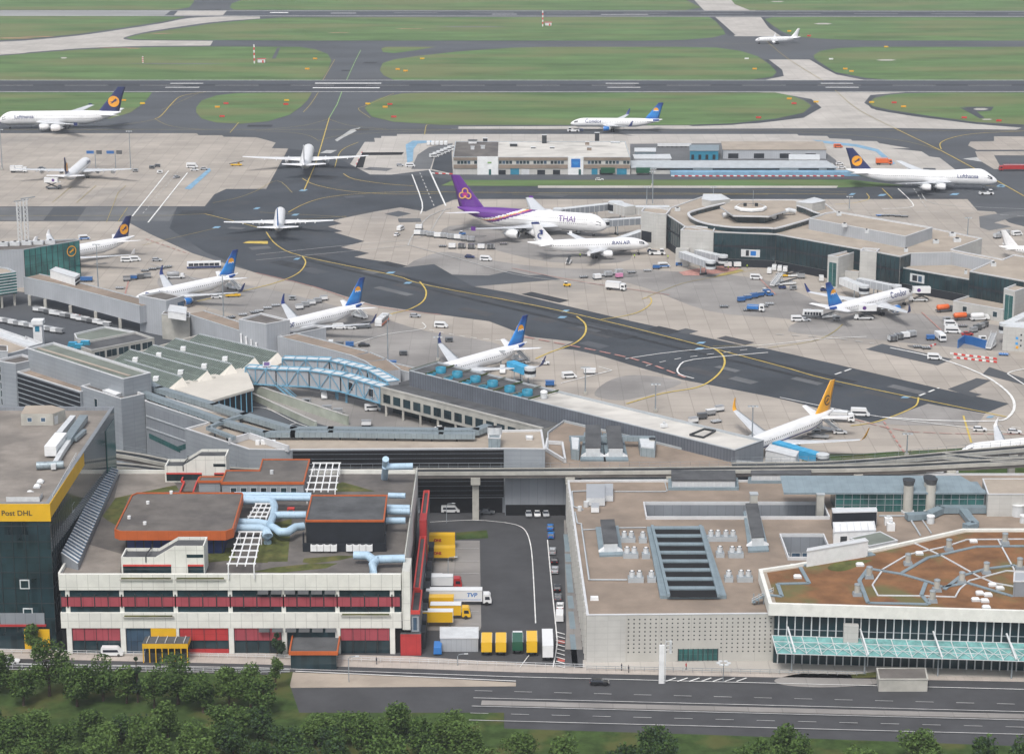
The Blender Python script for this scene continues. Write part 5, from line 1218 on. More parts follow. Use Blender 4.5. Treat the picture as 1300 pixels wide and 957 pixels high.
for pts,h,m in (([(222,210),(340,210),(340,120),(222,120)],2.4,'metal_light'),([(340,195),(392,195),(392,118),(340,118)],1.8,'metal_light'),([(252,270),(303,270),(303,240),(252,240)],1.6,'metal_white')):
 mb=MB();mb.prism(PX(K15(pts),zr+h),zr+.2,zr+h,m,'cladding_light');mb.build('casing',d)
mb=MB();mb.cyl(P2(*K15([(220,265)])[0],zr),.7,zr,zr+1.5,'metal_light',10);mb.build('drum',d);mb=MB();mb.cyl(P2(*K15([(180,290)])[0],zr),.6,zr,zr+1.2,'metal_light',10);mb.build('drum',d)
def gutter(label,px,z,r=.35,m='coping_grey',name='roof_pipe',cat='roof pipe'):
 r*=.75;p=[(*P2(*q,z+r),z+r+.05) for q in px];mb=MB();mb.tube(p,r,m,8,smooth=True);o=mb.build(name);return tag(o,label,cat)
gutter('white roof pipe along the left edge of the brown roof',K15([(230,165),(130,170),(140,265),(200,285)]),zr,.28)
gutter('white roof pipe from the left edge to the front fan cabinets',K15([(150,300),(165,370),(190,375),(240,730),(480,730)]),zr,.28)
gutter('white roof pipe running behind the back fan cabinets',K15([(200,412),(290,408),(430,400),(600,398)]),zr,.22)
gutter('white roof pipe along the back of the brown roof',K15([(190,96),(500,96),(745,94)]),zr,.25);gutter('white roof pipe between plant boxes and the glazed roof vent',K15([(400,170),(600,170),(720,170),(735,165),(720,110)]),zr,.2)
d=bldg('roof_hatch','small white roof hatch near the front left of the brown roof','roof hatch',P2(*K15([(273,855)])[0],zr));mb=MB();x,y=P2(*K15([(273,855)])[0],zr);mb.box((x,y,zr+.4),(2,1.3,.8),'metal_white',taper=.9);mb.build('lid',d)
def glasvent(label,px,z,h):
 q=PX(px,z);d=bldg('glazed_roof_vent',label,'roof vent',q[0]);mb=MB();c=[sum(v[i] for v in q)/4 for i in (0,1)]
 mb.prism([tuple(c[i]+(v[i]-c[i])*1.12 for i in (0,1)) for v in q],z,z+.8,'metal_teal');mb.build('tray',d)
 p=ccw(q);mb=MB();mb.prism(p,z+.8,z+h,'metal_light');mb.build('casing',d);mb=MB();mb.prism(inset(p,-.25),z+h+.01,z+h+.4,'roof_felt_dark');mb.build('lid',d)
 f=Fc(p[0],p[1])
 for k in range(9):
  mb=MB();a=f.L*(k+.5)/9;f.box(mb,a-f.L/22,a+f.L/22,z+1,z+h-.15,.02,.06,'jet_grey');mb.build('pane',d)
glasvent('long glazed roof vent beside the track at the back of the brown roof',K15([(765,158),(1165,158),(1160,100),(765,100)]),zr,2.6)
glasvent('long glazed roof vent beside the track, nearest the green glazed link',tz(940,580,3.61,[(50,120),(320,120),(318,95),(52,95)]),zr,2.4)
def boxthing(name,label,cat,px,zb,zt,m,mt=None,cop='coping_white'):
 p=PX(px,zt);d=bldg(name,label,cat,p[0]);mb=MB();mb.prism(p,zb,zt,m,mt);mb.build('casing',d);po=inset(ccw(p),-.12);mb=MB();mb.ring(po,inset(ccw(p),.25),zt-.12,zt+.12,cop,zi=zt+.004);mb.build('coping',d);return d
T9=lambda pts: tz(940,580,3.61,pts)
boxthing('plant_room','small white louvred plant room standing at the track beside the first grass strip','plant room',T9([(513,66),(592,66),(592,45),(513,45)]),0,HT(1090,620,598),'metal_white','metal_light')
boxthing('plant_room','grey plant room standing at the track beside the far right grass','plant room',T9([(855,70),(998,70),(990,45),(852,45)]),0,HT(1200,620,599),'cladding_light','metal_light')
LK=bldg('glazed_link','slate roofed link building with long dark green glazing behind two chimneys','building',P2(*T9([(900,200)])[0],12))
zt=HT(1180,690,627);zb=zr
g0=P2(*T9([(640,160)])[0],17);g1=P2(*T9([(1115,155)])[0],17)
yg=g0[1];xg0=P2(1062,626,17)[0];xg1=g1[0]
mb=MB();mb.prism([(xg0,yg),(xg1,yg),(xg1,yg+9),(xg0,yg+9)],zb,17,'glass_teal','metal_teal');mb.build('glazing',LK)
yr=P2(1180,608.5,18.5)[1]
mb=MB();mb.add([(xg0-14,yg-.8,17.05),(xg1+1.2,yg-.8,17.05),(xg1-5,max(yr,yg+8),19),(xg0-14,max(yr,yg+8),19),(xg0-14,yg-.8,16.6),(xg1+1.2,yg-.8,16.6),(xg1-5,yg+9,16.6)],[[0,1,2,3],[4,5,1,0],[1,5,6,2]],'metal_teal');mb.build('roof',LK)
lf2=Fc((xg0,yg),(xg1,yg))
for k in range(19):
 mb=MB();a=lf2.L*k/18;lf2.box(mb,a-.08,a+.08,zb,16.6,.01,.14,'steel_grey');mb.build('mullion',LK)
for z in (13.4,15.0):
 mb=MB();lf2.box(mb,0,lf2.L,z-.07,z+.07,.01,.12,'steel_grey');mb.build('transom',LK)
def chimney(label,u,v0,v1,u2=None):
 x,y=P2(u,v0,zr);zt=zr+(v0-v1)/4.35/.95;d=bldg('chimney_stack',label,'chimney',(x,y));d['_o']=(x,y,0.)
 mb=MB();mb.cyl((x,y),1.75,zr,zr+.5,'metal_light',18);mb.build('foot',d);mb=MB();mb.cyl((x,y),1.32,zr+.5,zt-1.5,'concrete_wall',20);mb.build('shaft',d)
 mb=MB();mb.cyl((x,y),1.35,zt-1.5,zt,'roof_felt_dark',20,r2=1.7,mt='metal_dark');mb.build('cowl',d)
for lb,u,v0,v1 in (('concrete chimney with dark cowl, left of the pair before the green glazing',1152,650,612),('nearer chimney of the overlapping pair at the right end of the green glazing',1180.5,649,611),('farther chimney half hidden behind its twin before the green glazing',1178,645,608)): chimney(lb,u,v0,v1)
boxthing('beige_block','beige flat roofed block right of the green glazed link','building',T9([(1135,170),(1560,170),(1560,100),(1110,100)]),zr,zr+6.2,'stone_light','gravel_tan')
d=boxthing('louvre_box','silver box with three dark roof slots left of the green glazed link','roof plant',T9([(545,190),(645,187),(612,140),(530,145)]),zr,zr+3.6,'metal_light')
q=PX(T9([(545,190),(645,187),(612,140),(530,145)]),zr+3.7)
for t in (.2,.5,.8):
 mb=MB();a=Vector(q[0]).lerp(Vector(q[3]),t);b_=Vector(q[1]).lerp(Vector(q[2]),t);e=(b_-a)*.12;a+=e;b_-=e;mb.bar((*a,zr+3.85),(*b_,zr+3.85),.9,.12,'metal_dark');mb.build('slot',d)
d=boxthing('plant_room','white plant room with ribbed roof and dark door beside the small light well','plant room',T9([(428,345),(620,335),(612,295),(425,300)]),zr,zr+3.6,'metal_white','metal_white')
mb=MB();f=Fc(P2(*T9([(428,345)])[0],zr+3.6),P2(*T9([(620,335)])[0],zr+3.6));f.rect(mb,f.L*.16,f.L*.32,zr+.05,zr+2.4,.04,'metal_dark');mb.build('door',d)
for k in range(7): mb=MB();a=Vector(PX(T9([(428+192*k/6,345-10*k/6)]),zr+3.85)[0]);b_=Vector(PX(T9([(425+187*k/6,300-5*k/6)]),zr+3.85)[0]);mb.bar((*a,zr+3.78),(*b_,zr+3.78),.15,.12,'metal_light');mb.build('roof_rib',d)
boxthing('plant_room','grey plant room roof with three dark openings behind the white plant room','plant room',T9([(425,255),(625,250),(620,232),(420,235)]),zr,zr+4.5,'louver','metal_light')
for i,(x,y) in enumerate(((455,290),(530,290),(605,290))):
 u,v=T9([(x,y)])[0];X_,Y_=P2(u,v,zr+1);d=bldg('roof_cowl','white roof cowl '+('nearest the white plant room corner','in the middle before the three dark openings','nearest the green glazed link louvre box')[i],'roof vent',(X_,Y_));mb=MB();mb.box((X_,Y_,zr+2.2),(2,1.6,4.2),'metal_white');mb.build('casing',d);mb=MB();mb.box((X_,Y_-.82,zr+3.6),(1.5,.06,.8),'metal_dark');mb.build('grille',d)
for lb,(x,y) in (('left white roof fan box behind the grey skylight sheet',(677,310)),('right white roof fan box behind the grey skylight sheet',(688,335))):
 u,v=T9([(x,y)])[0];X_,Y_=P2(u,v,zr);d=bldg('roof_fan',lb,'roof vent',(X_,Y_));mb=MB();mb.box((X_,Y_,zr+1),(2,1.6,2),'metal_white');mb.build('casing',d);mb=MB();mb.cyl((X_,Y_),.5,zr+2,zr+2.5,'metal_light',10);mb.build('cap',d)
for lb,pts,w,h in (('slate duct bridging towards the beige block',[(760,278),(860,272),(920,245),(1020,243),(1250,245)],2.4,1.6),('slate duct branch bending down to the sedum roof edge',[(1020,250),(1050,290),(1075,315),(1030,325)],2.2,1.4)):
 mb=MB();pp=[(*P2(*q,zr+h/2),zr+h/2+.3) for q in T9(pts)]
 for i in range(len(pp)-1): mb.bar(pp[i],pp[i+1],w,h,'metal_teal')
 tag(mb.build('roof_duct'),lb,'roof duct')
for lb,u,v in (('squat white roof drum beside the green link, nearest the beige block',1268,268),('squat white roof drum at the far end of the slate duct',1297,300),('small roof drum on gravel below the left chimney',871,302)):
 pu,pv=T9([(u,v)])[0];X_,Y_=P2(pu,pv,zr);r=1.7 if u==1268 else 1.0;d=bldg('roof_drum',lb,'roof vent',(X_,Y_));mb=MB();mb.cyl((X_,Y_),r,zr,zr+3*r/1.7,'metal_light',14);mb.build('drum',d);mb=MB();mb.cyl((X_,Y_),r*1.1,zr+3*r/1.7,zr+3*r/1.7+.3,'metal_white',14);mb.build('cap',d)
gutter('white roof pipe beside the white plant room running to the sedum roof',T9([(635,270),(770,270),(825,360)]),zr,.3);gutter('white roof pipe angled across the gravel from the slate duct',T9([(790,275),(835,290),(875,350)]),zr,.25)
gutter('white roof pipe from the track vents to the plant room',T9([(380,110),(430,130),(490,215)]),zr,.3);gutter('second white roof pipe beside the track vents',T9([(400,110),(470,130),(510,210)]),zr,.3)
for lb,pts,h in (('brown chimney block rising from the light well at left',[(45,262),(78,262),(78,172),(45,172)],6.5),('brown chimney block rising from the light well at right',[(350,262),(383,262),(383,170),(350,170)],6.5)):
 q=T9(pts);x0_,y0_=P2(*q[0],zr);x1_=P2(*q[1],zr)[0];d=bldg('well_chimney',lb,'chimney',(x0_,y0_));mb=MB();mb.prism([(x0_,y0_+.4),(x1_,y0_+.4),(x1_,y0_+2.4),(x0_,y0_+2.4)],5.5,zr+5.2,'concrete_wall','gravel_grey');mb.build('shaft',d);mb=MB();mb.prism([(x0_-.15,y0_+.25),(x1_+.15,y0_+.25),(x1_+.15,y0_+2.55),(x0_-.15,y0_+2.55)],zr+5.21,zr+5.5,'coping_grey');mb.build('cap',d)
SH=15.4
sp=T9([(85,520),(150,672),(1300,705),(1700,720),(1700,330),(1020,328),(790,380),(620,415),(250,488)])
sp=[(963,722),(976,766),(1300,775.5),(1480,781),(1480,670),(1222,670.5),(1158,685),(1112,695),(1010,715)]
poly=PX(sp,SH)
SD=bldg('sedum_hall','hall with red brown sedum roof, white fascia and long glass front at right','building',PX([(1130,740)],SH)[0])
p=ccw(poly);pi=inset(p,.9)
mb=MB();mb.ring(p,pi,SH-2.9,SH,'panel_edge',zi=SH-.6);mb.add([(x,y,SH-2.9) for x,y in p],[list(range(len(p)))[::-1]],'metal_light');mb.build('fascia',SD)
mb=MB();mb.face([(x,y,SH-.55) for x,y in pi],'gravel_tan');mb.build('gravel_margin',SD)
mb=MB();mb.face([(x,y,SH-.45) for x,y in inset(p,1.9)],'sedum');mb.build('sedum_roof',SD)
i0=min(range(len(p)),key=lambda i:abs(p[i][0]-PX([(976,766)],SH)[0][0])+abs(p[i][1]-PX([(976,766)],SH)[0][1]))
fA,fB=Vector(p[i0]),Vector(p[(i0+2)%len(p)])
q=inset(p,1.6);mb=MB();mb.sides(q,0,SH-2.9,'glass_hall');mb.build('glazing',SD)
gf=Fc(q[i0],q[(i0+2)%len(q)])
for k in range(46):
 a=1+k*(gf.L-2)/45;mb=MB();gf.box(mb,a-.13,a+.13,.1,SH-2.95,.05,.5,'metal_light');mb.build('mullion',SD)
for z in (4.6,8.6):
 mb=MB();gf.box(mb,0,gf.L,z-.08,z+.08,.03,.2,'steel_grey');mb.build('transom',SD)
u0=gf.su(1070);mb=MB();gf.box(mb,u0,u0+3.4,5.8,SH-4.6,.5,2.2,'stone_light');mb.build('entrance_tower',SD)
cz=5.2;CA=bldg('glass_canopy','long turquoise glass canopy on a steel truss along the sedum hall front','canopy',gf.pt(20,6,0)[:2])
c0,c1=gf.su(980),gf.su(1300)+45
x0c,x1c=c0,c1;n=30
mb=MB();mb.face([gf.pt(x0c,.6,cz+1.9),gf.pt(x0c+1.2,6.9,cz),gf.pt(x1c,6.9,cz),gf.pt(x1c,.6,cz+1.9)],'teal_canopy');mb.build('glass_sheet',CA)
for k in range(n+1):
 a=x0c+(x1c-x0c)*k/n;mb=MB();mb.bar(gf.pt(a,.6,cz+2.02),gf.pt(a+1,7,cz+.1),.16,.2,'metal_light');mb.build('glazing_bar',CA)
for t in (0,.33,.66,1):
 mb=MB();mb.bar(gf.pt(x0c+1.2*t,.6+6.3*t,cz+1.98-1.9*t),gf.pt(x1c,.6+6.3*t,cz+1.98-1.9*t),.14,.14,'metal_light');mb.build('purlin',CA)
for k in range(n):
 a=x0c+(x1c-x0c)*k/n;b_=x0c+(x1c-x0c)*(k+1)/n
 mb=MB();mb.bar(gf.pt(a+.5,3.5,cz+1.6),gf.pt(b_+.9,6.5,cz+.3),.09,.09,'metal_light');mb.bar(gf.pt(b_+.5,3.5,cz+1.6),gf.pt(a+.9,6.5,cz+.3),.09,.09,'metal_light');mb.build('brace',CA)
for k in range(8):
 a=gf.su(1005+k*0)+k*(gf.su(1097)-gf.su(1005));mb=MB();mb.bar(gf.pt(a,4.8,0),gf.pt(a,4.8,cz+.7),.3,.3,'steel_grey');mb.build('post',CA);mb=MB();mb.bar(gf.pt(a-1,.5,cz+4.2),gf.pt(a+.6,6.5,cz+.3),.35,.35,'metal_light');mb.build('strut',CA)
S9=lambda pts: [(*P2(*q,SH),SH-.3) for q in T9(pts)]
def walk(label,pts,w,m,h=.25,name='roof_walkway'):
 mb=MB();pp=S9(pts)
 for i in range(len(pp)-1): mb.bar(pp[i],pp[i+1],w,h,m)
 tag(mb.build(name),label,'walkway')
G='metal_teal'
for lb,pts in (('slate walkway zigzag at the left end of the sedum roof',[(275,500),(315,572),(170,575),(190,632),(120,625)]),('slate walkway from the front left vents to the big ring',[(590,500),(545,560),(585,662),(860,668)]),('slate walkway diagonal along the middle of the sedum roof',[(605,508),(740,530),(860,565),(930,590),(1040,570),(1250,632)]),('slate walkway climbing to the back right of the sedum roof',[(740,525),(860,455),(1080,405),(1300,402)]),('slate walkway arc past the middle vents of the sedum roof',[(935,600),(1010,540),(1130,505),(1260,490)]),('short slate walkway beside the front ring of the sedum roof',[(850,570),(830,625),(865,668)])): walk(lb,pts,.95,G)
for lb,pts in (('pale pipe ring in the middle of the sedum roof',[(650,515),(605,580),(630,628),(840,630),(985,635),(1005,600),(1050,560),(1220,515),(1300,518)]),('pale pipe arc along the back of the sedum roof',[(650,510),(770,440),(940,405),(1040,372),(1300,370)]),('pale pipe crossing diagonally from the back of the sedum roof',[(800,390),(930,450),(1090,540),(1160,570),(1260,588)]),('pale pipe spur at the back right of the sedum roof',[(1180,372),(1255,510)])): walk(lb,pts,.36,'metal_light',.25,'roof_conduit')
vv=[(590,545),(535,625),(768,485),(955,418),(1212,390),(1127,525),(1015,570),(900,605),(880,655),(1280,505)]
vl=['at the left of the ring nearest the green patch','front left, nearest the white fascia','at the back left beside the pipe arc','at the back middle beside the pipe arc','at the back right','in the middle row right of the pipe crossing','at the right of the ring','between the ring and the slate arc','front middle, beside the pipe ring','far right beside the grey roof box']
for (x,y),lb in zip(vv,vl):
 u,v=T9([(x,y)])[0];X_,Y_=P2(u,v,SH);d=thing('sedum_vent','round roof vent on the sedum '+lb,'roof vent',(X_,Y_,SH-.45),0,'round vents on the sedum roof');d['_o']=(X_,Y_,SH-.45)
 mb=MB();mb.box((X_,Y_,SH-.1),(2.2,2.0,.9),'steel_grey',taper=.85);mb.build('plinth',d);mb=MB();mb.cyl((X_,Y_),.7,SH+.35,SH+2.2,'concrete_wall',14);mb.build('drum',d);mb=MB();mb.lathe([(0,.8),(.2,.75),(.35,.4),(.4,.02)],'steel_grey',14,'z',(X_,Y_,SH+2.2));mb.build('cap',d)
for i,(x,y) in enumerate(((262,545),(548,490),(820,438),(1068,382),(1155,582),(1190,597),(1097,620),(1135,628),(1078,650),(1120,655),(1127,685))):
 u,v=T9([(x,y)])[0];X_,Y_=P2(u,v,SH);lb=('inside the slate zigzag','above the green patch','left of the back pipe crossing','at the back beside the pipe arc','upper left of the front right cluster','upper right of the front right cluster','middle left of the front right cluster','middle right of the front right cluster','lower left of the front right cluster','lower right of the front right cluster','lowest, nearest the white fascia')[i]
 d=bldg('dome_skylight','small white dome skylight on the sedum '+lb,'skylight',(X_,Y_));mb=MB();mb.box((X_,Y_,SH-.2),(1.9,1.3,.5),'metal_light');mb.build('kerb',d);mb=MB();mb.box((X_,Y_,SH+.2),(1.8,1.2,.3),'metal_white',taper=.7);mb.build('dome',d)
d=boxthing('white_plant_box','long white box with panelled side on the back left edge of the sedum roof','plant room',T9([(305,432),(585,385),(570,372),(308,420)]),SH-1,SH+3.6,'metal_white','metal_light')
mb=MB();mb.prism(PX(T9([(290,498),(620,448),(600,435),(300,478)]),SH-.3),SH-1.6,SH-.25,'metal_teal');mb.build('tray',d)
d=boxthing('grey_plant_box','grey boxed roof plant at the right end of the sedum roof','plant room',T9([(1252,570),(1420,570),(1420,528),(1255,528)]),SH-.4,SH+3.4,'cladding_mid','cladding_light')
mb=MB();mb.face([(x,y,SH-.42) for x,y in ccw(PX(smooth(T9([(400,505),(450,480),(600,470),(560,490),(480,520),(420,520)]),4),SH-.42))],'moss');mb.build('green_patch',SD)
d=boxthing('skylight_sheet','flat grey glass skylight sheet in a white frame behind the sedum roof','skylight',T9([(590,408),(720,382),(640,342),(500,372)]),zr,SH-.6,'metal_white','roof_green_felt')
d=bldg('corner_stair','grey steel stair hanging at the left corner of the sedum hall','stair',PX(T9([(95,640)]),SH)[0]);X_,Y_=PX(T9([(100,640)]),SH-2)[0]
for k in range(4):
 mb=MB();mb.bar((X_-2+k*1.2,Y_,BH-.4),(X_-2+k*1.2,Y_,SH-1.2),.25,.25,'steel_grey');mb.build('post',d)
for k in range(6):
 mb=MB();mb.box((X_-2+k*.8,Y_,BH+.3+k*.5),(.8,1.8,.2),'metal_teal');mb.build('step',d)
mb=MB();hrail(mb,[(X_-2.5,Y_-.9,BH+.2),(X_+2.5,Y_-.9,SH-.4)],1.1,'metal_light',1.5);mb.build('railing',d)
# ================================================================ middle row: grey terminal, people mover track, halls, pier
def block(name,label,cat,px,h,wall,roof,z0=0,**k):
 p=PX(px,h) if not k.pop('world',False) else px
 d=bldg(name,label,cat,p[0]);flat(d,p,h,wall,roof,z0=z0,**k);return d,ccw(p)
TH_=19.
T4=lambda pts: tz(180,470,5.417,pts)
pb=T4([(1030,545),(735,540),(590,490),(305,397),(455,355),(20,205)])
front=[(692,569.5),(640,568.8),(371,570.2)]+[pb[0],pb[1]]+[(235,543.5),(264,535.5),(184,508.5)]
back=[(184,497.5),(330,536),(372,546.5),(640,545.5),(688,545)]
poly=PX(front+back,TH_)
GT=bldg('terminal_building','long grey terminal with striped dark glazing and roof ducts behind the mail hall','building',PX([(500,560)],TH_)[0])
flat(GT,poly,TH_,'cladding_grey','gravel_tan',par=.6,rim=.5)
gA,gB=P2(371,570.2,TH_),P2(640,568.8,TH_);gf=Fc(gA,gB)
mb=MB();gf.rect(mb,.1,gf.L-.1,4.6,TH_-.5,.06,'black_void');mb.build('glazing',GT)
for k in range(10):
 z=5.2+k*1.36;mb=MB();gf.box(mb,0,gf.L,z,z+.12,.02,.16,'cladding_dark');mb.build('louvre_band',GT)
mb=MB();gf.rect(mb,gf.L*.25,gf.L*.72,12.0,13.2,.1,'glass_teal');mb.build('teal_glazing',GT)  # strip of teal glass laid over the black glazing
mb=MB();gf.rect(mb,gf.su(533),gf.L-.5,.05,4.4,.05,'black_void');mb.build('underpass',GT)
LW=11.2
lw=[(640,600),(722,601),(722,585),(640,585)]
q=P2(640,650,0);yq=gB[1]
lp=[(692,569),(715,586),(722,604),(1010,604),(1010,592),(970,585),(934,582.5),(700,528),(694,545)]
BL,p=block('lounge_wing','low brown roofed wing between the track and the long grey hall','building',[(641,606),(1012,606),(1012,592),(934,583.5),(716,533),(695,548),(695,568)],LW,'cladding_mid','gravel_brown',rim=.3,cop='coping_grey')
f=max((Fc(p[i],p[(i+1)%len(p)]) for i in range(len(p))),key=lambda g:g.L*(g.n.y<-.9))
mb=MB();f.rect(mb,.2,f.su(718),.05,3.2,.05,'black_void');mb.build('underpass',BL)
zl=LW-.65
T7=lambda pts: tz(650,410,3.99,pts)
d=monitor('left gabled vent of the slate tray on the brown wing roof',T7([(345,700),(475,700),(455,560),(365,560)]),zl,'metal_light',3);d=monitor('right gabled vent of the slate tray on the brown wing roof',T7([(465,700),(590,700),(560,565),(460,565)]),zl,'metal_light',3)
def roundbox(name,label,px,z,h,m='metal_duct'):
 q=PX(px,z+h);d=bldg(name,label,'roof duct',q[0]);mb=MB();mb.prism(q,z,z+h,m);mb.build('casing',d);p=inset(ccw(q),.3);mb=MB();mb.prism(p,z+h+.01,z+h+.35,'metal_light');mb.build('lid',d);return d
roundbox('duct_end','rounded pale duct head left of the slate vents on the brown wing',T7([(300,640),(340,645),(345,585),(295,580)]),zl,3)
roundbox('duct_end','pale duct head right of the slate vents on the brown wing',T7([(650,632),(725,640),(730,580),(640,590)]),zl,2.5)
mb=MB();pp=[(*P2(*q,zl+3),zl+2.6) for q in T7([(290,578),(500,575),(725,580)])];mb.bar(pp[0],pp[1],1.6,1.4,'metal_duct');mb.bar(pp[1],pp[2],1.6,1.4,'metal_duct');tag(mb.build('roof_duct'),'straight pale duct behind the slate vents on the brown wing','roof duct')
x,y=P2(*T7([(710,640)])[0],zl);d=bldg('roof_stack','grey stub chimney at the right duct head of the brown wing','chimney',(x,y));mb=MB();mb.cyl((x,y),.9,zl,zl+3.2,'concrete_wall',12);mb.build('shaft',d);mb=MB();mb.cyl((x,y),1.0,zl+3.2,zl+3.5,'metal_dark',12);mb.build('cap',d)
mb=MB();pp=[(*P2(*q,zl+.5),zl+.6) for q in T7([(180,590),(170,640),(270,700),(255,610),(180,605)])]
for i in range(4): mb.bar(pp[i],pp[i+1],.6,1.0,'coping_white')
tag(mb.build('roof_kerb'),'white kerb frame on the brown wing roof beside the grey terminal','kerb')
zr_=TH_-.6
def duct(label,px,w,h,lift=.9,m='metal_duct'):
 pp=[(*P2(*q,zr_+lift),zr_+lift+h/2) for q in px];d=bldg('roof_duct',label,'roof duct',pp[0][:2])
 mb=MB();
 for i in range(len(pp)-1):
  a,b=Vector(pp[i]),Vector(pp[i+1]);e=(b-a).normalized()*w*.32;mb.bar(a-e,b+e,w,h,m)
 mb.build('casing',d)
 for i in range(len(pp)-1):
  a,b=Vector(pp[i]),Vector(pp[i+1]);n=int((b-a).length/5)
  for k in range(n):
   q=a.lerp(b,(k+.5)/n);mb=MB();mb.bar((q.x,q.y,zr_),(q.x,q.y,q.z-h/2),.5,.5,'metal_dark');mb.build('foot',d)
duct('wide pale roof duct along the back edge of the grey terminal',T4([(40,110),(120,150),(500,265),(700,330),(1040,430),(1300,430)])+[(560,551),(605,551),(618,546)],2.6,1.6)
duct('pale roof duct along the front edge of the grey terminal',T4([(20,180),(560,370),(850,455),(1040,455),(1300,455)])+[(560,556),(600,556)],2.2,1.5)
duct('short pale roof duct crossing between the two long ducts',T4([(725,315),(545,370),(460,410),(630,475)]),1.3,1.0,1.5)
duct('pale upright duct elbow at the wall of the tall grey block',T4([(10,70),(40,110)]),2.6,2.4,2)
d=boxthing('roof_fan_box','grey box with two round fans at the right end of the terminal ducts','roof plant',[(620,556),(635,556.5),(636,550),(620,549.5)],zr_,zr_+3,'metal_duct')
for k in range(2):
 x,y=P2(624.5+k*7,551,zr_+3);mb=MB();mb.cyl((x,y),1.3,zr_+3.1,zr_+5.2,'metal_light',14,mt='metal_dark');mb.build('fan_drum',d)
boxthing('roof_hatch','small white hatch on the right end of the grey terminal roof','roof hatch',[(668,556),(676,556),(676,553),(668,553)],zr_,zr_+.6,'metal_white')
mb=MB();pp=[Vector((*P2(*q,zr_+1),zr_+1)) for q in T4([(600,490),(740,450),(1010,540)])]
for i in range(2): mb.bar(pp[i],pp[i+1],.6,1.8,'coping_white')
tag(mb.build('roof_upstand'),'white angled upstand wall on the front left of the terminal roof','parapet')
x,y=P2(*T4([(850,510)])[0],zr_);d=bldg('roof_unit','cluster of small white units inside the angled upstand','roof plant',(x,y))
for k in range(4):
 mb=MB();mb.box((x-2.2+k*1.5,y+.4*(k%2),zr_+.6),(1.1,1.2,1.2),'metal_white');mb.build('unit',d)
wl=Fc(P2(184,508.5,TH_),P2(264,535.5,TH_))
mb=MB();wl.rect(mb,.5,wl.L-.3,.3,TH_-1.2,.05,'cladding_mid');mb.build('dark_wall',GT)
for a0,a1,z0,z1 in ((.05,.55,7.5,6.4),(.5,.95,6.4,12.5)):
 mb=MB();L=wl.L;mb.add([wl.pt(L*a0,.12,z0),wl.pt(L*a1,.12,z1),wl.pt(L*a1,.12,z1+1.6),wl.pt(L*a0,.12,z0+1.6)],[[0,1,2,3]],'glass_teal');mb.build('stair_window',GT)
for z in (10.5,14.2):
 mb=MB();wl.box(mb,.5,wl.L*.8,z,z+.35,.05,.3,'coping_grey');mb.build('wall_band',GT)
KZ=14.6
def offset(pts,d):
 o=[]
 for i,p in enumerate(pts):
  a=Vector(pts[max(i-1,0)][:2]);b=Vector(pts[min(i+1,len(pts)-1)][:2]);t=(b-a).normalized();o.append((p[0]-t.y*d,p[1]+t.x*d))
 return o
def track(label,px,z=KZ,w=3.2,piers=True,rail=True):
 c=[Vector(P2(u,v,z)) for u,v in smooth(px,6,False)]
 c=[(p.x,p.y) for p in c]
 d=bldg('elevated_track',label,'elevated track',c[len(c)//2])
 def strip(o0,o1,z0,z1,m,n):
  A,B=offset(c,o0),offset(c,o1);mb=MB();k=len(c)
  vs=[(x,y,z1) for x,y in A]+[(x,y,z1) for x,y in B]+[(x,y,z0) for x,y in A]+[(x,y,z0) for x,y in B]
  fs=[]
  for i in range(k-1): fs+=[[i,i+1,k+i+1,k+i],[2*k+i,2*k+i+1,i+1,i],[k+i,k+i+1,3*k+i+1,3*k+i],[3*k+i,3*k+i+1,2*k+i+1,2*k+i]]
  mb.add(vs,fs,m);mb.build(n,d)
 strip(-w/2,w/2,z-2.1,z-.6,'roof_felt','deck')
 strip(-w/2-.2,-w/2+.15,z-1.2,z-.15,'concrete_wall','parapet');strip(w/2-.15,w/2+.2,z-1.2,z-.15,'concrete_wall','parapet')
 strip(-.95,-.6,z-.59,z-.3,'metal_dark','guide_rail');strip(.6,.95,z-.59,z-.3,'metal_dark','guide_rail')
 strip(-.3,.3,z-.58,z-.45,'metal_dark','power_rail')
 if rail:
  for o in (w/2+.6,):
   A=offset(c,o);mb=MB();hrail(mb,[(x,y,z-.6) for x,y in A[::3]],1.7,'steel_grey',2.6,.035);mb.build('guard_rail',d)
 if piers:
  L=0
  for i in range(1,len(c)):
   L+=math.dist(c[i],c[i-1])
   if L>26:
    L=0;x,y=c[i];mb=MB();mb.box((x,y,z-2.9),(2.6,4.2,2.0),'concrete_wall',taper=1.0);mb.prism([(x-.9,y-.9),(x+.9,y-.9),(x+.9,y+.9),(x-.9,y+.9)],0,z-3.9,'concrete_wall');mb.build('pier',d)
 return d
track('front elevated people mover track passing the mail hall and the brown roofs',[(135,571),(175,577),(215,585),(270,592.5),(330,596),(430,597),(520,596),(650,595.5),(800,594.5),(950,593),(1060,592),(1140,590),(1220,586),(1300,582),(1420,574)])
track('rear elevated people mover track that curves up to the right',[(135,582),(200,591),(270,597),(330,599.5)]+[(430,600.5),(530,600.5),(700,600.2),(900,598.8),(1040,597)][:0],rail=False,piers=False) if 0 else None
track('rear elevated track branch rising along the apron grass at right',[(930,588.5),(1040,587),(1100,583.5),(1160,578.5),(1230,572),(1300,566),(1420,556)],rail=True)
track('short crossover track joining the two elevated tracks at right',[(1195,575.5),(1230,579),(1265,581.5),(1310,580.5)],rail=False,piers=False,z=KZ-.05)
track('lower elevated track end between the glass tower and the rear stair tower',[(132,588),(170,590.5),(215,596),(260,599)],z=KZ,rail=False,piers=False)
T6=lambda pts: tz(0,410,6.38,pts)
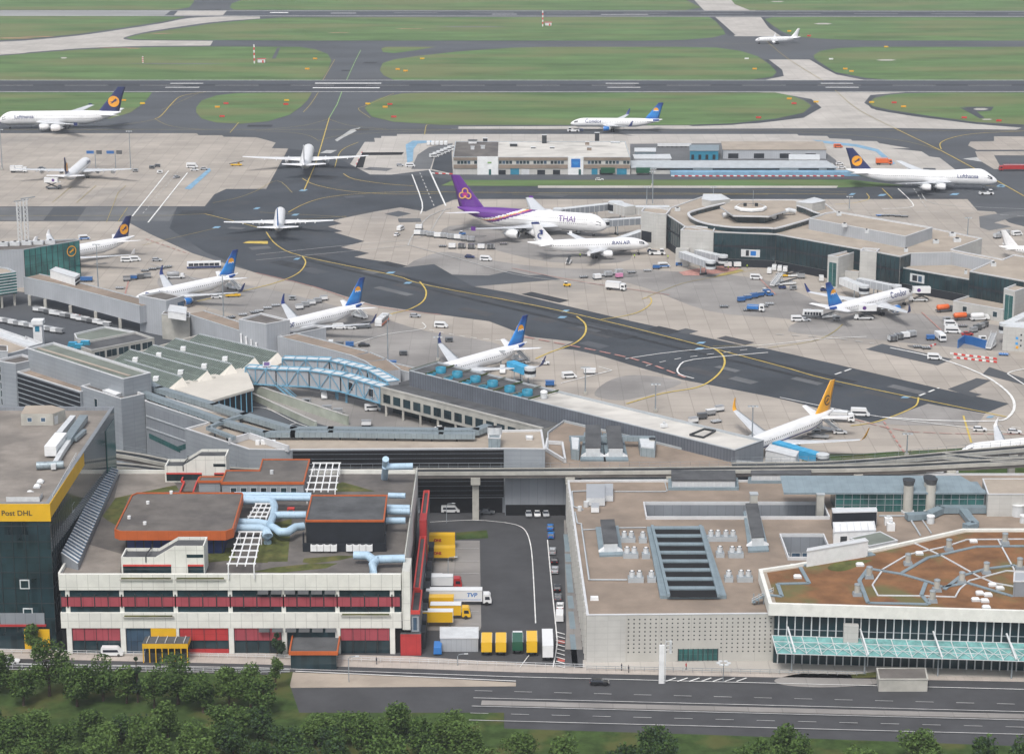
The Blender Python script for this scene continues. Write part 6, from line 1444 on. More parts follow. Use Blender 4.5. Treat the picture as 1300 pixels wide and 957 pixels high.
TB,p=block('terminal_block','tall grey panelled block with long felt roof behind the office tower','building',T6([(225,205),(435,155),(1222,400),(1000,452)]),26,'cladding_grey','roof_green_felt',rim=.5)
mb=MB();a,b_=P2(*T6([(300,200)])[0],25.4),P2(*T6([(1050,428)])[0],25.4);mb.bar((*a,25.45),(*b_,25.45),1.2,.1,'gravel_tan');mb.build('gravel_strip',TB)
sb,p=block('terminal_block','lower block with slanted rows of dark glazing and brown roof between two grey towers','building',T6([(135,392),(652,555),(790,520),(310,350)]),19.5,'cladding_grey','gravel_brown',rim=.4)
f=Fc(P2(*T6([(135,392)])[0],19.5),P2(*T6([(652,555)])[0],19.5))
mb=MB();f.rect(mb,.3,f.L-.3,.3,18.9,.06,'louver');mb.build('glazing',sb)
for k in range(11): mb=MB();z=1.5+k*1.6;f.box(mb,.3,f.L-.3,z,z+.22,.07,.35,'steel_grey');mb.build('louvre_band',sb)
ta,p=block('stair_tower','grey panelled tower with a slit window beside the slanted glazing','building',T6([(655,508),(980,612),(1168,572),(1005,508),(795,470)]),21,'cladding_grey','roof_felt',rim=.5)
f=Fc(P2(*T6([(655,508)])[0],21),P2(*T6([(980,612)])[0],21));window(ta,f,f.L*.33,f.L*.40,3,18.3,gl='glass_dark',mull=0)
za=20.4
d=boxthing('roof_screen','white screen box on the grey tower roof beside the tall block','roof plant',T6([(830,545),(935,585),(1000,560),(1000,510),(890,530)]),za,za+.9,'metal_white','metal_white')
d=bldg('roof_tank','two silver tanks on the grey tower roof','roof tank',P2(*T6([(835,480)])[0],za))
for k in range(2):
 x,y=P2(*T6([(815+38*k,490)])[0],za);mb=MB();mb.cyl((x,y),.7,za,za+2.6,'metal_light',12);mb.build('tank',d)
tc,p=block('stair_tower','grey tower with stacked slit windows at the far left edge','building',T6([(-60,300),(125,328),(318,288),(180,252),(0,290)]),22,'cladding_grey','roof_felt',rim=.5)
f=Fc(P2(*T6([(-60,300)])[0],22),P2(*T6([(125,328)])[0],22))
for k in range(7): window(tc,f,f.su(2),f.su(3.6),2.2+k*2.7,4.2+k*2.7,gl='glass_dark',fw=.08)
block('terminal_block','low tan roofed block with pale rim at the far left edge behind the grey tower','building',T6([(-200,255),(60,250),(228,205),(228,190),(0,105),(-200,60)]),17.5,'cladding_light','gravel_tan',rim=.5)
boxthing('roof_hut','small white hut on the tan roof at the far left edge','hut',T6([(-40,225),(62,230),(60,185),(-40,180)]),17,20,'cladding_light','roof_felt')
block('terminal_wing','long pale roofed wing beside the baggage yard at the far left','building',tz(0,290,6.38,[(-300,770),(240,955),(345,925),(205,870),(205,880),(0,810),(-300,720)]),13,'cladding_light','metal_light',rim=.4)
d=bldg('service_mast','white panelled service tower with a blue plate beside the baggage yard','tower',P2(49,441,0));x,y=P2(50,441,0)
zt=HT(50,441,411)
mb=MB();mb.box((x,y,zt/2),(11/3.4,3,zt),'metal_white');mb.build('shaft',d);mb=MB();mb.box((x,y,zt+.8),(4.2,4,1.6),'metal_white');mb.build('head',d);mb=MB();f=Fc((x-1,y-1.55),(x+1.2,y-1.55));f.rect(mb,.1,1.7,zt-2.6,zt-.6,.03,'fan_blue');mb.build('plate',d)
T5=lambda pts: tz(0,290,6.38,pts)
ob,p=block('office_range','low cream framed office with large windows and dark roof beside the saw tooth roof','building',T5([(740,985),(1250,885),(1100,835),(590,930)]),9,'concrete_wall','roof_felt_dark',rim=.5,cop='stone_light')
f=Fc(P2(*T5([(740,985)])[0],9),P2(*T5([(1250,885)])[0],9));windows(ob,f,.8,f.L-.6,5,5.4,7.9,fill=.84,gl='glass_dark',fr='stone_light',mull=1);windows(ob,f,.8,f.L-.6,5,1,3.6,fill=.84,gl='glass_dark',fr='stone_light',mull=1)
ob,p=block('office_range','low green felt roofed office with white rim at the baggage yard','building',T5([(620,890),(760,910),(1100,835),(850,790),(600,850)]),8.2,'stone_light','roof_green_felt',rim=.4)
d=bldg('water_tank','blue tarpaulin covered tanks at the foot of the office range','tank',P2(*T5([(640,945)])[0],5))
for k,(u,v) in enumerate(((590,945),(690,935),(640,960))):
 x,y=P2(*T5([(u,v)])[0],8.5);mb=MB();mb.box((x,y,8.9),(3.6,2,1.5),'fan_blue',mt='bridge_blue',taper=.8);mb.build('cover',d)
ST=bldg('sawtooth_hall','hall with five dark green ribbed saw tooth roof slopes and cream gables','building',P2(240,460,8))
TS=lambda pts: tz(150,350,4.815,pts)
ridges=[((495,358),(975,468)),((352,385),(835,500)),((215,425),(692,540)),((75,452),(545,580)),((40,515),(392,620))]
RZ,VZ=10.5,6.6
ends=[]
dirs=None
for i,(a,b) in enumerate(ridges):
 A,B=Vector(P2(*TS([a])[0],RZ)),Vector(P2(*TS([b])[0],RZ));t=(B-A).normalized()
 n=Vector((t.y,-t.x))
 if n.y>0:n=-n
 ends.append((A,B,n))
step=abs((ends[1][0]-ends[0][0]).dot(ends[0][2]))
for i,(A,B,n) in enumerate(ends):
 w=step*.94
 a2,b2=A+n*w-(B-A).normalized()*1.2,B+n*w+(B-A).normalized()*.5
 mb=MB();mb.add([(*A,RZ),(*B,RZ),(*b2,VZ),(*a2,VZ)],[[0,3,2,1]],'sawtooth_glass');sl=mb.build('ribbed_slope',ST)
 m=42
 for k in range(m+1):
  t=k/m;mb=MB();mb.bar((*A.lerp(B,t),RZ+.1),(*a2.lerp(b2,t),VZ+.1),.2,.18,'rib_pale');mb.build('rib',sl)
 for t in (.38,.72):
  mb=MB();mb.bar((*A.lerp(a2,t),RZ+(VZ-RZ)*t+.12),(*B.lerp(b2,t),RZ+(VZ-RZ)*t+.12),.14,.12,'rib_pale');mb.build('purlin',sl)
 mb=MB();mb.bar((*A,RZ+.1),(*B,RZ+.1),.4,.4,'coping_grey');mb.build('ridge_cap',ST)
 mb=MB();mb.add([(*A,RZ-.05),(*B,RZ-.05),(*B,VZ-2),(*A,VZ-2)],[[0,1,2,3]],'cream_roof');mb.build('back_wall',ST)
 mb=MB();e=(B-A).normalized();mb.add([(*B,RZ),(*b2,VZ),(*(b2+e*3.2),VZ-.4),(*(B+e*3.2),VZ+1.3)],[[0,1,2,3]],'cream_roof');mb.add([(*(B+e*3.2),VZ+1.3),(*(b2+e*3.2),VZ-.4),(*(b2+e*3.2),0),(*(B+e*3.2),0)],[[0,1,2,3]],'cream_roof');mb.build('gable',ST)
 mb=MB();mb.face([(*A,RZ),(*A,0),(*a2,0),(*a2,VZ)],'cream_roof');mb.build('gable',ST)
 for j,t in enumerate(((),(.22,.74),(.2,.77),(.2,.78),(.72,))[i]):
  q=A.lerp(B,t).lerp(a2.lerp(b2,t),.45);z=RZ+(VZ-RZ)*.45;mb=MB();mb.box((q.x,q.y,z+.4),(1.9,2.2,1.3),'metal_white',taper=.9);mb.build('slope_hatch',ST)
A,B,n=ends[-1];a,b_=A+n*step,B+n*step;a0=ends[0][0]
mb=MB();mb.prism([tuple(x) for x in (ends[0][0]-n*.5,ends[0][1]-n*.5,b_,a)],0,VZ-1.2,'cream_roof');mb.build('base',ST)
mb=MB();c0_,c1_=P2(*TS([(0,500)])[0],7),P2(*TS([(500,362)])[0],7);mb.bar((*c0_,5.5),(*c1_,5.5),.5,3.4,'cream_roof');mb.build('side_wall',ST)
hp=T4([(105,110),(455,210),(775,120),(730,15),(300,45)])
CH=bldg('loading_hall','cream sheet roofed loading hall with dark open front beside the blue walkway','building',P2(265,490,7))
hq=PX([(209,489.5),(267,509),(322.5,492.5),(314,471),(306,467),(262,477)],8)
mb=MB();mb.prism(hq,7.2,8,'cream_roof');mb.build('roof',CH)
a,b_=Vector(P2(267,509,8)),Vector(P2(322.5,492.5,8));f=Fc(a,b_)
pi=inset(ccw(hq),.8);mb=MB();mb.sides(pi,0,7.19,'louver');mb.build('wall',CH)
for k in range(8):
 mb=MB();t=(k+.5)/8;q=a.lerp(b_,t);mb.bar((q.x,q.y+.5,0),(q.x,q.y+.5,7.1),.3,.3,'truss_blue');mb.build('column',CH)
for i in range(5):
 x,y=P2(*T4([(250+i*60,100-12*i)])[0],8);mb=MB();mb.box((x,y,8.15),(1.6,1.0,.3),'concrete_wall');mb.build('roof_patch',CH)
for lb,pts,h in (('pale green retaining wall beside the ramp road, nearest the blue walkway',[(770,160),(1300,340),(1420,380)],3.2),('low pale green wall between the ramp road and the yard',[(715,180),(1120,365),(1200,400)],2.2)):
 d=bldg('retaining_wall',lb,'wall',P2(*T4([pts[0]])[0]))
 pp=[Vector((*P2(*T4([q])[0]),0)) for q in pts];mb=MB()
 for i in range(len(pp)-1): mb.bar(pp[i]+Vector((0,0,h/2)),pp[i+1]+Vector((0,0,h/2)),.6,h,'concrete_green')
 mb.build('wall',d);mb=MB()
 for i in range(len(pp)-1): mb.bar(pp[i]+Vector((0,0,h+.08)),pp[i+1]+Vector((0,0,h+.08)),.8,.15,'stone_light')
 mb.build('coping',d)
line([(267+30,517),(330,518),(345,522),(375,537),(390,542)],.35,'paint_white',sm=4,name='road_marking');line([(365,541),(376,538)],.3,'paint_white')
sheet('yard_paving',[(325,484),(410,498),(480,512),(640,535),(600,545),(430,545),(340,520)],Z2,'concrete_stained')
for u,v in ((426,518),(440,522),(384,528)):
 pass
def walkway(label,px,z0,z1,wd,box=True,cols=()):
 c=[Vector(P2(u,v,z1)) for u,v in px];d=bldg('truss_walkway',label,'walkway bridge',c[0]);t0=None
 for i in range(len(c)-1):
  f=Fc(c[i],c[i+1]) if c[i].x<c[i+1].x else Fc(c[i+1],c[i])
  mb=MB();f.box(mb,0,f.L,z0,z1,-wd,-.25,'cladding_light','metal_light');mb.build('panel',d)
  n=max(2,int(f.L/3.6));z0_,z1_=z0-.05,z1+.1
  mb=MB();
  for z in (z0_,z1_): mb.bar(f.pt(0,0,z),f.pt(f.L,0,z),.38,.38,'truss_blue')
  mb.bar(f.pt(0,-wd-.1,z1_),f.pt(f.L,-wd-.1,z1_),.38,.38,'truss_blue');mb.build('chord',d)
  for k in range(n+1):
   a=f.L*k/n;mb=MB();mb.bar(f.pt(a,0,z0_),f.pt(a,0,z1_),.26,.26,'truss_blue');mb.bar(f.pt(a,.1,z1_+.05),f.pt(a,-wd-.2,z1_+.05),.2,.2,'truss_blue');mb.build('post',d)
   if k<n:
    mb=MB();b=f.L*(k+1)/n;mb.bar(f.pt(a,.03,z0_ if k%2 else z1_),f.pt(b,.03,z1_ if k%2 else z0_),.2,.2,'truss_blue');mb.build('diagonal',d)
 for (u,v) in cols:
  x,y=P2(u,v);mb=MB();mb.bar((x,y,0),(x,y,z0),.7,.7,'truss_blue');mb.build('column',d)
 return d
wa=walkway('lower blue trussed walkway with white panels crossing the yard',[(311,467),(350,469.5),(392,471),(432,477),(482,491.5)],4.2,9.6,4,cols=((427,505),(428.5,507),(352,492),(440,511),(482,521)))
for k in range(2): 
 f=Fc(P2(440,478.5,9.6),P2(482,491.5,9.6));window(wa,f,f.L*(.06+.62*k),f.L*(.2+.62*k),5.6,8.2,gl='louver',fr='metal_light',out=.3)
walkway('upper blue trussed walkway bending behind the lower one',[(358,456),(418,458),(466,470),(492,485)],5.5,10.5,4)
d=bldg('yard_stair','blue steel stair descending from the trussed walkway to the yard','stair',P2(362,500));a=Vector((*P2(352,488,4.5),4.5));b_=Vector((*P2(374,508),.2))
for s_ in (-.7,.7):
 mb=MB();o=Vector((s_,s_*.6,0));mb.bar(a+o,b_+o,.25,.5,'truss_blue');mb.bar(a+o+Vector((0,0,1.1)),b_+o+Vector((0,0,1.1)),.12,.12,'truss_blue');mb.build('stringer',d)
for k in range(9):
 q=a.lerp(b_,(k+.5)/9);mb=MB();mb.box(tuple(q),(1.5,.9,.12),'steel_grey');mb.build('step',d)
boxthing('purple_hut','dark purple box at the left end of the trussed walkway','hut',[(334,465),(343,465),(343,459.5),(334,459.5)],5,10,'jet_violet','jet_violet')
LB=bldg('office_gallery','pale concrete gallery of dark green windows raised on columns over the yard','building',P2(560,510,9))
lA,lB=P2(482,492.5,9.2),P2(688,545,9.2);f=Fc(lA,lB);dp=16
mb=MB();f.box(mb,0,f.L,3.6,9.2,-dp,0,'concrete_wall','roof_felt_dark');mb.build('body',LB)
mb=MB();f.box(mb,-.2,f.L+.2,9.2,9.75,-.6,.15,'concrete_wall','stone_light');mb.build('parapet',LB)
windows(LB,f,1,f.L-1,15,4.6,7.5,fill=.72,gl='glass_dark',fr='concrete_wall',mull=0)
for k in range(9):
 a=f.L*(k+.3)/9;mb=MB();mb.bar(f.pt(a,-.5,0),f.pt(a,-.5,3.6),.7,.7,'concrete_wall');mb.build('column',LB)
mb=MB();f.box(mb,1,f.L,.05,3.55,-dp,-5,'glass_dark');mb.build('recess_glazing',LB)
HH=14.5
LHL,p=block('long_hall','long grey ribbed hall with blue roof fans at one end and pale patched roof','building',[(519.5,470),(933,570.8),(969.6,558.2),(555.6,459)],HH,'cladding_dark','roof_pale',rim=.45,cop='coping_grey')
mb=MB();q=PX([(519.5,470),(671,506.8),(709,495.8),(555.6,459)],HH-.6);mb.prism(inset(ccw(q),.5),HH-.65,HH-.5,'roof_felt_dark','roof_felt_dark');mb.build('fan_deck',LHL)
mb=MB();qa=[Vector(PX([u],HH)[0]) for u in ((519.5,470),(671,506.8),(709,495.8),(555.6,459))]
for k in range(8):
 t=k/7;a=qa[0].lerp(qa[1],t);b_=qa[3].lerp(qa[2],t);m=MB();m.bar((*a,HH+.1),(*b_,HH+.1),.4,.4,'verge' if k%2 else 'roof_green_felt');m.build('deck_beam',LHL)
TF=lambda pts: tz(480,440,5,pts)
for i,(u,v,lo) in enumerate(((337,158,0),(398,143,1),(445,183,0),(503,170,1),(562,210,0),(618,200,1),(668,240,0),(727,228,1),(836,262,1),(885,290,0),(948,285,1))):
 x,y=P2(*TF([(u,v)])[0],HH+.6);h=.6 if not lo else 1.7;r=1.75 if lo else 1.6
 d=thing('cooling_fan',('tall' if lo else 'low')+' blue cooling drum, number '+['one','two','three','four','five','six','seven','eight','nine','ten','eleven'][i]+' along the grey hall deck from the walkway end','cooling fan',(x,y,HH-.5),0,'blue cooling drums on the grey hall');d['_o']=(x,y,HH-.5)
 mb=MB();mb.lathe([(0,r),(h,r*.98),(h,r*.86),(.3,r*.86)],'fan_blue',20,'z',(x,y,HH-.5));mb.build('drum',d);mb=MB();mb.cyl((x,y),r*.86,HH-.5,HH-.5+h*.6,'metal_dark',16);mb.build('fan_grille',d)
 mb=MB();mb.bar((x-r*.8,y,HH-.5+h*.75),(x+r*.8,y,HH-.5+h*.75),.2,.12,'fan_blue');mb.build('brace',d)
d=bldg('roof_dome','white capped vent beside the last blue fan on the grey hall','roof vent',P2(690,500,HH));x,y=P2(690.5,503,HH);mb=MB();mb.cyl((x,y),1.1,HH-.6,HH+1.3,'metal_light',12);mb.build('drum',d);mb=MB();mb.lathe([(0,1.2),(.5,1),(.8,.05)],'metal_white',12,'z',(x,y,HH+1.3));mb.build('cap',d)
d=bldg('roof_frame','thin grey kerb frame on the pale end of the long hall roof','roof frame',P2(890,551,HH));q=[(*P2(*u,HH-.3),HH-.35) for u in tz(650,410,3.99,[(900,565),(970,578),(1030,545),(975,535)])]
for i in range(4): mb=MB();mb.bar(q[i],q[(i+1)%4],.35,.5,'metal_dark');mb.build('kerb',d)
d=bldg('roof_unit','small white fan unit in the middle of the pale hall roof','roof plant',P2(842,539,HH));x,y=P2(843,540,HH);mb=MB();mb.box((x,y,HH),(2,1.2,.9),'metal_white',rz=.5);mb.build('unit',d);mb=MB();mb.cyl((x,y),.4,HH+.45,HH+1.1,'metal_light',8);mb.build('cap',d)
g=Fc(P2(933,570.8,HH),P2(969.6,558.2,HH));mb=MB();g.rect(mb,0.05,g.L-.05,.05,HH-.4,.06,'cladding_mid');mb.build('end_wall',LHL)
GB=bldg('gate_block','green glass gate block with an orange ring emblem at far left','building',P2(60,330,8))
gz=16.;cA,cB=P2(30,316.5,gz),P2(100.3,304.8,gz)
gl_=[cA,cB,P2(96,303.2,gz),P2(30,306.5,gz),P2(-90,309,gz),P2(-90,322,gz)]
flat(GB,gl_,gz,'cladding_light','roof_felt',par=.5,rim=.3,cop='coping_grey')
f=Fc(cA,cB);mb=MB();f.rect(mb,.1,f.L-.1,.2,gz-.3,.06,'glass_green');mb.build('glazing',GB)
for k in range(11): mb=MB();a=f.L*k/10;f.box(mb,a-.08,a+.08,.2,gz-.3,.05,.2,'metal_dark');mb.build('mullion',GB)
for z in (5.3,9,12.6): mb=MB();f.box(mb,0,f.L,z-.06,z+.06,.05,.17,'glass_teal');mb.build('transom',GB)
s_=f.su(91);zc2=HT(91,355,316);zc2=11.9
mb=MB()
def disc(r0,r1,m,o):
 n=28;vs=[f.pt(s_+r*math.cos(2*math.pi*k/n),o,zc2+r*math.sin(2*math.pi*k/n)) for r in (r0,r1) for k in range(n)];mb.add(vs,[[k,(k+1)%n,n+(k+1)%n,n+k] for k in range(n)],m)
disc(1.9,2.3,'jet_retro',.25);pts=[(-1.5,-.2),(-.4,.05),(.2,.6),(.9,1.25),(.8,.8),(1.55,.85),(.75,.3),(1.4,.2),(.5,-.1),(.1,-.25),(-.3,-.6),(-1.2,-.8),(-.6,-.3)]
mb.face([f.pt(s_+a,.25,zc2+b_) for a,b_ in pts],'jet_retro');mb.build('emblem',GB)
for i in range(5):
 x,y=P2(4+i*15,309-.7*i,gz+.6);d=bldg('roof_unit','silver roof unit on the green glass gate block, '+('leftmost','second from the left','third from the left','fourth from the left','nearest the emblem')[i],'roof plant',(x,y));mb=MB();mb.box((x,y,gz+.3),(4,2,1.6),'metal_light');mb.build('unit',d);mb=MB();mb.cyl((x,y),.6,gz+1.1,gz+1.4,'metal_dark',8);mb.build('fan',d)
SB=bldg('striped_block','green striped glass block on columns at the far left edge','building',P2(0,370,8));z1=14.
sA,sB=P2(-70,357,z1),P2(20.5,345,z1);pl=[sA,sB,P2(10,340,z1),P2(0,338.5,z1),P2(-70,345,z1)]
w_,r_=flat(SB,pl,z1,'glass_green','gravel_tan',z0=5.5,par=.5,rim=.7,cop='coping_grey')
f=Fc(sA,sB)
for k in range(7): mb=MB();z=6+k*1.15;f.box(mb,0,f.L,z,z+.3,.02,.25,'metal_light');mb.build('stripe',SB)
for u,v in ((19,388),(3,391)):
 x,y=P2(u,v);mb=MB();mb.bar((x,y,0),(x,y,5.5),.8,.8,'concrete_wall');mb.build('column',SB)
mb=MB();f.box(mb,0,f.L,5.3,5.52,-6,-.02,'louver');mb.build('soffit',SB)
def pier(label,px,z1,z0,dp,cols=(),wall='cladding_light'):
 c=[P2(u,v,z1) for u,v in px];d=bldg('pier_gallery',label,'gallery bridge',c[0])
 for i in range(len(c)-1):
  f=Fc(c[i],c[i+1]);mb=MB();f.box(mb,-.0,f.L,z0,z1,-dp,0,wall,'gravel_brown');mb.build('gallery',d)
  mb=MB();f.box(mb,0,f.L,z1,z1+.35,-.5,.05,'coping_grey');f.box(mb,0,f.L,z1,z1+.3,-dp-.02,-dp+.4,'coping_grey');mb.build('coping',d)
 for (u,v) in cols:
  x,y=P2(u,v);mb=MB();mb.box((x,y,z0/2),(1.1,1.1,z0),'concrete_wall');mb.build('column',d)
 return d
pier('long grey gallery bridge running from the green glass block along the baggage yard',[(30,352.7),(70,361),(120,374),(177,389)],10.8,4.2,8,cols=((58,393),(90,401),(122,409),(153,417),(38,388)))
pier('grey gallery between the two boxy gate towers',[(236,399),(304,421)],9.5,.3,8)
pier('grey gallery curving from the gate tower to the trussed walkway',[(352,428),(400,440),(445,452),(463,459.5),(480,472)],8.6,.3,8)
pier('low tan roofed gallery end beside the blue fans of the long hall',[(455,458),(480,464.5),(519,473.5)],7.2,.3,6)
ga,p=block('gate_tower','grey boxy gate tower with louvred side, nearer the green glass block','building',[(176,374.8),(211,381.5),(233.5,375.2),(206,368.8)],14,'cladding_light','roof_felt',rim=.5)
f=Fc(P2(211,381.5,14),P2(233.5,375.2,14));mb=MB();f.rect(mb,f.L*.62,f.L*.98,6,12,.06,'glass_blue');mb.build('louvre',ga)
d=boxthing('plant_block','beige concrete block with an open plant top beside the nearer gate tower','building',[(205,398.5),(240.5,402.5),(241,397),(213,392)],0,9.6,'concrete_wall','roof_felt')
boxthing('plant_cabin','white cabin with windows on top of the beige concrete block','cabin',[(213,395),(236,398.5),(237,390),(216,387)],9.6,12.2,'metal_white','metal_light')
gb,p=block('gate_tower','grey boxy gate tower with white pipes, farther from the green glass block','building',[(303,405.2),(338,411.2),(368,405.8),(331.7,397)],14,'cladding_light','roof_felt',rim=.5)
d=bldg('wall_pipe','bent white duct pipes on the wall of the farther gate tower','duct',P2(320,432,4))
f=Fc(P2(303,405.2,14),P2(338,411.2,14))
for k in range(4):
 a=f.L*(.1+.18*k);mb=MB();mb.tube([f.pt(a,.5,9-k*.8),f.pt(a,.5,5.4-k*.5),f.pt(a+1.2,1.0,4.4-k*.4),f.pt(a+3,1.4,4.2-k*.4),f.pt(a+3.3,1.6,2.6)],.4,'metal_white',8);mb.build('pipe',d)
gw,p=block('gate_wing','low white wing with dark roof and three small windows behind the farther gate tower','building',[(358,426.8),(414,415.5),(402,412.5),(350,423)],9,'cladding_light','roof_felt_dark',rim=.3)
f=Fc(P2(358,426.8,9),P2(414,415.5,9))
for t in (.5,.66,.8): window(gw,f,f.L*t-.4,f.L*t+.4,4.5,5.5,gl='glass_dark',fw=.08)
d=boxthing('gate_box','white box with louvred end on top of the long gallery bridge','box',[(63.5,343),(95,352.5),(101.5,348),(71,339)],7,14,'metal_white','metal_light')
f=Fc(P2(95,352.5,14),P2(101.5,348,14))
for k in range(4): mb=MB();f.rect(mb,.3,f.L-.3,7.6+k*1.5,8.6+k*1.5,.05,'louver');mb.build('louvre',d)
sheet('yard',[(-260,380),(30,376),(166,412),(240,432),(300,430),(215,470),(60,470),(-260,470)],Z3,'asphalt')
# ================================================================ concourse at right, cargo building, gate bridges
T1=lambda pts: tz(780,230,6.5,pts)
T2_=lambda pts: tz(960,230,6.5,pts)
T3=lambda pts: tz(1120,270,7.222,pts)
CH_=15.
front=[(846,272),(869,287),(906,294),(985.4,297),(1066,311.5),(1113,319.5),(1143,325.4),(1156,321.3),(1208.6,320),(1261,330.5),(1231,344),(1300,356.5),(1420,378)]
back=[(1420,345),(1287,323),(1273,329),(1208,316.5),(1247,302.5),(1184,289.5),(1061.5,268.5),(1046,257),(1006,253.2),(928,253.2),(891,249.5),(851,263.5)]
poly=PX(front+back,CH_)
CC=bldg('concourse','long terminal concourse with dark glass front, tan roofs and a round hall at right','building',PX([(1000,300)],CH_)[0])
flat(CC,poly,CH_,'stone_light','gravel_tan',par=.5,rim=.45)
fp=PX(front,CH_)
def curtain(R,A,B,z0,z1,n,out=.08,m='glass_hall'):
 f=Fc(A,B);mb=MB();f.rect(mb,.15,f.L-.15,z0,z1,out,m);mb.build('curtain_wall',R)
 for k in range(n+1):
  a=.15+(f.L-.3)*k/n;mb=MB();f.box(mb,a-.07,a+.07,z0,z1,.03,out+.14,'metal_dark');mb.build('mullion',R)
 return f
for i,n in ((0,8),(1,4),(2,14),(3,16),(4,5),(5,5),(6,2),(10,12),(11,12)):
 f=curtain(CC,fp[i],fp[i+1],3.4,CH_-.5,n)
 mb=MB();f.rect(mb,.1,f.L-.1,8.4,9.4,.1,'louver');mb.build('floor_band',CC)
 mb=MB();f.rect(mb,.1,f.L-.1,.05,3.3,.06,'louver');mb.build('undercroft',CC)
for i in (7,8):
 f=Fc(fp[i],fp[i+1]);mb=MB();f.rect(mb,.1,f.L-.1,8,CH_-.3,.07,'cladding_light');mb.build('metal_wall',CC)
lp=PX([(1143,338.8),(1231,354.3),(1250,340),(1208,333),(1157,334)],10)
LM=bldg('concourse_lounge','lower tan roofed lounge with dark glass front between two concourse blocks','building',lp[0])
flat(LM,lp,10,'stone_light','gravel_tan',par=.4,rim=.4);f=curtain(LM,lp[0],lp[1],3.4,9.5,12);mb=MB();f.rect(mb,.1,f.L-.1,.05,3.3,.06,'louver');mb.build('undercroft',LM)
mb=MB();f.box(mb,f.su(1156),f.su(1174),4.8,8.2,.1,.3,'metal_light');f.rect(mb,f.su(1159),f.su(1165),5.3,7.7,.32,'louver');f.rect(mb,f.su(1166.5),f.su(1171),5.3,7.7,.32,'glass_blue');mb.build('display_panel',LM)
f=Fc(fp[2],fp[3]);mb=MB();f.box(mb,f.su(941),f.su(965),4.6,7.8,.1,.3,'metal_light');f.rect(mb,f.su(947),f.su(951),5,7.5,.32,'louver');f.rect(mb,f.su(953),f.su(960),5.2,7.2,.32,'jet_blue');mb.build('display_panel',CC)
def gtower(label,px,h,slit=None,z0=0):
 d,p=block('gate_tower',label,'building',px,h,'stone_light','gravel_tan',rim=.45,z0=z0)
 if slit:
  f=Fc(P2(*slit[0],h),P2(*slit[1],h));window(d,f,f.L*.15,f.L*.85,slit[2],slit[3],gl='glass_teal',fr='metal_light',mull=1)
 return d
gtower('pale stone gate tower at the left corner of the concourse, beside the double deck jet',[(814,268),(833,271),(846,271.5),(851,266),(838,263),(818,263)],16)
d=gtower('pale stone gate tower behind the jet bridge in the middle of the concourse',[(864,292),(890,293),(906,293.5),(908,289),(885,286.5),(869,287.5)],15.3)
f=Fc(P2(864,292,15.3),P2(890,293,15.3));mb=MB();f.box(mb,-1.6,f.L*.45,0,7.6,.0,3,'stone_light');mb.build('lower_block',d)
f=Fc(P2(814,268,16),P2(833,271,16));mb=MB();f.rect(mb,.4,f.L*.72,2.4,7.2,.05,'louver');mb.build('gate_opening',gtower and d)
d=gtower('pale stone gate tower with tall green slit window, left of the parked blue tailed airliner',[(1051,324),(1064.5,326.3),(1092,317.8),(1086,315.5),(1072,319)],13.2,((1051,324),(1064.5,326.3),.6,10.5))
x=PX([(1092,318),(1113,319.5),(1118,315),(1095,314)],15.2)
gtower('pale stone stair block behind the slit windowed gate tower',[(1092,317.9),(1113,319.3),(1117,315.5),(1096,314.2)],15.3)
d=block('gate_annex','low pale annex with tan roof and one dark window beside the slit windowed gate tower','building',[(1070,343.5),(1090,345),(1100,339),(1080,338)],6.5,'stone_light','gravel_tan',rim=.3)[0]
d=gtower('pale stone gate tower with tall green window at the far right edge',[(1274.5,366),(1289,369.5),(1340,352),(1318,349)],13.2,((1274.5,366),(1289,369.5),1,11))
d,p=block('gate_annex','low pale annex with tan roof and two square windows beside the orange tanks','building',[(1210,381.5),(1274,392.5),(1290,385),(1231,374.5)],5.2,'stone_light','gravel_tan',rim=.4)
f=Fc(P2(1210,381.5,5.2),P2(1274,392.5,5.2))
for t in (.24,.84): window(d,f,f.L*t-.9,f.L*t+.9,1.6,3.6,gl='glass_dark')
d,p=block('roof_hall','long grey metal clad roof hall along the middle of the concourse','building',[(1027,277),(1150,300),(1184,288.5),(1061.5,268),(1048,270)],19.5,'cladding_light','gravel_tan',z0=CH_-.55,rim=.5)
d=boxthing('roof_block','grey clad roof block with a cut corner at the far right of the concourse','building',T3([(640,325),(930,380),(940,240),(900,225),(760,285)]),CH_-.5,18,'cladding_light','gravel_tan') if 0 else None
f=Fc(P2(1208,316.5,CH_),P2(1247,302.5,CH_))
RH_=bldg('round_hall','round hall with raised flat hexagonal roof and white lantern on the concourse','building',P2(955,265,18))
hx=PX([(914,262),(931,273),(976,274),(998,267),(985,257.5),(930,256)],18.5)
mb=MB();mb.prism(hx,17.7,18.5,'coping_white','gravel_tan',bottom=True);mb.build('roof',RH_)
c=[sum(p[i] for p in hx)/6 for i in (0,1)]
mb=MB();mb.sides([tuple(c[i]+(p[i]-c[i])*.78 for i in (0,1)) for p in ccw(hx)],CH_-.5,17.7,'glass_dark');mb.build('clerestory',RH_)
lx,ly=P2(953,262,20);mb=MB();mb.lathe([(0,7.2),(.9,7.2),(1.3,6.6),(1.3,6.3)],'metal_white',8,'z',(lx,ly,18.9),smooth=False);mb.cyl((lx,ly),6.3,18.5,20.0,'metal_light',8,mt='gravel_tan',smooth=False);mb.build('lantern',RH_)
for dx in (-2.5,2.5):
 mb=MB();mb.box((lx+dx,ly,20.7),(1.4,1.2,1.4),'metal_dark');mb.build('lantern_fan',RH_)
mb=MB();mb.tube([(lx+1,ly,20),(lx+1,ly,27)],.12,'steel_grey',6);mb.build('mast',RH_)
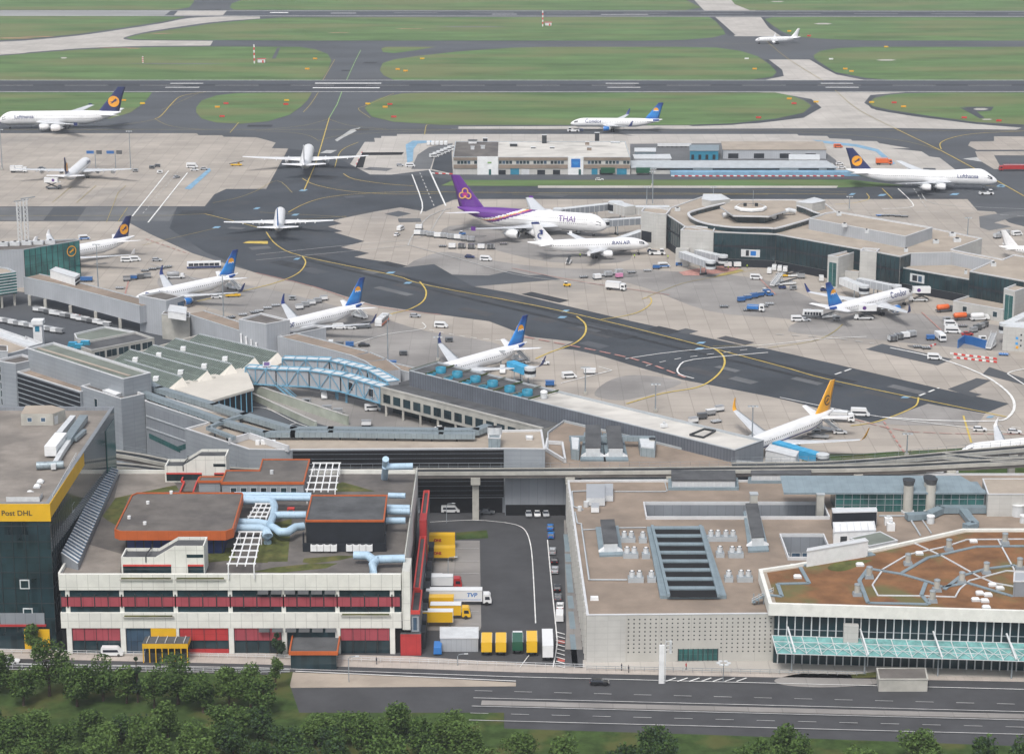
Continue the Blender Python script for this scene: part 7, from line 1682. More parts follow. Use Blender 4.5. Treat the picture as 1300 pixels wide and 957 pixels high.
crv=smooth([(920,258),(895,264),(879,268.5),(874,272),(880,278),(897,284),(930,288.5),(975,289.5),(985,290),(1008,284),(1027,278.5)],4,False)
cw_=[P2(u,v,CH_+1.6) for u,v in crv]
mb=MB()
for i in range(len(cw_)-1): mb.bar((*cw_[i],CH_+1.6),(*cw_[i+1],CH_+1.6),1.1,.5,'coping_white')
mb.build('curved_rim',RH_)
mb=MB()
for i in range(len(cw_)-1): mb.bar((*cw_[i],CH_+.5),(*cw_[i+1],CH_+.5),.5,1.7,'glass_dark')
mb.build('curved_clerestory',RH_)
crv=[P2(u,v,CH_+1.4) for u,v in smooth([(1012,264),(1024,268),(1033,272),(1040,274)],4,False)]
mb=MB()
for i in range(len(crv)-1): mb.bar((*crv[i],CH_+1.2),(*crv[i+1],CH_+1.2),.6,2.2,'glass_dark');mb.bar((*crv[i],CH_+2.4),(*crv[i+1],CH_+2.4),1.0,.35,'coping_white')
mb.build('curved_rim',RH_)
for i,(u,v) in enumerate(((926,276),(976,279),(1001,272))):
 x,y=P2(u,v,CH_);d=bldg('roof_duct','silver curved duct on the round hall roof, '+('left of the lantern','right of the lantern','nearest the small roof tower')[i],'roof duct',(x,y));mb=MB();mb.tube([(x-3,y-1,CH_+1),(x,y,CH_+1.8),(x+3,y+1,CH_+1)],1.1,'metal_light',10);mb.build('casing',d)
d=boxthing('roof_tower','pale roof tower with a blue glass side behind the round hall','building',T2_([(465,185),(540,170),(572,160),(480,135),(330,175)]),CH_-.5,18.5,'stone_light','metal_light')
d=boxthing('roof_tower','pale roof tower at the back left of the round hall','building',T1([(722,150),(800,165),(955,150),(880,108),(735,108)]),CH_-.5,17.5,'stone_light','metal_light')
for i,(u,v,w) in enumerate(((1065,274,2),(1188,309,2.4),(1209,300,2.6),(1215,307,3),(1226,348,1),(1261,338,2),(1150,320,1.5),(860,268,2.4),(1072,288,2),(1100,296,1.6))):
 z=19 if v in(274,288,296) else CH_-.5
 x,y=P2(u,v,z);d=bldg('roof_unit',['grey unit near the left end of the grey roof hall','grey unit at the foot of the grey roof hall','twin fan unit on the far right tan concourse roof','flat white hatch on the far right tan concourse roof','small post unit where the lower lounge meets the right block','pale unit on the right concourse block','small unit at the step of the concourse roof','ribbed unit behind the left gate tower','grey unit in the middle of the grey roof hall','small grey unit towards the right of the grey roof hall'][i],'roof plant',(x,y))
 mb=MB();mb.box((x,y,z+.7),(w,w*.7,1.4),'metal_light');mb.build('casing',d);mb=MB();mb.cyl((x,y),w*.25,z+1.4,z+1.8,'metal_dark',8);mb.build('fan',d)
def bridge(label,a,b_,z0=4.2,z1=7.0,w=3.4,m='cladding_light',cab=True,legs=(.75,),roof='metal_light'):
 A,B=Vector(P2(*a,z1)),Vector(P2(*b_,z1));d=bldg('jet_bridge',label,'jet bridge',A);f=Fc(A,B)
 mb=MB();f.box(mb,0,f.L,z0,z1,-w/2,w/2,m,roof);mb.build('tunnel',d)
 n=int(f.L/2.6)
 for k in range(n):
  mb=MB();a_=f.L*(k+.5)/n;f.box(mb,a_-.1,a_+.1,z0-.05,z1+.08,-w/2-.08,w/2+.08,roof);mb.build('rib',d)
 if cab:
  mb=MB();c=f.pt(f.L+1.4,0,0);mb.cyl(c[:2],w*.62,z0-.3,z1+.3,'metal_light',10,mt='metal_light');mb.build('cab',d)
  g=MB();g.cyl(c[:2],w*.63,z0+.8,z1-.7,'louver',10);g.build('cab_window',d)
 for t in legs:
  mb=MB()
  for s_ in (-1,1): mb.bar(f.pt(f.L*t,s_*1.3,0),f.pt(f.L*t,s_*1.3,z0),.4,.4,'steel_grey')
  mb.bar(f.pt(f.L*t,-1.6,.5),f.pt(f.L*t,1.6,.5),.8,.8,'metal_dark');mb.build('drive_leg',d)
 return d
bridge('grey jet bridge from the middle gate tower towards the white bird tailed jet',(866,319),(900,331),legs=(.8,))
bridge('second grey jet bridge overlapping the first at the middle gate tower',(885,317),(915,324),legs=(.7,))
bridge('upper windowed passenger bridge from the left gate tower to the double deck jet',(850,262),(800,262),5,8.5,5,'stone_light',cab=False,legs=(.5,))
bridge('windowed passenger bridge rising behind the double deck jet nose',(800,262),(784,257.5),5,9.5,6,'stone_light',legs=(.6,))
bridge('lower grey passenger bridge from the left gate tower to the double deck jet',(815,276),(772,279),4.4,7.4,3.6,'cladding_mid')
bridge('long pale bridge behind the double deck jet along the concourse',(785,257),(712,265),5,8,4,'cladding_mid',legs=(.4,.8))
bridge('pale passenger bridge sloping down from the left gate tower behind the bird tailed jet',(815,292),(783,303),3.5,6.6,3.4,'cladding_light')
bridge('white jet bridge at the nose of the parked blue tailed airliner',(1070,352),(1095,362),4,6.8,3.4,'metal_white')
bridge('longer pale jet bridge reaching to the cockpit of the parked blue tailed airliner',(1090,353),(1135,362),4,6.8,3.2,'cladding_light',legs=(.5,.9))
d=bridge('white passenger bridge at the far right edge above the blue stair',(1330,385),(1278,410),4.5,7.5,3.6,'metal_white',cab=True)
d=bldg('service_block','white service block with blue and yellow marks at the far right edge','building',P2(1290,445));q=[(1274,414.5),(1320,418),(1320,408),(1284,409)]
mb=MB();mb.prism(PX(q,9),0,9,'stone_light','metal_light');mb.build('wall',d);f=Fc(P2(1274,414.5,9),P2(1320,418,9))
for a,z,m in ((4.6,4.6,'jet_paleblue'),(4.6,2.6,'jet_paleblue'),(4.8,1.2,'jet_retro')):
 mb=MB();f.box(mb,a,a+.9,z,z+.9,.02,.1,m);mb.build('mark',d)
for k in range(3):
 for r in range(3): window(d,f,6.2+k*1.6,6.8+k*1.6,2+r*2,2.7+r*2,gl='louver',fw=.05)
for lb,a,b_ in (('bright blue jet bridge reaching over the apron to the rooftop fan airliner',(648,458),(670,466)),('blue jet bridge end with grey pod beside the yellow tailed airliner',(985,560),(1040,576))):
 bridge(lb,a,b_,4.2,6.8,3.2,'bridge_blue',roof='bridge_blue',legs=(.4,.85))
bridge('blue gangway deck behind the pale end of the long hall',(978,574),(1010,584),3.5,5.2,3.2,'bridge_blue',roof='bridge_blue',cab=False)
d=boxthing('gate_pod','white louvred gate pod between the long hall and the blue gangway','gate pod',[(972,571),(1010,580),(1014,573),(978,564)],4,8,'metal_white','metal_light')
FZ=13.
gx0,gx1=P2(575,222)[0],P2(800,222)[0];gy=P2(690,222)[1]
FB=bldg('cargo_building','long flat cargo building with brown bands, white bays and blue doors beyond the taxiway','building',((gx0+gx1)/2,gy+30))
zt=HT(690,222,199.5)
yb=P2(690,179.5,zt)[1]
p=[(gx0,gy),(gx1,gy),(gx1,yb),(gx0,yb)]
flat(FB,p,zt,'stone_light','roof_pale',par=.4,rim=.4,cop='coping_grey')
xs=P2(632,199.5,zt)[0];mb=MB();mb.face([(gx0+.5,gy+.5,zt-.36),(xs,gy+.5,zt-.36),(xs,yb-.5,zt-.36),(gx0+.5,yb-.5,zt-.36)],'roof_felt');mb.build('felt_roof',FB)
f=Fc((gx0,gy),(gx1,gy));U=lambda u:(P2(u,222)[0]-gx0)
for a,b_ in ((576,606),(633,720.5),(741,799.5)):
 for z0,z1 in ((zt*.82,zt-.25),(zt*.36,zt*.57)):
  mb=MB();f.box(mb,U(a),U(b_),z0,z1,.02,.35,'gravel_brown');mb.build('brown_band',FB)
 n=int((b_-a)/4.2)
 for k in range(n):
  aa=U(a)+(U(b_)-U(a))*(k+.5)/n
  if (k*7+int(a))%5!=1: window(FB,f,aa-.75,aa+.75,zt*.605,zt*.785,gl='glass_dark' if (k*3+int(a))%4 else 'glass_blue',fw=.08)
for a,b_ in ((606,632.5),(721,740.5)):
 mb=MB();f.box(mb,U(a),U(b_),0.05,zt+.3,.02,.6,'metal_white');mb.build('white_bay',FB)
mb=MB();f.box(mb,U(725),U(736.5),zt-5.5,zt-.9,.61,.7,'jet_blue');f.box(mb,U(726.5),U(735),zt-3.0,zt-2.6,.71,.74,'jet_paleblue');f.box(mb,U(728),U(734),zt-3.9,zt-3.5,.71,.74,'jet_paleblue');mb.build('sign',FB)
for a,b_,m in ((648,659,'fan_blue'),(751,758.5,'fan_blue'),(783,795.5,'fan_blue'),(734.5,737.5,'glass_teal'),(662,672,'metal_light'),(682,692,'louver'),(702,711,'louver'),(633,642,'louver'),(761,778,'louver'),(620.5,623.5,'glass_teal')):
 o=.61 if 606<a<633 or 721<a<740 else .03
 mb=MB();f.box(mb,U(a),U(b_),.1,4.4 if m=='fan_blue' else 3 if m!='louver' else 2.6,o,o+.1,m);mb.build('door',FB)
mb=MB();f.box(mb,U(619),U(624),6.2,7,.61,.75,'paint_green');mb.build('sign',FB)
random.seed(11)
FU=[('white plant box with fans at the back left of the cargo building roof',600,182,4.5),('small vent left of centre on the felt end of the cargo roof',600,190,2),('small paired vent on the felt end of the cargo roof',613,189,2.2),('dark vent at the back of the felt end of the cargo roof',616,179.5,2.5),('wide dark vent on the pale cargo roof near the felt end',652,186,4),('tall dark stack in the middle of the pale cargo roof',691,182,2.6),('flat dark vent left of the middle stack on the cargo roof',677,188.5,2.5),('flat dark vent right of the middle stack on the cargo roof',701,188.5,2.5),('brown stack on the right half of the pale cargo roof',745.5,184,2.2),('brown box on the right half of the pale cargo roof',748,191,2.4),('tall dark stack at the back right of the cargo roof',758,179,2.4),('flat hatch at the back right corner of the cargo roof',781,182,4.5)]
for lb,u,v,w_ in FU:
 z=zt-.4;x,y=P2(u,v,z);h=4.5 if 'tall' in lb else 1.6 if 'flat' not in lb else .6;m='metal_white' if 'white' in lb else 'gravel_brown' if 'brown' in lb else 'metal_dark' if 'dark' in lb else 'metal_light'
 d=bldg('roof_vent',lb,'roof vent',(x,y));mb=MB();mb.box((x,y,z+h/2),(w_,w_*.6,h),m);mb.build('casing',d);mb=MB();mb.box((x,y,z+h+.12),(w_*1.15,w_*.75,.22),'metal_light' if m!='metal_white' else 'metal_dark');mb.build('cap',d)
sx0,sx1=gx1+.5,P2(1062,222)[0]
SH_=bldg('cargo_shed','low grey roofed cargo shed with blue front band beside the cargo building','building',((sx0+sx1)/2,gy+10))
z1=HT(900,222,213.5);z2=HT(900,222,204)
mb=MB();mb.prism([(sx0,gy+2),(sx1,gy+2),(sx1,gy+16),(sx0,gy+16)],0,z1,'stone_light');mb.build('wall',SH_)
y2=P2(930,204,z1+2.2)[1];mb=MB();mb.face([(sx0,gy+1.2,z1+.05),(sx1+1,gy+1.2,z1+.05),(sx1-4,y2,z1+2.2),(sx0,y2,z1+2.2)],'coping_grey');mb.face([(sx0,gy+1.2,z1+.05),(sx0,gy+1.2,z1-.3),(sx1+1,gy+1.2,z1-.3),(sx1+1,gy+1.2,z1+.05)],'coping_grey');mb.build('roof',SH_)
g=Fc((sx0,gy+2),(sx1,gy+2));UU=lambda u:P2(u,222)[0]-sx0
for a,b_ in ((832,880),(905,990),(1014,1040),(1050,1060)): mb=MB();g.rect(mb,UU(a),UU(b_),z1-1.5,z1-.6,.05,'louver');mb.build('window_band',SH_)
zb_=HT(950,222.5,217.5);mb=MB();mb.prism([(P2(851,222)[0],gy-5),(sx1+14,gy-5),(sx1+14,gy+1.8),(P2(851,222)[0],gy+1.8)],.1,2.2,'paint_blue');mb.build('blue_front',SH_)
sheet('cargo_yard',[(800,183),(1030,181),(1062,204),(1060,222),(800,222)],Z3,'asphalt_old')
sheet('painted_area',[(1031,178),(1050,179.5),(1090,184),(1115,190),(1137,208),(1130,210),(1112,193),(1085,186.5),(1045,182)],Z5+.02,'paint_blue')
sheet('painted_area',[(515,184),(524,179),(548,179),(548,181),(530,183),(525,190),(524,205),(517,207)],Z5+.02,'paint_blue')
for nm,lb,px,z,m,mt in (('freight_shed','teal flat shed behind the cargo yard, left of the long beige roof',[(876,192),(912,192),(912,185),(876,185)],5,'fan_blue','metal_teal'),('freight_shed','long beige roofed shed behind the cargo yard',[(918,190.5),(1049,190.5),(1044,180.5),(916,180.5)],5,'cladding_light','gravel_tan'),('freight_shed','white sheeted dome tent in the cargo yard beside the cargo building',[(806,202),(852,202),(850,196.5),(804,197)],2.5,'metal_light','metal_light'),('freight_shed','low teal shed at the left back of the cargo yard',[(806,193),(832,193),(832,188.5),(806,188.5)],3,'metal_teal','metal_light'),('freight_shed','white fronted container office below the beige shed',[(1002,203),(1040,203),(1040,197),(1002,197)],5,'metal_white','metal_light')):
 p=PX(px,z);d=bldg(nm,lb,'shed',p[0]);mb=MB();mb.prism(p,0,z,m,mt);mb.build('wall',d);mb=MB();mb.prism(inset(ccw(p),-.3),z+.01,z+.3,mt);mb.build('roof',d)
 f=Fc(*ccw(p)[:2])
 for k in range(4): mb=MB();f.rect(mb,f.L*(k+.2)/4,f.L*(k+.6)/4,.3,z*.6,.04,'louver');mb.build('door',d)
sheet('pit',[(451,213),(459,194),(513,193.5),(510,197),(465,197.5),(461,213)],Z5,'black_void');sheet('pit_slab',[(463,212.5),(466,198),(505,197.5),(500,213)],Z5,'concrete_pale')
sheet('service_road',[(548,215),(552,200),(573,189),(575,221)],Z5,'asphalt_dark');sheet('service_road',[(522,215),(530,197),(545,187),(575,182),(573,188),(551,200),(546,215)],Z5,'asphalt_old')
# ================================================================ roads and yards of the near side
sheet('truck_yard',[(520,650),(760,650),(760,850),(500,838)],Z1,'asphalt_road')
sheet('yard_paving',[(540,686),(609,686),(611,795),(609,800),(530,800)],Z2,'concrete_stained')
sheet('grass_strip',[(579,676),(618,673),(620,683),(579,685)],Z3,'verge')
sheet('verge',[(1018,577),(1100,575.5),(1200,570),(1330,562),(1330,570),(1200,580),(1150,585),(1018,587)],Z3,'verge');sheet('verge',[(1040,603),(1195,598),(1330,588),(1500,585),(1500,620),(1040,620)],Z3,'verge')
line([(640,664),(658,668),(668,676),(674,695),(677,730),(680,792)],.28,'paint_white',sm=4);line([(540,664),(600,661),(640,664)],.25,'paint_white',sm=3)
line([(695,686),(700,740),(706,800),(707,820),(702,848)],.28,'paint_white',sm=3)
line([(672,832),(660,848)],.2,'paint_white')
for k in range(9): line([(706,803+k*5.3),(717,806+k*5.3)],.35,'paint_white')
for v in (812,835): sheet('painted_area',[(708,v),(717,v+1),(717,v+5),(708,v+4)],Z3,'paint_red')
for k in range(7): line([(540,697+k*16),(608,697+k*16)],.15,'paint_faded')
sheet('pavement',[(716,660),(722,660),(742,848),(716,848),(719,800)],Z1+.01,'concrete_stained')
for v0,v1 in ((678,700),(703,713),(716,752),(756,772),(776,798),(805,845)):
 k=lambda v:714+(v-660)*.062
 sheet('planting_bed',[(k(v0),v0),(k(v0)+7,v0),(k(v1)+8.5,v1),(k(v1)+1,v1)],Z2,'metal_teal')
SW0=[(-200,826),(0,829),(325,836),(520,841.5),(650,847),(975,853.5),(1100,856),(1500,863)]
SW1=[(1500,869),(1100,861.5),(975,859.5),(650,853),(520,848.5),(325,843),(0,835.5),(-200,832)]
sheet('road',[(-400,800),(1700,845),(1700,1010),(-400,1010)],Z2,'asphalt_road')
def kerbed(px,m,h=.13,name='pavement'):
 p=ccw(PX(px));mb=MB();mb.prism(p,0,h,m);return struct(name,mb)
kerbed([(-200,822),(0,824),(325,829),(520,833),(720,846),(740,848),(975,839),(1500,848)]+SW1,'paving',.12)
kerbed([(740,838),(985,838),(1500,850),(1500,864),(1100,856.5),(975,854),(860,851),(740,848.5)],'concrete_pale',.14)
kerbed([(370,853.5),(500,858),(655,866.5),(655,871),(500,872),(368,873)],'gravel_tan',.12,'verge_paving')
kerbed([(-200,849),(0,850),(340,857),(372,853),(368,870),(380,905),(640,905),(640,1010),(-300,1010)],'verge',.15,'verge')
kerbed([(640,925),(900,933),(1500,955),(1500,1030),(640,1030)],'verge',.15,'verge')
ra,rb=Vector(P2(650,862)),Vector(P2(1300,878));rd=(rb-ra).normalized();rn=Vector((-rd.y,rd.x))
for o,w,dsh in ((-7.5,.2,(4,5)),(-11.5,.3,None),(-16,.3,None),(-19.8,.2,(4,5)),(-23.5,.3,None)):
 line([Q(*(ra+rd*t+rn*o),0)[:2] for t in (-8,60,190)],w,'paint_faded',dash=dsh)
m0=[tuple(ra+rd*t+rn*o) for t,o in ((-6,-12.6),(190,-12.6),(190,-14.9),(-6,-14.9))];mb=MB();mb.prism(m0,0,.2,'concrete_stained');struct('median_kerb',mb)
line([(-200,841),(0,843),(325,848.5),(650,860),(975,868),(1300,876)],.22,'paint_white');line([(375,853),(655,865.5)],.35,'paint_white');line([(-200,848),(340,855)],.3,'paint_faded')
for k in range(7): line([(845+k*15,866),(858+k*15,861.5)],.35,'paint_white')
kerbed(smooth([(985,862),(1040,852),(1110,851),(1120,866),(1060,872),(1000,870)],4),'concrete_stained',.12,'traffic_island')
sheet('planting_bed',[(1080,857),(1112,853),(1114,860),(1082,861)],.16,'moss')
def rail(label,px,z=.12,h=1.1,m='metal_light',step=2.2):
 d=thing('guard_railing',label,'railing',P(*px[0]));d['_o']=tuple(P(*px[0]))
 pts=[P(u,v,0) for u,v in px]
 for i in range(len(pts)-1):
  a,b=Vector(pts[i]),Vector(pts[i+1]);a.z=b.z=z
  for k in (h,h*.55): mb=MB();mb.bar(a+Vector((0,0,k)),b+Vector((0,0,k)),.09,.09,m);mb.build('rail',d)
  n=min(48,max(1,int((b-a).length/step)))
  for k in range(n): q=a.lerp(b,k/n);mb=MB();mb.bar(q,q+Vector((0,0,h)),.08,.08,m);mb.build('post',d)
rail('long grey pavement railing along the road below the mail hall',[(-20,829),(325,836),(520,842)]);rail('grey pavement railing in front of the truck yard',[(520,842),(742,849)]);rail('dark pavement railing in front of the perforated wall',[(745,851),(1100,858.5)],m='steel_grey')
rail('grey railing on the far side of the road above the trees',[(-20,848),(368,856)],z=.15)
boxthing('gate_hut','low beige hut with mossy flat roof by the road below the glass canopy','hut',[(1116,862),(1178,862),(1175,848),(1113,848)],0,3,'concrete_wall','roof_felt',cop='concrete_wall')
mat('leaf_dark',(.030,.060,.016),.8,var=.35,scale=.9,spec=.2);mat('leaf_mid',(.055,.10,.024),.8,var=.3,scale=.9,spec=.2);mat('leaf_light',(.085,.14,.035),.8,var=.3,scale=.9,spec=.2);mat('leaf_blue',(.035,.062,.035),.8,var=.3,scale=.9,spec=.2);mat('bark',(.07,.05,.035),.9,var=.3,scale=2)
def tree(label,loc,h,r,seed,leaves=('leaf_dark','leaf_mid','leaf_light'),cat='tree',n=2600,conic=False,group=None,name='broadleaf_tree'):
 rnd=random.Random(seed);d=thing(name,label,cat,(loc[0],loc[1],.1),0,group)
 mb=MB();mb.tube([(0,0,0),(.1,.05,h*.3),(.05,.1,h*.62)],.05*r+.12,'bark',8,r2=.06);
 cl=[]
 for k in range(11 if not conic else 16):
  a=rnd.uniform(0,6.28);t=rnd.uniform(.15,1)
  if conic: z=h*(.12+.86*t);rr=r*(1.05-t)*rnd.uniform(.4,.9);s=r*.5*(1.15-t)
  else: z=h*rnd.uniform(.32,.88);q=math.sin(math.pi*min(1,max(0,(z/h-.2)/.85)));rr=r*q*rnd.uniform(.25,.78);s=r*rnd.uniform(.30,.5)
  c=Vector((rr*math.cos(a),rr*math.sin(a),z));cl.append((c,s));mb.tube([(0,0,z*.55),tuple(c*.6+Vector((0,0,z*.3))),tuple(c)],.09,'bark',5,r2=.03)
 if not conic: cl.append((Vector((0,0,h*.85)),r*.45));cl.append((Vector((0,0,h*.55)),r*.6))
 mb.build('trunk',d)
 cb=MB()
 for _ in range(n):
  c,s=rnd.choice(cl);v=Vector((rnd.gauss(0,1),rnd.gauss(0,1),rnd.gauss(0,.8))).normalized()*s*rnd.uniform(.55,1.08)
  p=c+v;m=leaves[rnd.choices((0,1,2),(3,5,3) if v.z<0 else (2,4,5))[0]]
  l=rnd.uniform(.22,.48)*(1 if r>2 else .7);a=Vector((rnd.gauss(0,1),rnd.gauss(0,1),rnd.gauss(0,.6))).normalized();b=a.cross(Vector((rnd.gauss(0,1),rnd.gauss(0,1),rnd.gauss(0,1)))).normalized()
  cb.add([p-a*l,p+b*l*.55,p+a*l,p-b*l*.55],[[0,1,2,3]],m)
 cb.build('crown',d);return d
for i,(u,vt,vb,r,lb,kind) in enumerate(((63,812,884,5.4,'bushy green street tree in front of the glass tower garage',0),(-2,826,880,4.2,'green street tree cut by the left edge of the picture',0),(131,833,890,4.8,'round green street tree left of the yellow porch',0),(161,845,893,3.6,'small light green tree beside the blue grey conifer',1),(175,834,892,2.2,'narrow blue grey conifer between the leafy street trees',2),(226,832,894,6.0,'wide bushy green tree below the yellow porch',0),(291,849,898,4.2,'low green tree below the rose panels left of the dark canopy',1),(318,846,900,4.0,'low light green tree touching the railing end',1),(30,850,896,4.0,'low dark tree between the two leftmost street trees',0),(98,848,897,4.4,'low dark tree right of the tallest left street tree',0),(196,852,902,3.6,'low bushy tree below the conifer',0),(258,856,905,4.2,'low dark tree right of the widest street tree',0),(350,832,876,1.9,'thin upright young tree left of the paved strip',1),(334,858,908,4,'low bush like tree at the corner of the paved strip',0),
 (352,804,834,2.2,'dark slender shrub tree beside the dark canopy',2),(42,792,829,2.4,'thin dark young tree in front of the grey garage door',1))):
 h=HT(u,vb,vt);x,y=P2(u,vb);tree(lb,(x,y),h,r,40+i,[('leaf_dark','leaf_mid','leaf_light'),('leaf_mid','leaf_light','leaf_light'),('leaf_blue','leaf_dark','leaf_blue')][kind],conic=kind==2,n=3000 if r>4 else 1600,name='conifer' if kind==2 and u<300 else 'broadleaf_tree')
k=0
for row,(v,hh) in enumerate(((938,9),(962,10),(992,11))):
 for u in range(-20,1330,58):
  k+=1;uu=u+((k*37)%23)+row*20
  if uu>620 and (row==0 or (row==1 and k%3) or (row==2 and k%4==0)): continue
  if uu>620: v=972 if row==1 else 998
  x,y=P2(uu,v+(k*13)%9);h=hh-3.6+((k*29)%37)/10
  base=None
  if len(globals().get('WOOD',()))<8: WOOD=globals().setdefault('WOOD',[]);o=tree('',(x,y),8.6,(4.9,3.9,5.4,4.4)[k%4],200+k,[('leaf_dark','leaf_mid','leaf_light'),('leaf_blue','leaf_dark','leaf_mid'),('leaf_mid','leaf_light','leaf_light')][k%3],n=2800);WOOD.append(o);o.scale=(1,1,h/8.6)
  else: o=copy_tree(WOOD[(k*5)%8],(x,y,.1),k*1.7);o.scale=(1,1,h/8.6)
  o['group']='roadside wood trees';NR=NR+1 if u>-20 else 0
  o['label']='%s tree from the left in the roadside wood, %s row'%(['first','second','third','fourth','fifth','sixth','seventh','eighth','ninth','tenth','eleventh','twelfth','thirteenth','fourteenth','fifteenth','sixteenth','seventeenth','eighteenth','nineteenth','twentieth','twenty first','twenty second','twenty third','twenty fourth'][NR],('first','second','third')[row])
# ================================================================ vehicles and apron equipment
def vp(name,col,**k):
 if name not in MT: mat(name,col,.35,var=.04,coord='obj',coat=.3,spec=.5,**k)
 return name
for n_,c_ in (('car_white',(.75,.76,.76)),('car_silver',(.42,.44,.46)),('car_black',(.012,.013,.015)),('car_grey',(.10,.11,.12)),('car_blue',(.02,.17,.50)),('car_navy',(.012,.03,.12)),('car_red',(.42,.02,.02)),('car_green',(.04,.22,.05)),('car_yellow',(.78,.46,.01)),('car_orange',(.70,.13,.02)),('crate_grey',(.30,.31,.32)),('crate_dark',(.09,.095,.10)),('car_darkgreen',(.01,.09,.045)),('tyre2',(.015,.015,.015)),('hi_vis',(.55,.75,.05)),('skin',(.45,.27,.18)),('cloth_dark',(.02,.025,.04)),('cart_blue',(.02,.12,.35)),('barrier_red',(.6,.04,.03)),('tail_lamp',(.5,.01,.01)),('head_lamp',(.7,.7,.66)),('pink_cover',(.65,.25,.42))): vp(n_,c_)
def wheels(R,xs,w,r=.33,t=.24):
 for x in xs:
  for s in (-1,1): mb=MB();mb.wheel((x,s*(w/2-t*.4),r),r,t,'tyre2',n=12);mb.build('wheel',R)
def hull(mb,prof,w,m,taper=None):
 """extrude a side profile [(x,z)] across the width w; taper(z)->half width factor"""
 n=len(prof);vs=[]
 for s in (-1,1):
  for x,z in prof: vs.append((x,s*w/2*(taper(x,z) if taper else 1),z))
 mb.add(vs,[list(range(n)),list(range(n,2*n))[::-1]]+[[i,i+n,(i+1)%n+n,(i+1)%n] for i in range(n)],m);return mb
def k_car(R,c,est=False):
 mb=MB();hull(mb,[(-2.15,.3),(2.1,.3),(2.2,.62),(1.9,.82),(.95,.92),(-1.75,.98),(-2.2,.85)],1.78,c,lambda x,z:.94 if abs(x)>1.9 else 1);mb.build('body',R)
 b=-2.05 if est else -1.55;mb=MB();hull(mb,[(.98,.9),(.25,1.40),(b+.45,1.42),(b,.96)],1.66,'jet_window',lambda x,z:.80 if z>1.2 else 1);mb.build('window',R)
 mb=MB();hull(mb,[(.32,1.39),(.2,1.46),(b+.5,1.48),(b+.38,1.40)],1.36,c);mb.build('roof',R)
 wheels(R,(-1.32,1.32),1.7)
 for s in (-1,1):
  mb=MB();mb.box((2.14,s*.6,.66),(.1,.34,.15),'head_lamp');mb.build('headlight',R);mb=MB();mb.box((-2.16,s*.65,.78),(.1,.25,.18),'tail_lamp');mb.build('tail_light',R)
def k_van(R,c,L=5.2,hh=2.2,stripe=None):
 a=L/2;mb=MB();hull(mb,[(-a,.35),(a-.05,.35),(a,.8),(a-.5,1.15),(a-1.25,hh-.1),(a-1.5,hh),(-a+.1,hh),(-a,hh-.25)],1.95,c,lambda x,z:.92 if z>1.8 else 1);mb.build('body',R)
 for s in (-1,1):
  mb=MB();mb.add([(a-1.0,s*.985,1.15),(a-1.3,s*.955,1.75),(-a+.5,s*.955,1.75),(-a+.5,s*.985,1.15)],[[0,1,2,3]],'jet_window');mb.build('window',R)
  mb=MB();mb.box((a-.03,s*.7,.8),(.1,.3,.2),'head_lamp');mb.build('headlight',R)
  if stripe: mb=MB();mb.add([(a-.3,s*.985,.6),(-a+.1,s*.985,.6),(-a+.1,s*.985,1.05),(a-.5,s*.985,1.05)],[[0,1,2,3]],stripe);mb.build('stripe',R)
 mb=MB();mb.add([(a-.55,-.8,1.2),(a-.55,.8,1.2),(a-1.2,.76,1.95),(a-1.2,-.76,1.95)],[[0,1,2,3]],'jet_window');mb.build('windscreen',R)
 wheels(R,(-L*.3,L*.3),1.9,.36)
def cab(R,x,c,h=2.9,w=2.45,l=2.1):
 mb=MB();hull(mb,[(x,.6),(x+l,.6),(x+l+.05,1.3),(x+l-.25,h-.35),(x+l-.6,h),(x,h)],w,c,lambda a,z:.93 if z>2.2 else 1);o=mb.build('cab',R)
 mb=MB();mb.add([(x+l+.02,-w*.43,1.45),(x+l+.02,w*.43,1.45),(x+l-.2,w*.40,h-.5),(x+l-.2,-w*.40,h-.5)],[[0,1,2,3]],'jet_window');mb.build('windscreen',o)
 for s in (-1,1): mb=MB();mb.add([(x+.5,s*w*.503,1.5),(x+l-.35,s*w*.503,1.5),(x+l-.5,s*w*.475,2.3),(x+.5,s*w*.475,2.3)],[[0,1,2,3]],'jet_window');mb.build('side_window',o)
def k_truck(R,c,bc,L=9,h=3.6,roof=None,letter=None,lm='car_red',lsize=1.2):
 a=L/2;cab(R,a-2.15,c)
 mb=MB();mb.box((-1.1,0,.85),(L-2.3,1.0,.35),'metal_dark');mb.build('chassis',R)
 mb=MB();mb.box((-1.15,0,(1.05+h)/2),(L-2.4,2.5,h-1.05),bc,mt=roof or bc);bx=mb.build('box_body',R)
 for s in (-1,1):
  mb=MB();mb.box((-1.15,s*1.27,h-.05),(L-2.4,.06,.12),'metal_light');mb.build('edge_rail',bx)
 if letter:
  for s in (-1,1):
   mb=MB();put_text(letter,lsize,(-1.15,s*1.28,(h+1.05)/2-lsize*.35),(-s,0,0),(0,0,1),lm,mb,center=True,font_shear=.2,bold=.04);mb.build('lettering',bx)
 wheels(R,(a-1.2,-a+1.0,-a+2.1)[:3 if L>8 else 2],2.4,.48,.3)
def k_semi(R,c,bc,L=16.5,letter='TVP',lm='jet_blue'):
 k_truck(R,c,bc,L,4.0,letter=None)
 bx=[o for o in R.children if o.name.startswith('box_body')][0];a=L/2
 for s in (-1,1):
  mb=MB()
  if letter: put_text(letter,1.5,(a-5.0 if s<0 else a-3.2-1.8,s*1.28,2.3),(-s,0,0),(0,0,1),lm,mb,center=True,font_shear=.2,bold=.04)
  mb.add([(-a,s*1.275,1.5),(a-2.6,s*1.275,1.5),(a-2.6,s*1.275,1.62),(-a,s*1.275,1.62)],[[0,1,2,3]],lm);mb.build('lettering',bx)
 wheels(R,(-a+3.4,),2.4,.48,.3)
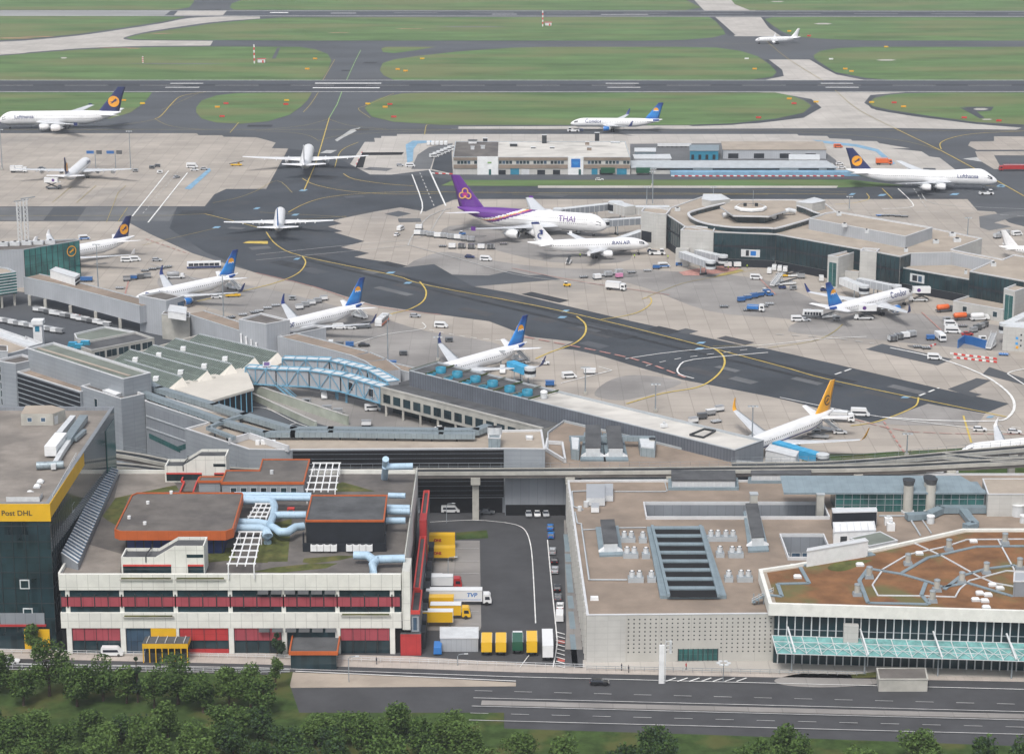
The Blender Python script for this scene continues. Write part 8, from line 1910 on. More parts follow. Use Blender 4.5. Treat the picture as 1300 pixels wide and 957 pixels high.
def k_swap(R,bc,roof,letter='DHL',legs=True):
 z=1.15;mb=MB();mb.box((0,0,z+1.35),(7.5,2.5,2.7),bc,mt=roof);bx=mb.build('box_body',R)
 for x in (-3.7,3.7):
  mb=MB();mb.box((x,0,z+1.35),(.12,2.56,2.76),'metal_light' if roof!=bc else bc);mb.build('end_frame',bx)
 for s in (-1,1):
  if letter: mb=MB();put_text(letter,1.1,(.9 if s>0 else -.9,s*1.27,z+.9),(-s,0,0),(0,0,1),'car_red',mb,center=True,font_shear=.35,bold=.06);mb.build('lettering',bx)
  for x in (-2.9,2.9): mb=MB();mb.bar((x,s*1.1,0),(x,s*1.1,z),.16,.16,'metal_dark');mb.build('leg',R)
def k_bus(R,c,L=13.5,low='car_navy'):
 a=L/2;mb=MB();hull(mb,[(-a,.3),(a,.3),(a,1.5),(a-.15,2.9),(-a+.15,2.9),(-a,1.5)],2.7,c,lambda x,z:.96 if z>2.5 else 1);mb.build('body',R)
 for s in (-1,1):
  for k in range(6): x=-a+.7+k*(L-1.4)/6;mb=MB();mb.add([(x+.1,s*1.36,1.25),(x+(L-1.4)/6-.1,s*1.36,1.25),(x+(L-1.4)/6-.1,s*1.325,2.45),(x+.1,s*1.325,2.45)],[[0,1,2,3]],'jet_window');mb.build('window',R)
  mb=MB();mb.add([(-a,s*1.358,.35),(a,s*1.358,.35),(a,s*1.358,1.15),(-a,s*1.358,1.15)],[[0,1,2,3]],low);mb.build('skirt',R)
  mb=MB();mb.add([(s*(a+.01),-1.2,1.2),(s*(a+.01),1.2,1.2),(s*(a-.13),1.2,2.6),(s*(a-.13),-1.2,2.6)],[[0,1,2,3]],'jet_window');mb.build('windscreen',R)
 for x in (-a*.4,a*.35): mb=MB();mb.box((x,0,3.0),(1.8,1.6,.25),'metal_light');mb.build('roof_hatch',R)
 wheels(R,(-a+2.6,a-2.8),2.6,.48,.3)
def k_cart(R,c,cover=None,L=3.2):
 mb=MB();mb.box((0,0,.55),(L,1.7,.14),'metal_dark');mb.build('deck',R)
 mb=MB();mb.box((0,0,1.25),(L*.94,1.6,1.25),c,taper=.96);mb.build('load',R)
 mb=MB();mb.box((0,0,1.95),(L*.98,1.72,.12),cover or c);mb.build('cover',R)
 wheels(R,(-L*.34,L*.34),1.6,.24,.16)
 mb=MB();mb.bar((L/2,0,.5),(L/2+.7,0,.4),.1,.1,'metal_dark');mb.build('drawbar',R)
def k_dolly(R,c):
 mb=MB();mb.box((0,0,.5),(3.4,2.2,.22),c);mb.build('deck',R)
 for k in range(4): mb=MB();mb.tube([(-1.3+k*.85,-1,.66),(-1.3+k*.85,1,.66)],.08,'metal_light',6);mb.build('roller',R)
 wheels(R,(-1.2,1.2),1.9,.24,.16)
 mb=MB();mb.bar((1.7,0,.45),(2.4,0,.35),.1,.1,'metal_dark');mb.build('drawbar',R)
def k_uld(R,c):
 k_dolly(R,'metal_dark');mb=MB();hull(mb,[(-1.5,.66),(1.5,.66),(1.5,2.25),(-1.5,2.25)],2.2,c,lambda x,z:1);mb.build('container',R)
 for x in (-1.5,0,1.5):
  mb=MB();mb.box((x,0,1.45),(.08,2.26,1.66),'metal_light');mb.build('edge_frame',R)
def k_tug(R,c):
 mb=MB();hull(mb,[(-1.5,.35),(1.5,.35),(1.55,1.0),(.3,1.1),(-1.5,1.05)],1.5,c);mb.build('body',R)
 mb=MB();hull(mb,[(.2,1.1),(-.1,1.75),(-1.0,1.75),(-1.1,1.05)],1.3,'jet_window');mb.build('window',R)
 mb=MB();mb.box((-.55,0,1.82),(1.2,1.4,.12),'car_white');mb.build('roof',R);wheels(R,(-1,1),1.5,.34,.25)
def k_push(R,c):
 mb=MB();hull(mb,[(-3.6,.4),(3.6,.4),(3.7,1.1),(3.2,1.5),(-3.4,1.5)],2.9,c);mb.build('body',R)
 mb=MB();hull(mb,[(3.0,1.5),(2.8,2.5),(1.4,2.5),(1.3,1.5)],2.5,'jet_window');mb.build('window',R);mb=MB();mb.box((2.1,0,2.56),(1.6,2.5,.14),'car_white');mb.build('roof',R)
 mb=MB();mb.box((-1.5,0,1.65),(3,2.2,.35),'metal_dark');mb.build('engine_deck',R);wheels(R,(-2.2,2.2),2.9,.62,.4)
def k_stairs(R,c,hi=4.6,truck=True):
 if truck: k_truck_base(R,c)
 a=Vector((-3.4,0,.9));b=Vector((3.0,0,hi))
 for s in (-.95,.95):
  mb=MB();mb.bar(a+Vector((0,s,.1)),b+Vector((0,s,.1)),.12,.5,'metal_white');mb.build('side_panel',R);mb=MB();mb.bar(a+Vector((0,s,1.1)),b+Vector((0,s,1.1)),.1,.12,'metal_light');mb.build('handrail',R)
  mb=MB();mb.bar((2.6,s,.6),(2.6,s,hi-.3),.2,.2,'metal_light');mb.build('strut',R)
 mb=MB();mb.bar(a,b,1.7,.14,'crate_grey');mb.build('step_flight',R)
 mb=MB();mb.box((3.7,0,hi),(1.5,2.0,.14),'crate_grey');mb.build('platform',R)
def k_truck_base(R,c):
 mb=MB();mb.box((0,0,.75),(7,2.0,.4),c);mb.build('chassis',R);mb=MB();hull(mb,[(2.4,.6),(4.0,.6),(4.0,1.3),(3.6,2.1),(2.4,2.1)],2.0,c);mb.build('cab',R);mb=MB();mb.box((3.85,0,1.65),(.14,1.7,.6),'jet_window');mb.build('windscreen',R);wheels(R,(-2.4,2.6),2.0,.42,.28)
def k_belt(R,c):
 mb=MB();mb.box((0,0,.75),(6,1.9,.6),c);mb.build('body',R);mb=MB();mb.bar((-3.8,0,1.1),(3.9,0,2.6),1.1,.25,'metal_dark');mb.build('conveyor',R);mb=MB();mb.box((1.2,.7,1.4),(1.2,.6,.9),c);mb.build('seat_box',R);wheels(R,(-2,2),1.8,.38,.25)
def k_high(R,c,z=3.6):
 k_truck_base(R,c)
 mb=MB();mb.box((-1,0,z+1.2),(7,2.5,2.4),'car_white');bx=mb.build('box_body',R)
 for s in (-1,1):
  mb=MB();mb.bar((-4,s*.8,1),(2,s*.8,z),.25,.3,'metal_dark');mb.bar((2,s*.8,1),(-4,s*.8,z),.25,.3,'metal_dark');mb.build('scissor_lift',R)
  mb=MB();n=16;mb.add([(.2+.75*math.cos(6.283*k/n),s*1.27,z+1.2+.75*math.sin(6.283*k/n)) for k in range(n)],[list(range(n))],'jet_violet');mb.build('emblem',bx)
 mb=MB();mb.box((3.1,0,z+.1),(1.4,2.2,.14),'metal_light');mb.build('platform',R)
def k_tank(R,c,tc):
 k_truck_base(R,c);mb=MB();mb.lathe([(-3.4,.05),(-3.3,.8),(-3,1.05),(1.5,1.05),(1.8,.8),(1.9,.05)],tc,16,'x',(0,0,1.95));mb.build('tank',R)
def k_gpu(R,c):
 mb=MB();mb.box((0,0,1.0),(3,1.7,1.2),c,taper=.95);mb.build('body',R);mb=MB();mb.box((.2,-.86,1.1),(1.6,.05,.7),'metal_dark');mb.build('grille',R);wheels(R,(-1,1),1.6,.32,.2)
def k_person(R,c):
 mb=MB()
 def lp(pts): mb.tube([p[:3] for p in pts],pts[0][3],c,8,r2=pts[-1][3])
 prof=[(0.02,.05),(.10,.07)]
 mb.lathe([(.80,.10),(.92,.17),(1.08,.15),(1.25,.18),(1.42,.20),(1.50,.11),(1.56,.055)],c,12,'z')
 for s in (-1,1):
  mb.tube([(0,s*.09,.86),(.05,s*.10,.48),(-.04,s*.10,.06),(.12,s*.10,.04)],.085,'cloth_dark',8,r2=.05);mb.tube([(0,s*.20,1.43),(-.03,s*.25,1.15),(.08,s*.24,.92),(.12,s*.23,.84)],.055,c,8,r2=.035)
 mb.lathe([(1.54,.05),(1.60,.085),(1.68,.10),(1.76,.085),(1.80,.02)],'skin',10,'z',(.01,0,0));mb.build('body',R)
 mb=MB();mb.lathe([(1.68,.103),(1.76,.09),(1.815,.02)],'cloth_dark',10,'z');mb.build('hair',R)
KIND={'car':k_car,'estate':lambda R,c:k_car(R,c,True),'van':k_van,'bigvan':lambda R,c:k_van(R,c,6.2,2.7),'policevan':lambda R,c:k_van(R,c,5.2,2.2,'car_blue'),'truck':k_truck,'semi':k_semi,'swap':k_swap,'bus':k_bus,'cart':k_cart,'dolly':k_dolly,'uld':k_uld,'tug':k_tug,'push':k_push,'stairs':k_stairs,'belt':k_belt,'high':k_high,'tank':k_tank,'gpu':k_gpu,'person':k_person}
NM={'car':('parked_car','car'),'estate':('estate_car','car'),'van':('van','van'),'bigvan':('van','van'),'policevan':('van','van'),'truck':('box_truck','truck'),'semi':('articulated_truck','truck'),'swap':('swap_body','truck body'),'bus':('apron_bus','bus'),'cart':('baggage_cart','baggage cart'),'dolly':('cargo_dolly','cargo dolly'),'uld':('cargo_container','cargo container'),'tug':('tow_tractor','tow tractor'),'push':('pushback_tug','pushback tug'),'stairs':('passenger_stairs','stairs'),'belt':('belt_loader','belt loader'),'high':('catering_truck','catering truck'),'tank':('tank_truck','tank truck'),'gpu':('power_unit','power unit'),'person':('person','person')}
PROTO={}
def V(kind,label,u,v,hd,*a,z=.13,group=None,**k):
 x,y=P2(u,v,z+.5 if kind not in('semi','truck','swap') else z)
 key=(kind,a,tuple(sorted(k.items())))
 if key not in PROTO:
  R=thing(NM[kind][0],label,NM[kind][1],(x,y,z),math.radians(hd),group);KIND[kind](R,*a,**k);PROTO[key]=R;return R
 R=copy_tree(PROTO[key],(x,y,z),math.radians(hd),label)
 if group: R['group']=group
 elif 'group' in R: del R['group']
 return R
ORD=['first','second','third','fourth','fifth','sixth','seventh','eighth','ninth','tenth','eleventh','twelfth','thirteenth','fourteenth','fifteenth','sixteenth']
def ROW(kind,what,where,a,b,n,hd,cols,group):
 for i in range(n):
  t=i/(n-1) if n>1 else 0;j=((i*7+3)%5-2)*.35
  V(kind,'%s, %s %s'%(what,ORD[i],where),a[0]+(b[0]-a[0])*t,a[1]+(b[1]-a[1])*t+j*.4,hd+j*6,*cols[i%len(cols)],group=group)
W_='car_white';Sv='car_silver';Bk='car_black';Gy='car_grey'
V('swap','yellow swap body on legs at the top of the truck yard, nearest the grass strip',560,694.5,0,'car_yellow','car_yellow');V('swap','yellow swap body on legs, second below the grass strip',560,711,0,'car_yellow','car_yellow')
V('bigvan','white delivery van, topmost of the trucks backed to the mail hall',553,739,0,W_);V('truck','white truck with red cab between the delivery van and the long white lorry',562,746,0,'car_red',W_,10,3.4)
V('semi','long white articulated lorry with blue lettering in the truck yard',582.5,766,0,W_,W_);V('swap','yellow swap body below the long white lorry',557,774.5,0,'car_yellow','car_yellow')
V('truck','yellow cab truck with white roofed yellow box at the mail hall dock',572,783.5,0,'car_yellow','car_yellow',10,3.7,'car_white');V('swap','yellow swap body with white roof, lowest at the mail hall dock',556,793,0,'car_yellow','car_white',None)
boxthing('yard_shed','grey corrugated container shed in the truck yard beside the yellow trucks','shed',[(559,810),(607,810),(607,796),(559,796)],0,3.4,'cladding_light','metal_light')
V('van','small blue van squeezed left of the grey yard shed',556,824,90,'car_blue')
V('truck','yellow truck with flat roof right beside the grey yard shed',618,824,90,'car_yellow','car_yellow',8.5,3.5);V('truck','yellow box truck, second right of the grey yard shed',636,824,90,'car_yellow','car_yellow',8.5,3.5,'car_yellow')
V('truck','dark green truck with white front box between the yellow trucks',657,822,90,W_,'car_darkgreen',8.4,3.2);V('truck','plain yellow box truck left of the tall white lorry',675,824,90,'car_yellow','car_yellow',9,3.9,'car_yellow','DHL',);V('semi','tall white lorry seen end on at the front of the truck yard',695,826,90,W_,W_,13.0,None,'car_grey')
for lb,u,v,c,k in (('bright blue car, top of the column beside the terminal annex',698.5,669,'car_blue','car'),('bright blue car, second in the column beside the terminal annex',699.5,679,'car_blue','estate'),('silver car parked below the two blue cars',701.5,699,Sv,'estate'),('black car between two silver cars in the column',704,711,Bk,'car'),('silver car parked below the black one in the column',704.5,723,Sv,'car'),('black car below the gap in the column',707.5,746,Bk,'estate'),('dark grey car above the white ones in the column',708.5,758,Gy,'car'),('white car above the white van in the column',711,769,W_,'car')): V(k,lb,u,v,88,c,group='cars parked beside the terminal annex')
V('van','white van, lowest in the column beside the terminal annex',710.5,783,88,W_)
V('van','white pickup van in the shade under the people mover track',572,648,0,W_);V('car','dark car in the shade under the track',618,650,0,Gy)
for lb,u in (('silver car, left of three under the track at the lounge wing',671),('white car, middle of three under the track at the lounge wing',682),('silver car, right of three under the track at the lounge wing',693)): V('car',lb,u,652,-88,Sv if u!=682 else W_)
V('estate','black car driving on the road in front of the perforated wall',761,866,0,Bk);V('car','white car on the road at the far left edge',13,839,0,W_);V('van','white van on the road in front of the rose panels',143,829,0,W_)
for lb,u,v,c in (('person in dark clothes on the pavement below the mail hall annex',478,840,'cloth_dark'),('person in dark coat, left of a pair by the perforated wall',789,848,'cloth_dark'),('person in dark coat, right of a pair by the perforated wall',798,850.5,'cloth_dark'),('person in dark red top near the green window of the perforated wall',871,847,'car_red')): V('person',lb,u,v,0,c)
V('truck','white truck at the wing of the upper left jet',24,219,0,W_,W_,9,3.6);V('high','scissor lift truck behind the upper left jet',68,239,0,Gy,z=.13);V('bigvan','white van at the blue kerb on the upper left apron',244,212,0,W_);V('car','white car beside the van at the blue kerb',247,216,0,W_);V('car','silver car right of the van at the blue kerb',259,214.5,0,Sv);V('car','silver car on the marked road of the upper left apron',224,225,60,Sv);V('belt','low yellow loader standing alone on the upper left apron',300,209.5,0,'car_yellow')
V('gpu','dark box unit stack on the upper left apron',193,213,0,Gy);V('gpu','second dark box unit beside the white one on the upper left apron',200,211,0,Gy);V('gpu','white box unit beside the dark box units',203,219,0,W_)
V('gpu','grey low box at the foot of the upper left mast',172,217,0,'crate_grey');V('car','dark car under the wing of the upper left jet',53,214,0,Gy)
V('policevan','white pickup with a blue band behind the green glass gate block',107,303,20,W_);V('van','white van, left of two near the green glass gate block',161,331,5,W_);V('van','white van, right of two near the green glass gate block',171,330,5,W_);V('estate','grey car right of the two white vans by the gate block',199,330,0,Sv)
V('bus','long navy and white apron bus beside the nearest pier airliner',259,339,8,W_,14.5,'car_navy')
ROW('cart','grey baggage cart','in the line beside the nearest pier airliner',(161,355),(187,351),4,8,(('crate_grey','crate_dark'),('cart_blue','crate_grey'),('crate_dark','crate_dark')),'baggage carts on the left apron')
ROW('dolly','empty dolly','in the upper line beside the nearest pier airliner',(184,343),(213,338),4,8,(('crate_dark',),),'empty dollies on the left apron')
V('dolly','empty pale dolly alone left of the nearest pier airliner',152,365,0,'crate_grey');V('tank','grey tank trailer behind the nearest pier airliner',222,352,5,W_,'crate_grey')
V('cart','blue baggage cart, left of two beside the green glass gate block',104,356,0,'cart_blue');V('cart','blue baggage cart, right of two beside the green glass gate block',113,356,0,'cart_blue')
V('estate','grey white van car at the tail of the nearest pier airliner',275,377,5,W_);V('belt','yellow belt loader at the tail of the nearest pier airliner',296,375,10,'car_yellow');V('stairs','white stairs at the rear door of the nearest pier airliner',297,366,-220,W_)
ROW('dolly','brown grey empty dolly','in the line right of the nearer gate tower',(293,402),(323,396),3,20,(('crate_dark',),('crate_grey',)),'empty dollies behind the gate towers')
ROW('dolly','empty dolly','in the line left of the middle pier airliner',(329,394),(350,387),3,15,(('crate_grey',),),'empty dollies at the middle pier airliner')
ROW('cart','pale baggage cart','in the cluster left of the middle pier airliner',(380,391),(411,380),5,20,((W_,'crate_grey'),('crate_grey','crate_grey')),'baggage carts at the middle pier airliner')
V('gpu','small grey unit above the pale cart cluster at the middle pier airliner',371,379,0,'crate_grey')
V('stairs','white stairs at the rear door of the middle pier airliner',457,402,-225,W_);V('van','white van, left of three under the middle pier airliner tail',431,416,0,W_);V('estate','dark windowed white car, middle of three under the middle pier airliner tail',445,416,0,W_);V('belt','grey belt loader, right of three under the middle pier airliner tail',461,415,10,Gy)
V('bus','white and orange striped apron bus at the middle pier airliner',485,409,78,W_,11,'car_orange');V('estate','silver car between the two pier airliners',527,401,-5,Sv);V('van','white van on the apron road between the pier airliners',560,414,-10,W_);V('car','black car below the middle pier airliner',462,438,5,Bk)
V('cart','white box cart below the middle pier airliner',420,437,90,W_);V('cart','dark box cart below the middle pier airliner',431,439,0,'crate_dark','crate_dark');V('cart','blue covered cart below the middle pier airliner',444,439,0,'cart_blue','cart_blue');V('gpu','dark small unit with blue post right of the apron mast',570,432,0,Gy);V('gpu','dark power unit on the apron right of the apron mast',512,449,0,'crate_dark');V('cart','small blue bin cart at the foot of the apron mast',498,463,0,'cart_blue')
ROW('cart','loaded white baggage cart','in the long train under the gallery bridge',(47,394),(136,413),14,-27,((W_,'crate_grey'),('crate_grey',W_),('crate_dark','crate_grey'),(W_,W_)),'baggage train under the gallery bridge')
ROW('cart','covered pale baggage cart','in the train beside the service tower',(2,408),(76,422),12,-22,((W_,W_),('crate_grey','crate_grey')),'baggage train beside the service tower')
V('van','white van on the curved apron road behind the double deck jet',508.7,291,70,W_);V('car','white car following the van on the curved apron road',504,298,70,W_)
ROW('uld','silver container on dolly','in the long line under the purple tail',(530,297),(598,305),9,-10,((W_,),('crate_grey',),('crate_grey',)),'containers under the purple tail');V('uld','tall grey container at the upper end of the line under the purple tail',532,290,-10,W_);V('tug','small blue tractor above the container line under the purple tail',587,297,0,'cart_blue')
ROW('uld','grey container on dolly','in the short line below the purple tailed jet',(574,314),(623,315),5,-6,((W_,),('crate_dark',),('crate_dark',)),'containers below the purple tailed jet');V('dolly','empty dolly left of the short container line below the purple tailed jet',562,312,-6,'crate_dark');V('dolly','brown empty dolly right of the short container line',639,309,0,'crate_dark')
V('estate','dark blue car on the apron road below the containers',596.5,326,-15,'car_navy');V('van','white pickup on the apron road below the containers',617,329.5,-15,W_)
V('tug','yellow tractor alone on the apron below the bird tailed jet',720,362,-5,'car_yellow');V('truck','white box truck below the bird tailed jet',782,368,-22,W_,W_,8.5,3.4)
ROW('uld','pale container on dolly','in the line behind the white box truck',(758,353),(786,347),3,18,((W_,),('crate_grey',),('crate_grey',)),'containers below the bird tailed jet');ROW('dolly','flat loaded dolly','in the scattered line near the pink cover',(741,351),(822,343),5,10,(('crate_dark',),('crate_grey',),('crate_dark',)),'flat dollies below the bird tailed jet')
V('cart','cart with a pink cover near the white box truck',786,351.5,20,'pink_cover','pink_cover')
V('belt','grey belt loader under the rear of the bird tailed jet',722,333,80,W_);V('push','white and blue pushback tug at the nose of the bird tailed jet',834,322,0,W_);V('tug','navy tractor left of the pushback tug',826,319,0,'car_navy');V('policevan','white and blue van below the middle gate tower',843,338,10,W_);V('cart','blue and brown crate cart left of the blue white van',833,340,0,'cart_blue','crate_grey');V('high','white loader truck at the front door of the double deck jet',734,294,90,W_)
V('gpu','blue steel frame unit beneath the jet bridges',862,336,0,'cart_blue')
for i,(lb,u,v) in enumerate((('worker in yellow vest under the rear of the bird tailed jet',736.5,325),('worker in yellow vest at the nose of the bird tailed jet',805.5,326),('worker in yellow vest beside the pale containers at the concourse',924.5,341),('worker in yellow vest at the dark concourse undercroft',948.5,339),('worker in yellow vest left of the blue white van',848,327))): V('person',lb,u,v,90,'hi_vis')
V('uld','pale container at the concourse undercroft, left of two',924,338,0,W_);V('uld','pale container at the concourse undercroft, right of two',936,338,0,W_)
V('van','white pickup with crew on the apron before the concourse',960,353,-10,W_)
ROW('cart','blue baggage cart','in the train before the concourse',(941,381.5),(973,372.5),5,22,(('cart_blue','cart_blue'),('cart_blue','crate_grey')),'blue baggage carts before the concourse');V('tug','white tractor at the head of the blue cart train',972,370,22,W_)
V('truck','white truck with blue bed among the dark dollies',959.5,395,-15,W_,'car_blue',7,2.4);V('dolly','dark dolly left of the white truck with blue bed',949,393,0,'crate_dark');V('dolly','dark dolly right of the white truck with blue bed',970,388,0,'crate_dark');V('dolly','pale dolly below the blue cart train',977,385,0,'crate_grey');V('dolly','low dark dolly alone on the apron before the concourse',919,388.5,0,'crate_dark')
for i,(u,v) in enumerate(((977,345),(983,341),(990,342),(997,343))): V('van','white van, %s from the left in the cluster at the concourse wall'%ORD[i],u,v,80,W_,group='vans clustered at the concourse wall')
V('belt','yellow belt loader beside the cluster of white vans',996,350,5,'car_yellow');V('stairs','white stair truck standing below the cluster of white vans',986,361,50,W_);V('tug','navy tractor beside the white stair truck',993,365,0,'car_navy');V('belt','pale belt loader right of the yellow one',1009,350,5,W_);V('cart','grey cart right of the pale belt loader',1017,352,0,'crate_grey');V('gpu','grey power unit below the pale belt loader',1007,366,0,'crate_grey');V('belt','long pale conveyor right of the stair truck',1001,360,15,W_)
V('van','white van in front of the slit windowed gate tower',1042.5,354.5,85,W_);V('tug','dark tractor at the wing tip of the parked blue tailed airliner',1046,368,0,'car_navy');V('tug','blue tractor at the left of the parked blue tailed airliner',977,374,0,'cart_blue')
V('high','white catering truck raised at the front door of the blue tailed airliner',1166,381,180,W_);V('high','white catering truck raised at the rear door of the blue tailed airliner',1097,404,180,W_)
V('van','white van, left of the pair behind the parked blue tailed airliner',1012.6,406,0,W_);V('estate','silver car, right of the pair behind the parked blue tailed airliner',1022,406,0,Sv);V('bus','short white bus behind the parked blue tailed airliner',1032,401.5,-10,W_,8,'car_grey');V('belt','grey belt loader under the tail of the parked blue tailed airliner',1052,402,20,W_);V('gpu','small grey unit beside the belt loader at the blue tail',1062,405,0,'crate_grey')
V('tank','orange tank trailer near the square windowed annex, upper of two',1199,394,20,Gy,'car_orange');V('tank','orange tank trailer near the square windowed annex, lower of two',1221,404.5,15,Gy,'car_orange');V('tank','white tank truck at the foot of the square windowed annex',1243,405,10,W_,W_)
V('van','white van, upper of two below the orange tanks',1207,412,-5,W_);V('bigvan','white long van, lower of two below the orange tanks',1209.5,421,-8,W_);V('car','red car below the orange tanks',1228,424,10,'car_red');ROW('cart','dark cart','in the row beside the red car',(1236,420),(1250,413),4,35,(('crate_grey','crate_grey'),('crate_dark','crate_dark')),'dark carts beside the red car')
V('gpu','grey stacked crates left of the two white vans',1202,406,0,'crate_grey');V('dolly','dark dolly right of the two white vans',1222,413,0,'crate_dark')
ROW('uld','grey container','in the row of four on the lower right apron',(1133,431.5),(1157,425.5),4,15,(('crate_dark',),('crate_dark',),(W_,),('crate_grey',)),'containers on the lower right apron')
V('cart','blue crate cart on the lower right apron',1181,430,0,'cart_blue','cart_blue');V('truck','white and blue box truck on the lower right apron',1193.5,432,-80,W_,W_,6.5,3.0);V('dolly','dark dolly, left of two below the blue crate cart',1165,439.5,0,'crate_dark');V('dolly','dark dolly, right of two below the blue crate cart',1176,441,0,'crate_dark')
V('stairs','tall white stair unit at the far right service block',1258,440,62,W_);V('gpu','white rounded unit left of the tall stair unit',1247,430,0,W_);V('gpu','white box unit under the tall stair unit',1247,437,0,W_);V('dolly','bright blue low loader at the service block',1274,449,-12,'car_blue')
V('van','white pickup on the curved road of the right apron',1186.5,454.5,-12,W_)
d=bldg('barrier_wall','blue folded barrier wall beside the tall stair unit','barrier',P2(1230,440));pp=[(*P2(u,v),1.6) for u,v in ((1216,442),(1224,436),(1234,438),(1252,443))];
for i in range(3): mb=MB();mb.bar(pp[i],pp[i+1],.4,3.2,'cart_blue');mb.build('panel',d)
V('bigvan','white van on the taxiway edge behind the yellow tailed airliner',1092,526,-8,W_);V('truck','white lift truck at the rear of the yellow tailed airliner',1069,535,-10,W_,W_,8,3.5);V('stairs','white stairs at the rear door of the yellow tailed airliner',1051,545,-215,W_);V('car','white car behind the stairs of the yellow tailed airliner',1066.5,548.5,0,W_);V('gpu','small unit under the tail of the yellow tailed airliner',1036,549,0,'crate_grey');V('belt','grey belt loader beside the stairs of the yellow tailed airliner',1040,554,-10,'crate_grey')
V('estate','white car, left of two on the road above the regional jet',1244,545,-5,W_);V('estate','white car, right of two on the road above the regional jet',1288,548,-5,W_)
ROW('cart','grey cargo cart','in the cluster at the wing of the yellow tailed airliner',(880,535),(913,520),4,25,((W_,'crate_grey'),('crate_dark','crate_dark'),('crate_grey',W_)),'cargo carts at the yellow tailed airliner');V('dolly','pale dolly below the cargo cart cluster',909,534,30,'crate_grey')
V('van','white van on the apron right of the rooftop fan airliner',722.7,478,12,W_);V('cart','white box trailer right of the white apron van',748.5,473,0,W_,W_,4.4);V('cart','small blue cart below the white apron van',698,488.5,0,'cart_blue','cart_blue');V('cart','small white cart left of the white apron van',667,473,0,W_,'crate_grey');V('van','white van nose on under the rooftop fan airliner',638,471,-90,W_);V('stairs','white stairs at the rear door of the rooftop fan airliner',662,458,-225,W_);V('tug','white tractor at the tail of the rooftop fan airliner',692,461,0,W_);V('belt','pale belt loader under the wing of the rooftop fan airliner',655,464,0,W_)
V('van','white van in the yard under the blue trussed walkway',411,503,-80,W_);V('van','white van parked under the concrete gallery',473,519,10,W_);V('car','white car beneath the far end of the concrete gallery',560,544,0,W_);V('cart','grey crate cart in the yard, left of two below the walkway',415,520,0,'crate_grey');V('cart','grey crate cart in the yard, right of two below the walkway',429,524,0,'crate_grey');V('cart','white crate cart in the yard near the terminal duct',465,539,0,W_,'crate_grey');V('gpu','grey box beside the yard stair',389,510,0,'crate_grey')
V('push','white and blue tug at the nose of the towed jet beyond the cargo building',728,166.5,180,W_);V('gpu','dark tow unit behind the tug beyond the cargo building',737,166,0,'car_navy')
V('truck','long red tank truck at the far right edge',1288,217,180,'car_red','car_red',17,3.4);V('truck','orange truck behind the humped jet',1122,209,0,'car_orange','car_orange',9,3.6);V('van','small orange vehicle on the blue kerb beyond the cargo yard',1064,186.5,0,'car_orange');V('car','green car above the humped jet nose',1223,217.5,0,'car_green');V('push','white and yellow pushback tug at the humped jet nose',1252,246,0,W_);V('car','white car, upper of two at the end of the cargo shed',1066,208,0,W_);V('car','white car, lower of two at the end of the cargo shed',1069,213,0,W_);V('estate','white car on the service road before the cargo building',761,228,0,W_)
for lb,u in (('dark green cargo container at the blue doors of the cargo building',771.5),('dark green cargo container at the joint of cargo building and shed',816.5)): V('swap',lb,u,222,0,'car_darkgreen','car_darkgreen',None)
for i in range(5): V('van','white van, %s in the row at the back left of the cargo building'%ORD[i],544+i*5.5,183,90,W_,group='vans behind the cargo building')
for i in range(6): V('van','white van, %s in the slanted row beside the waiting yard'%ORD[i],551+i*4.6,199-i*2.0,25,W_,group='vans beside the waiting yard')
for i in range(7): V('cart','white tent like cart, %s from the left in the cargo yard back row'%ORD[i],838+i*6,186,0,W_,W_,group='carts in the cargo yard back row')
V('van','white van at the end of the blue kerb beside the pit',521,211,0,W_);V('estate','silver car beside the van at the pit',508,210,0,Sv)
for lb,u,v,hd in (('blue flat dolly behind the long roof hall on the far apron',1117,273,15),): V('dolly',lb,u,v,hd,'car_blue')
ROW('dolly','brown dolly','in the row behind the long roof hall',(1123,273),(1148,274),4,5,(('crate_dark',),),'dollies on the far apron')
ROW('uld','grey container','in the cluster beside the far right white jet',(1266,301),(1277,297),3,20,(('crate_grey',),('crate_dark',)),'containers beside the far right jet');V('van','white van behind the far right white jet',1291,297.5,20,W_)
def barrier(label,a,b,n):
 A,B=Vector(P(*a,0)),Vector(P(*b,0));d=thing('barrier_row',label,'barrier',A);d['_o']=tuple(A)
 for i in range(n):
  p=A.lerp(B,i/n);q=A.lerp(B,(i+.92)/n);mb=MB();mb.bar((p.x,p.y,.5),(q.x,q.y,.4),.4,.6,'barrier_red' if i%2 else 'paint_white');mb.build('barrier',d)
barrier('red and white barrier line beside the baggage train under the gallery bridge',(88,399),(140,412),14);barrier('upper red and white barrier line of the oval on the right apron',(1206,450),(1266,457),12);barrier('lower red and white barrier line of the oval on the right apron',(1210,455),(1266,461),12);barrier('short red and white barrier beside the dark dollies on the right apron',(1178,442),(1188,438),4);barrier('red and white barrier line along the front of the waiting yard',(548,221),(575,222),6);barrier('red and white barrier line along the blue front of the cargo shed',(852,224.5),(1072,224.5),50);barrier('red barrier edge of the construction pit',(451,213),(460,193.5),8)
def mast(label,u,v0,v1,r=.28,head=True):
 x,y=P2(u,v0);h=HT(u,v0,v1);d=thing('apron_mast',label,'lamp post',(x,y,.1));mb=MB();mb.tube([(0,0,0),(0,0,h)],r,'steel_grey',8,r2=r*.55);mb.build('pole',d);mb=MB();mb.box((0,0,.5),(1.1,1.1,1),'concrete_wall');mb.build('foot',d)
 if head:
  mb=MB();mb.box((0,0,h+.1),(3.2,.5,.2),'steel_grey');mb.build('crossbar',d)
  for k in (-1.2,0,1.2): mb=MB();mb.box((k,-.35,h-.05),(.7,.5,.3),'metal_light');mb.build('floodlight',d)
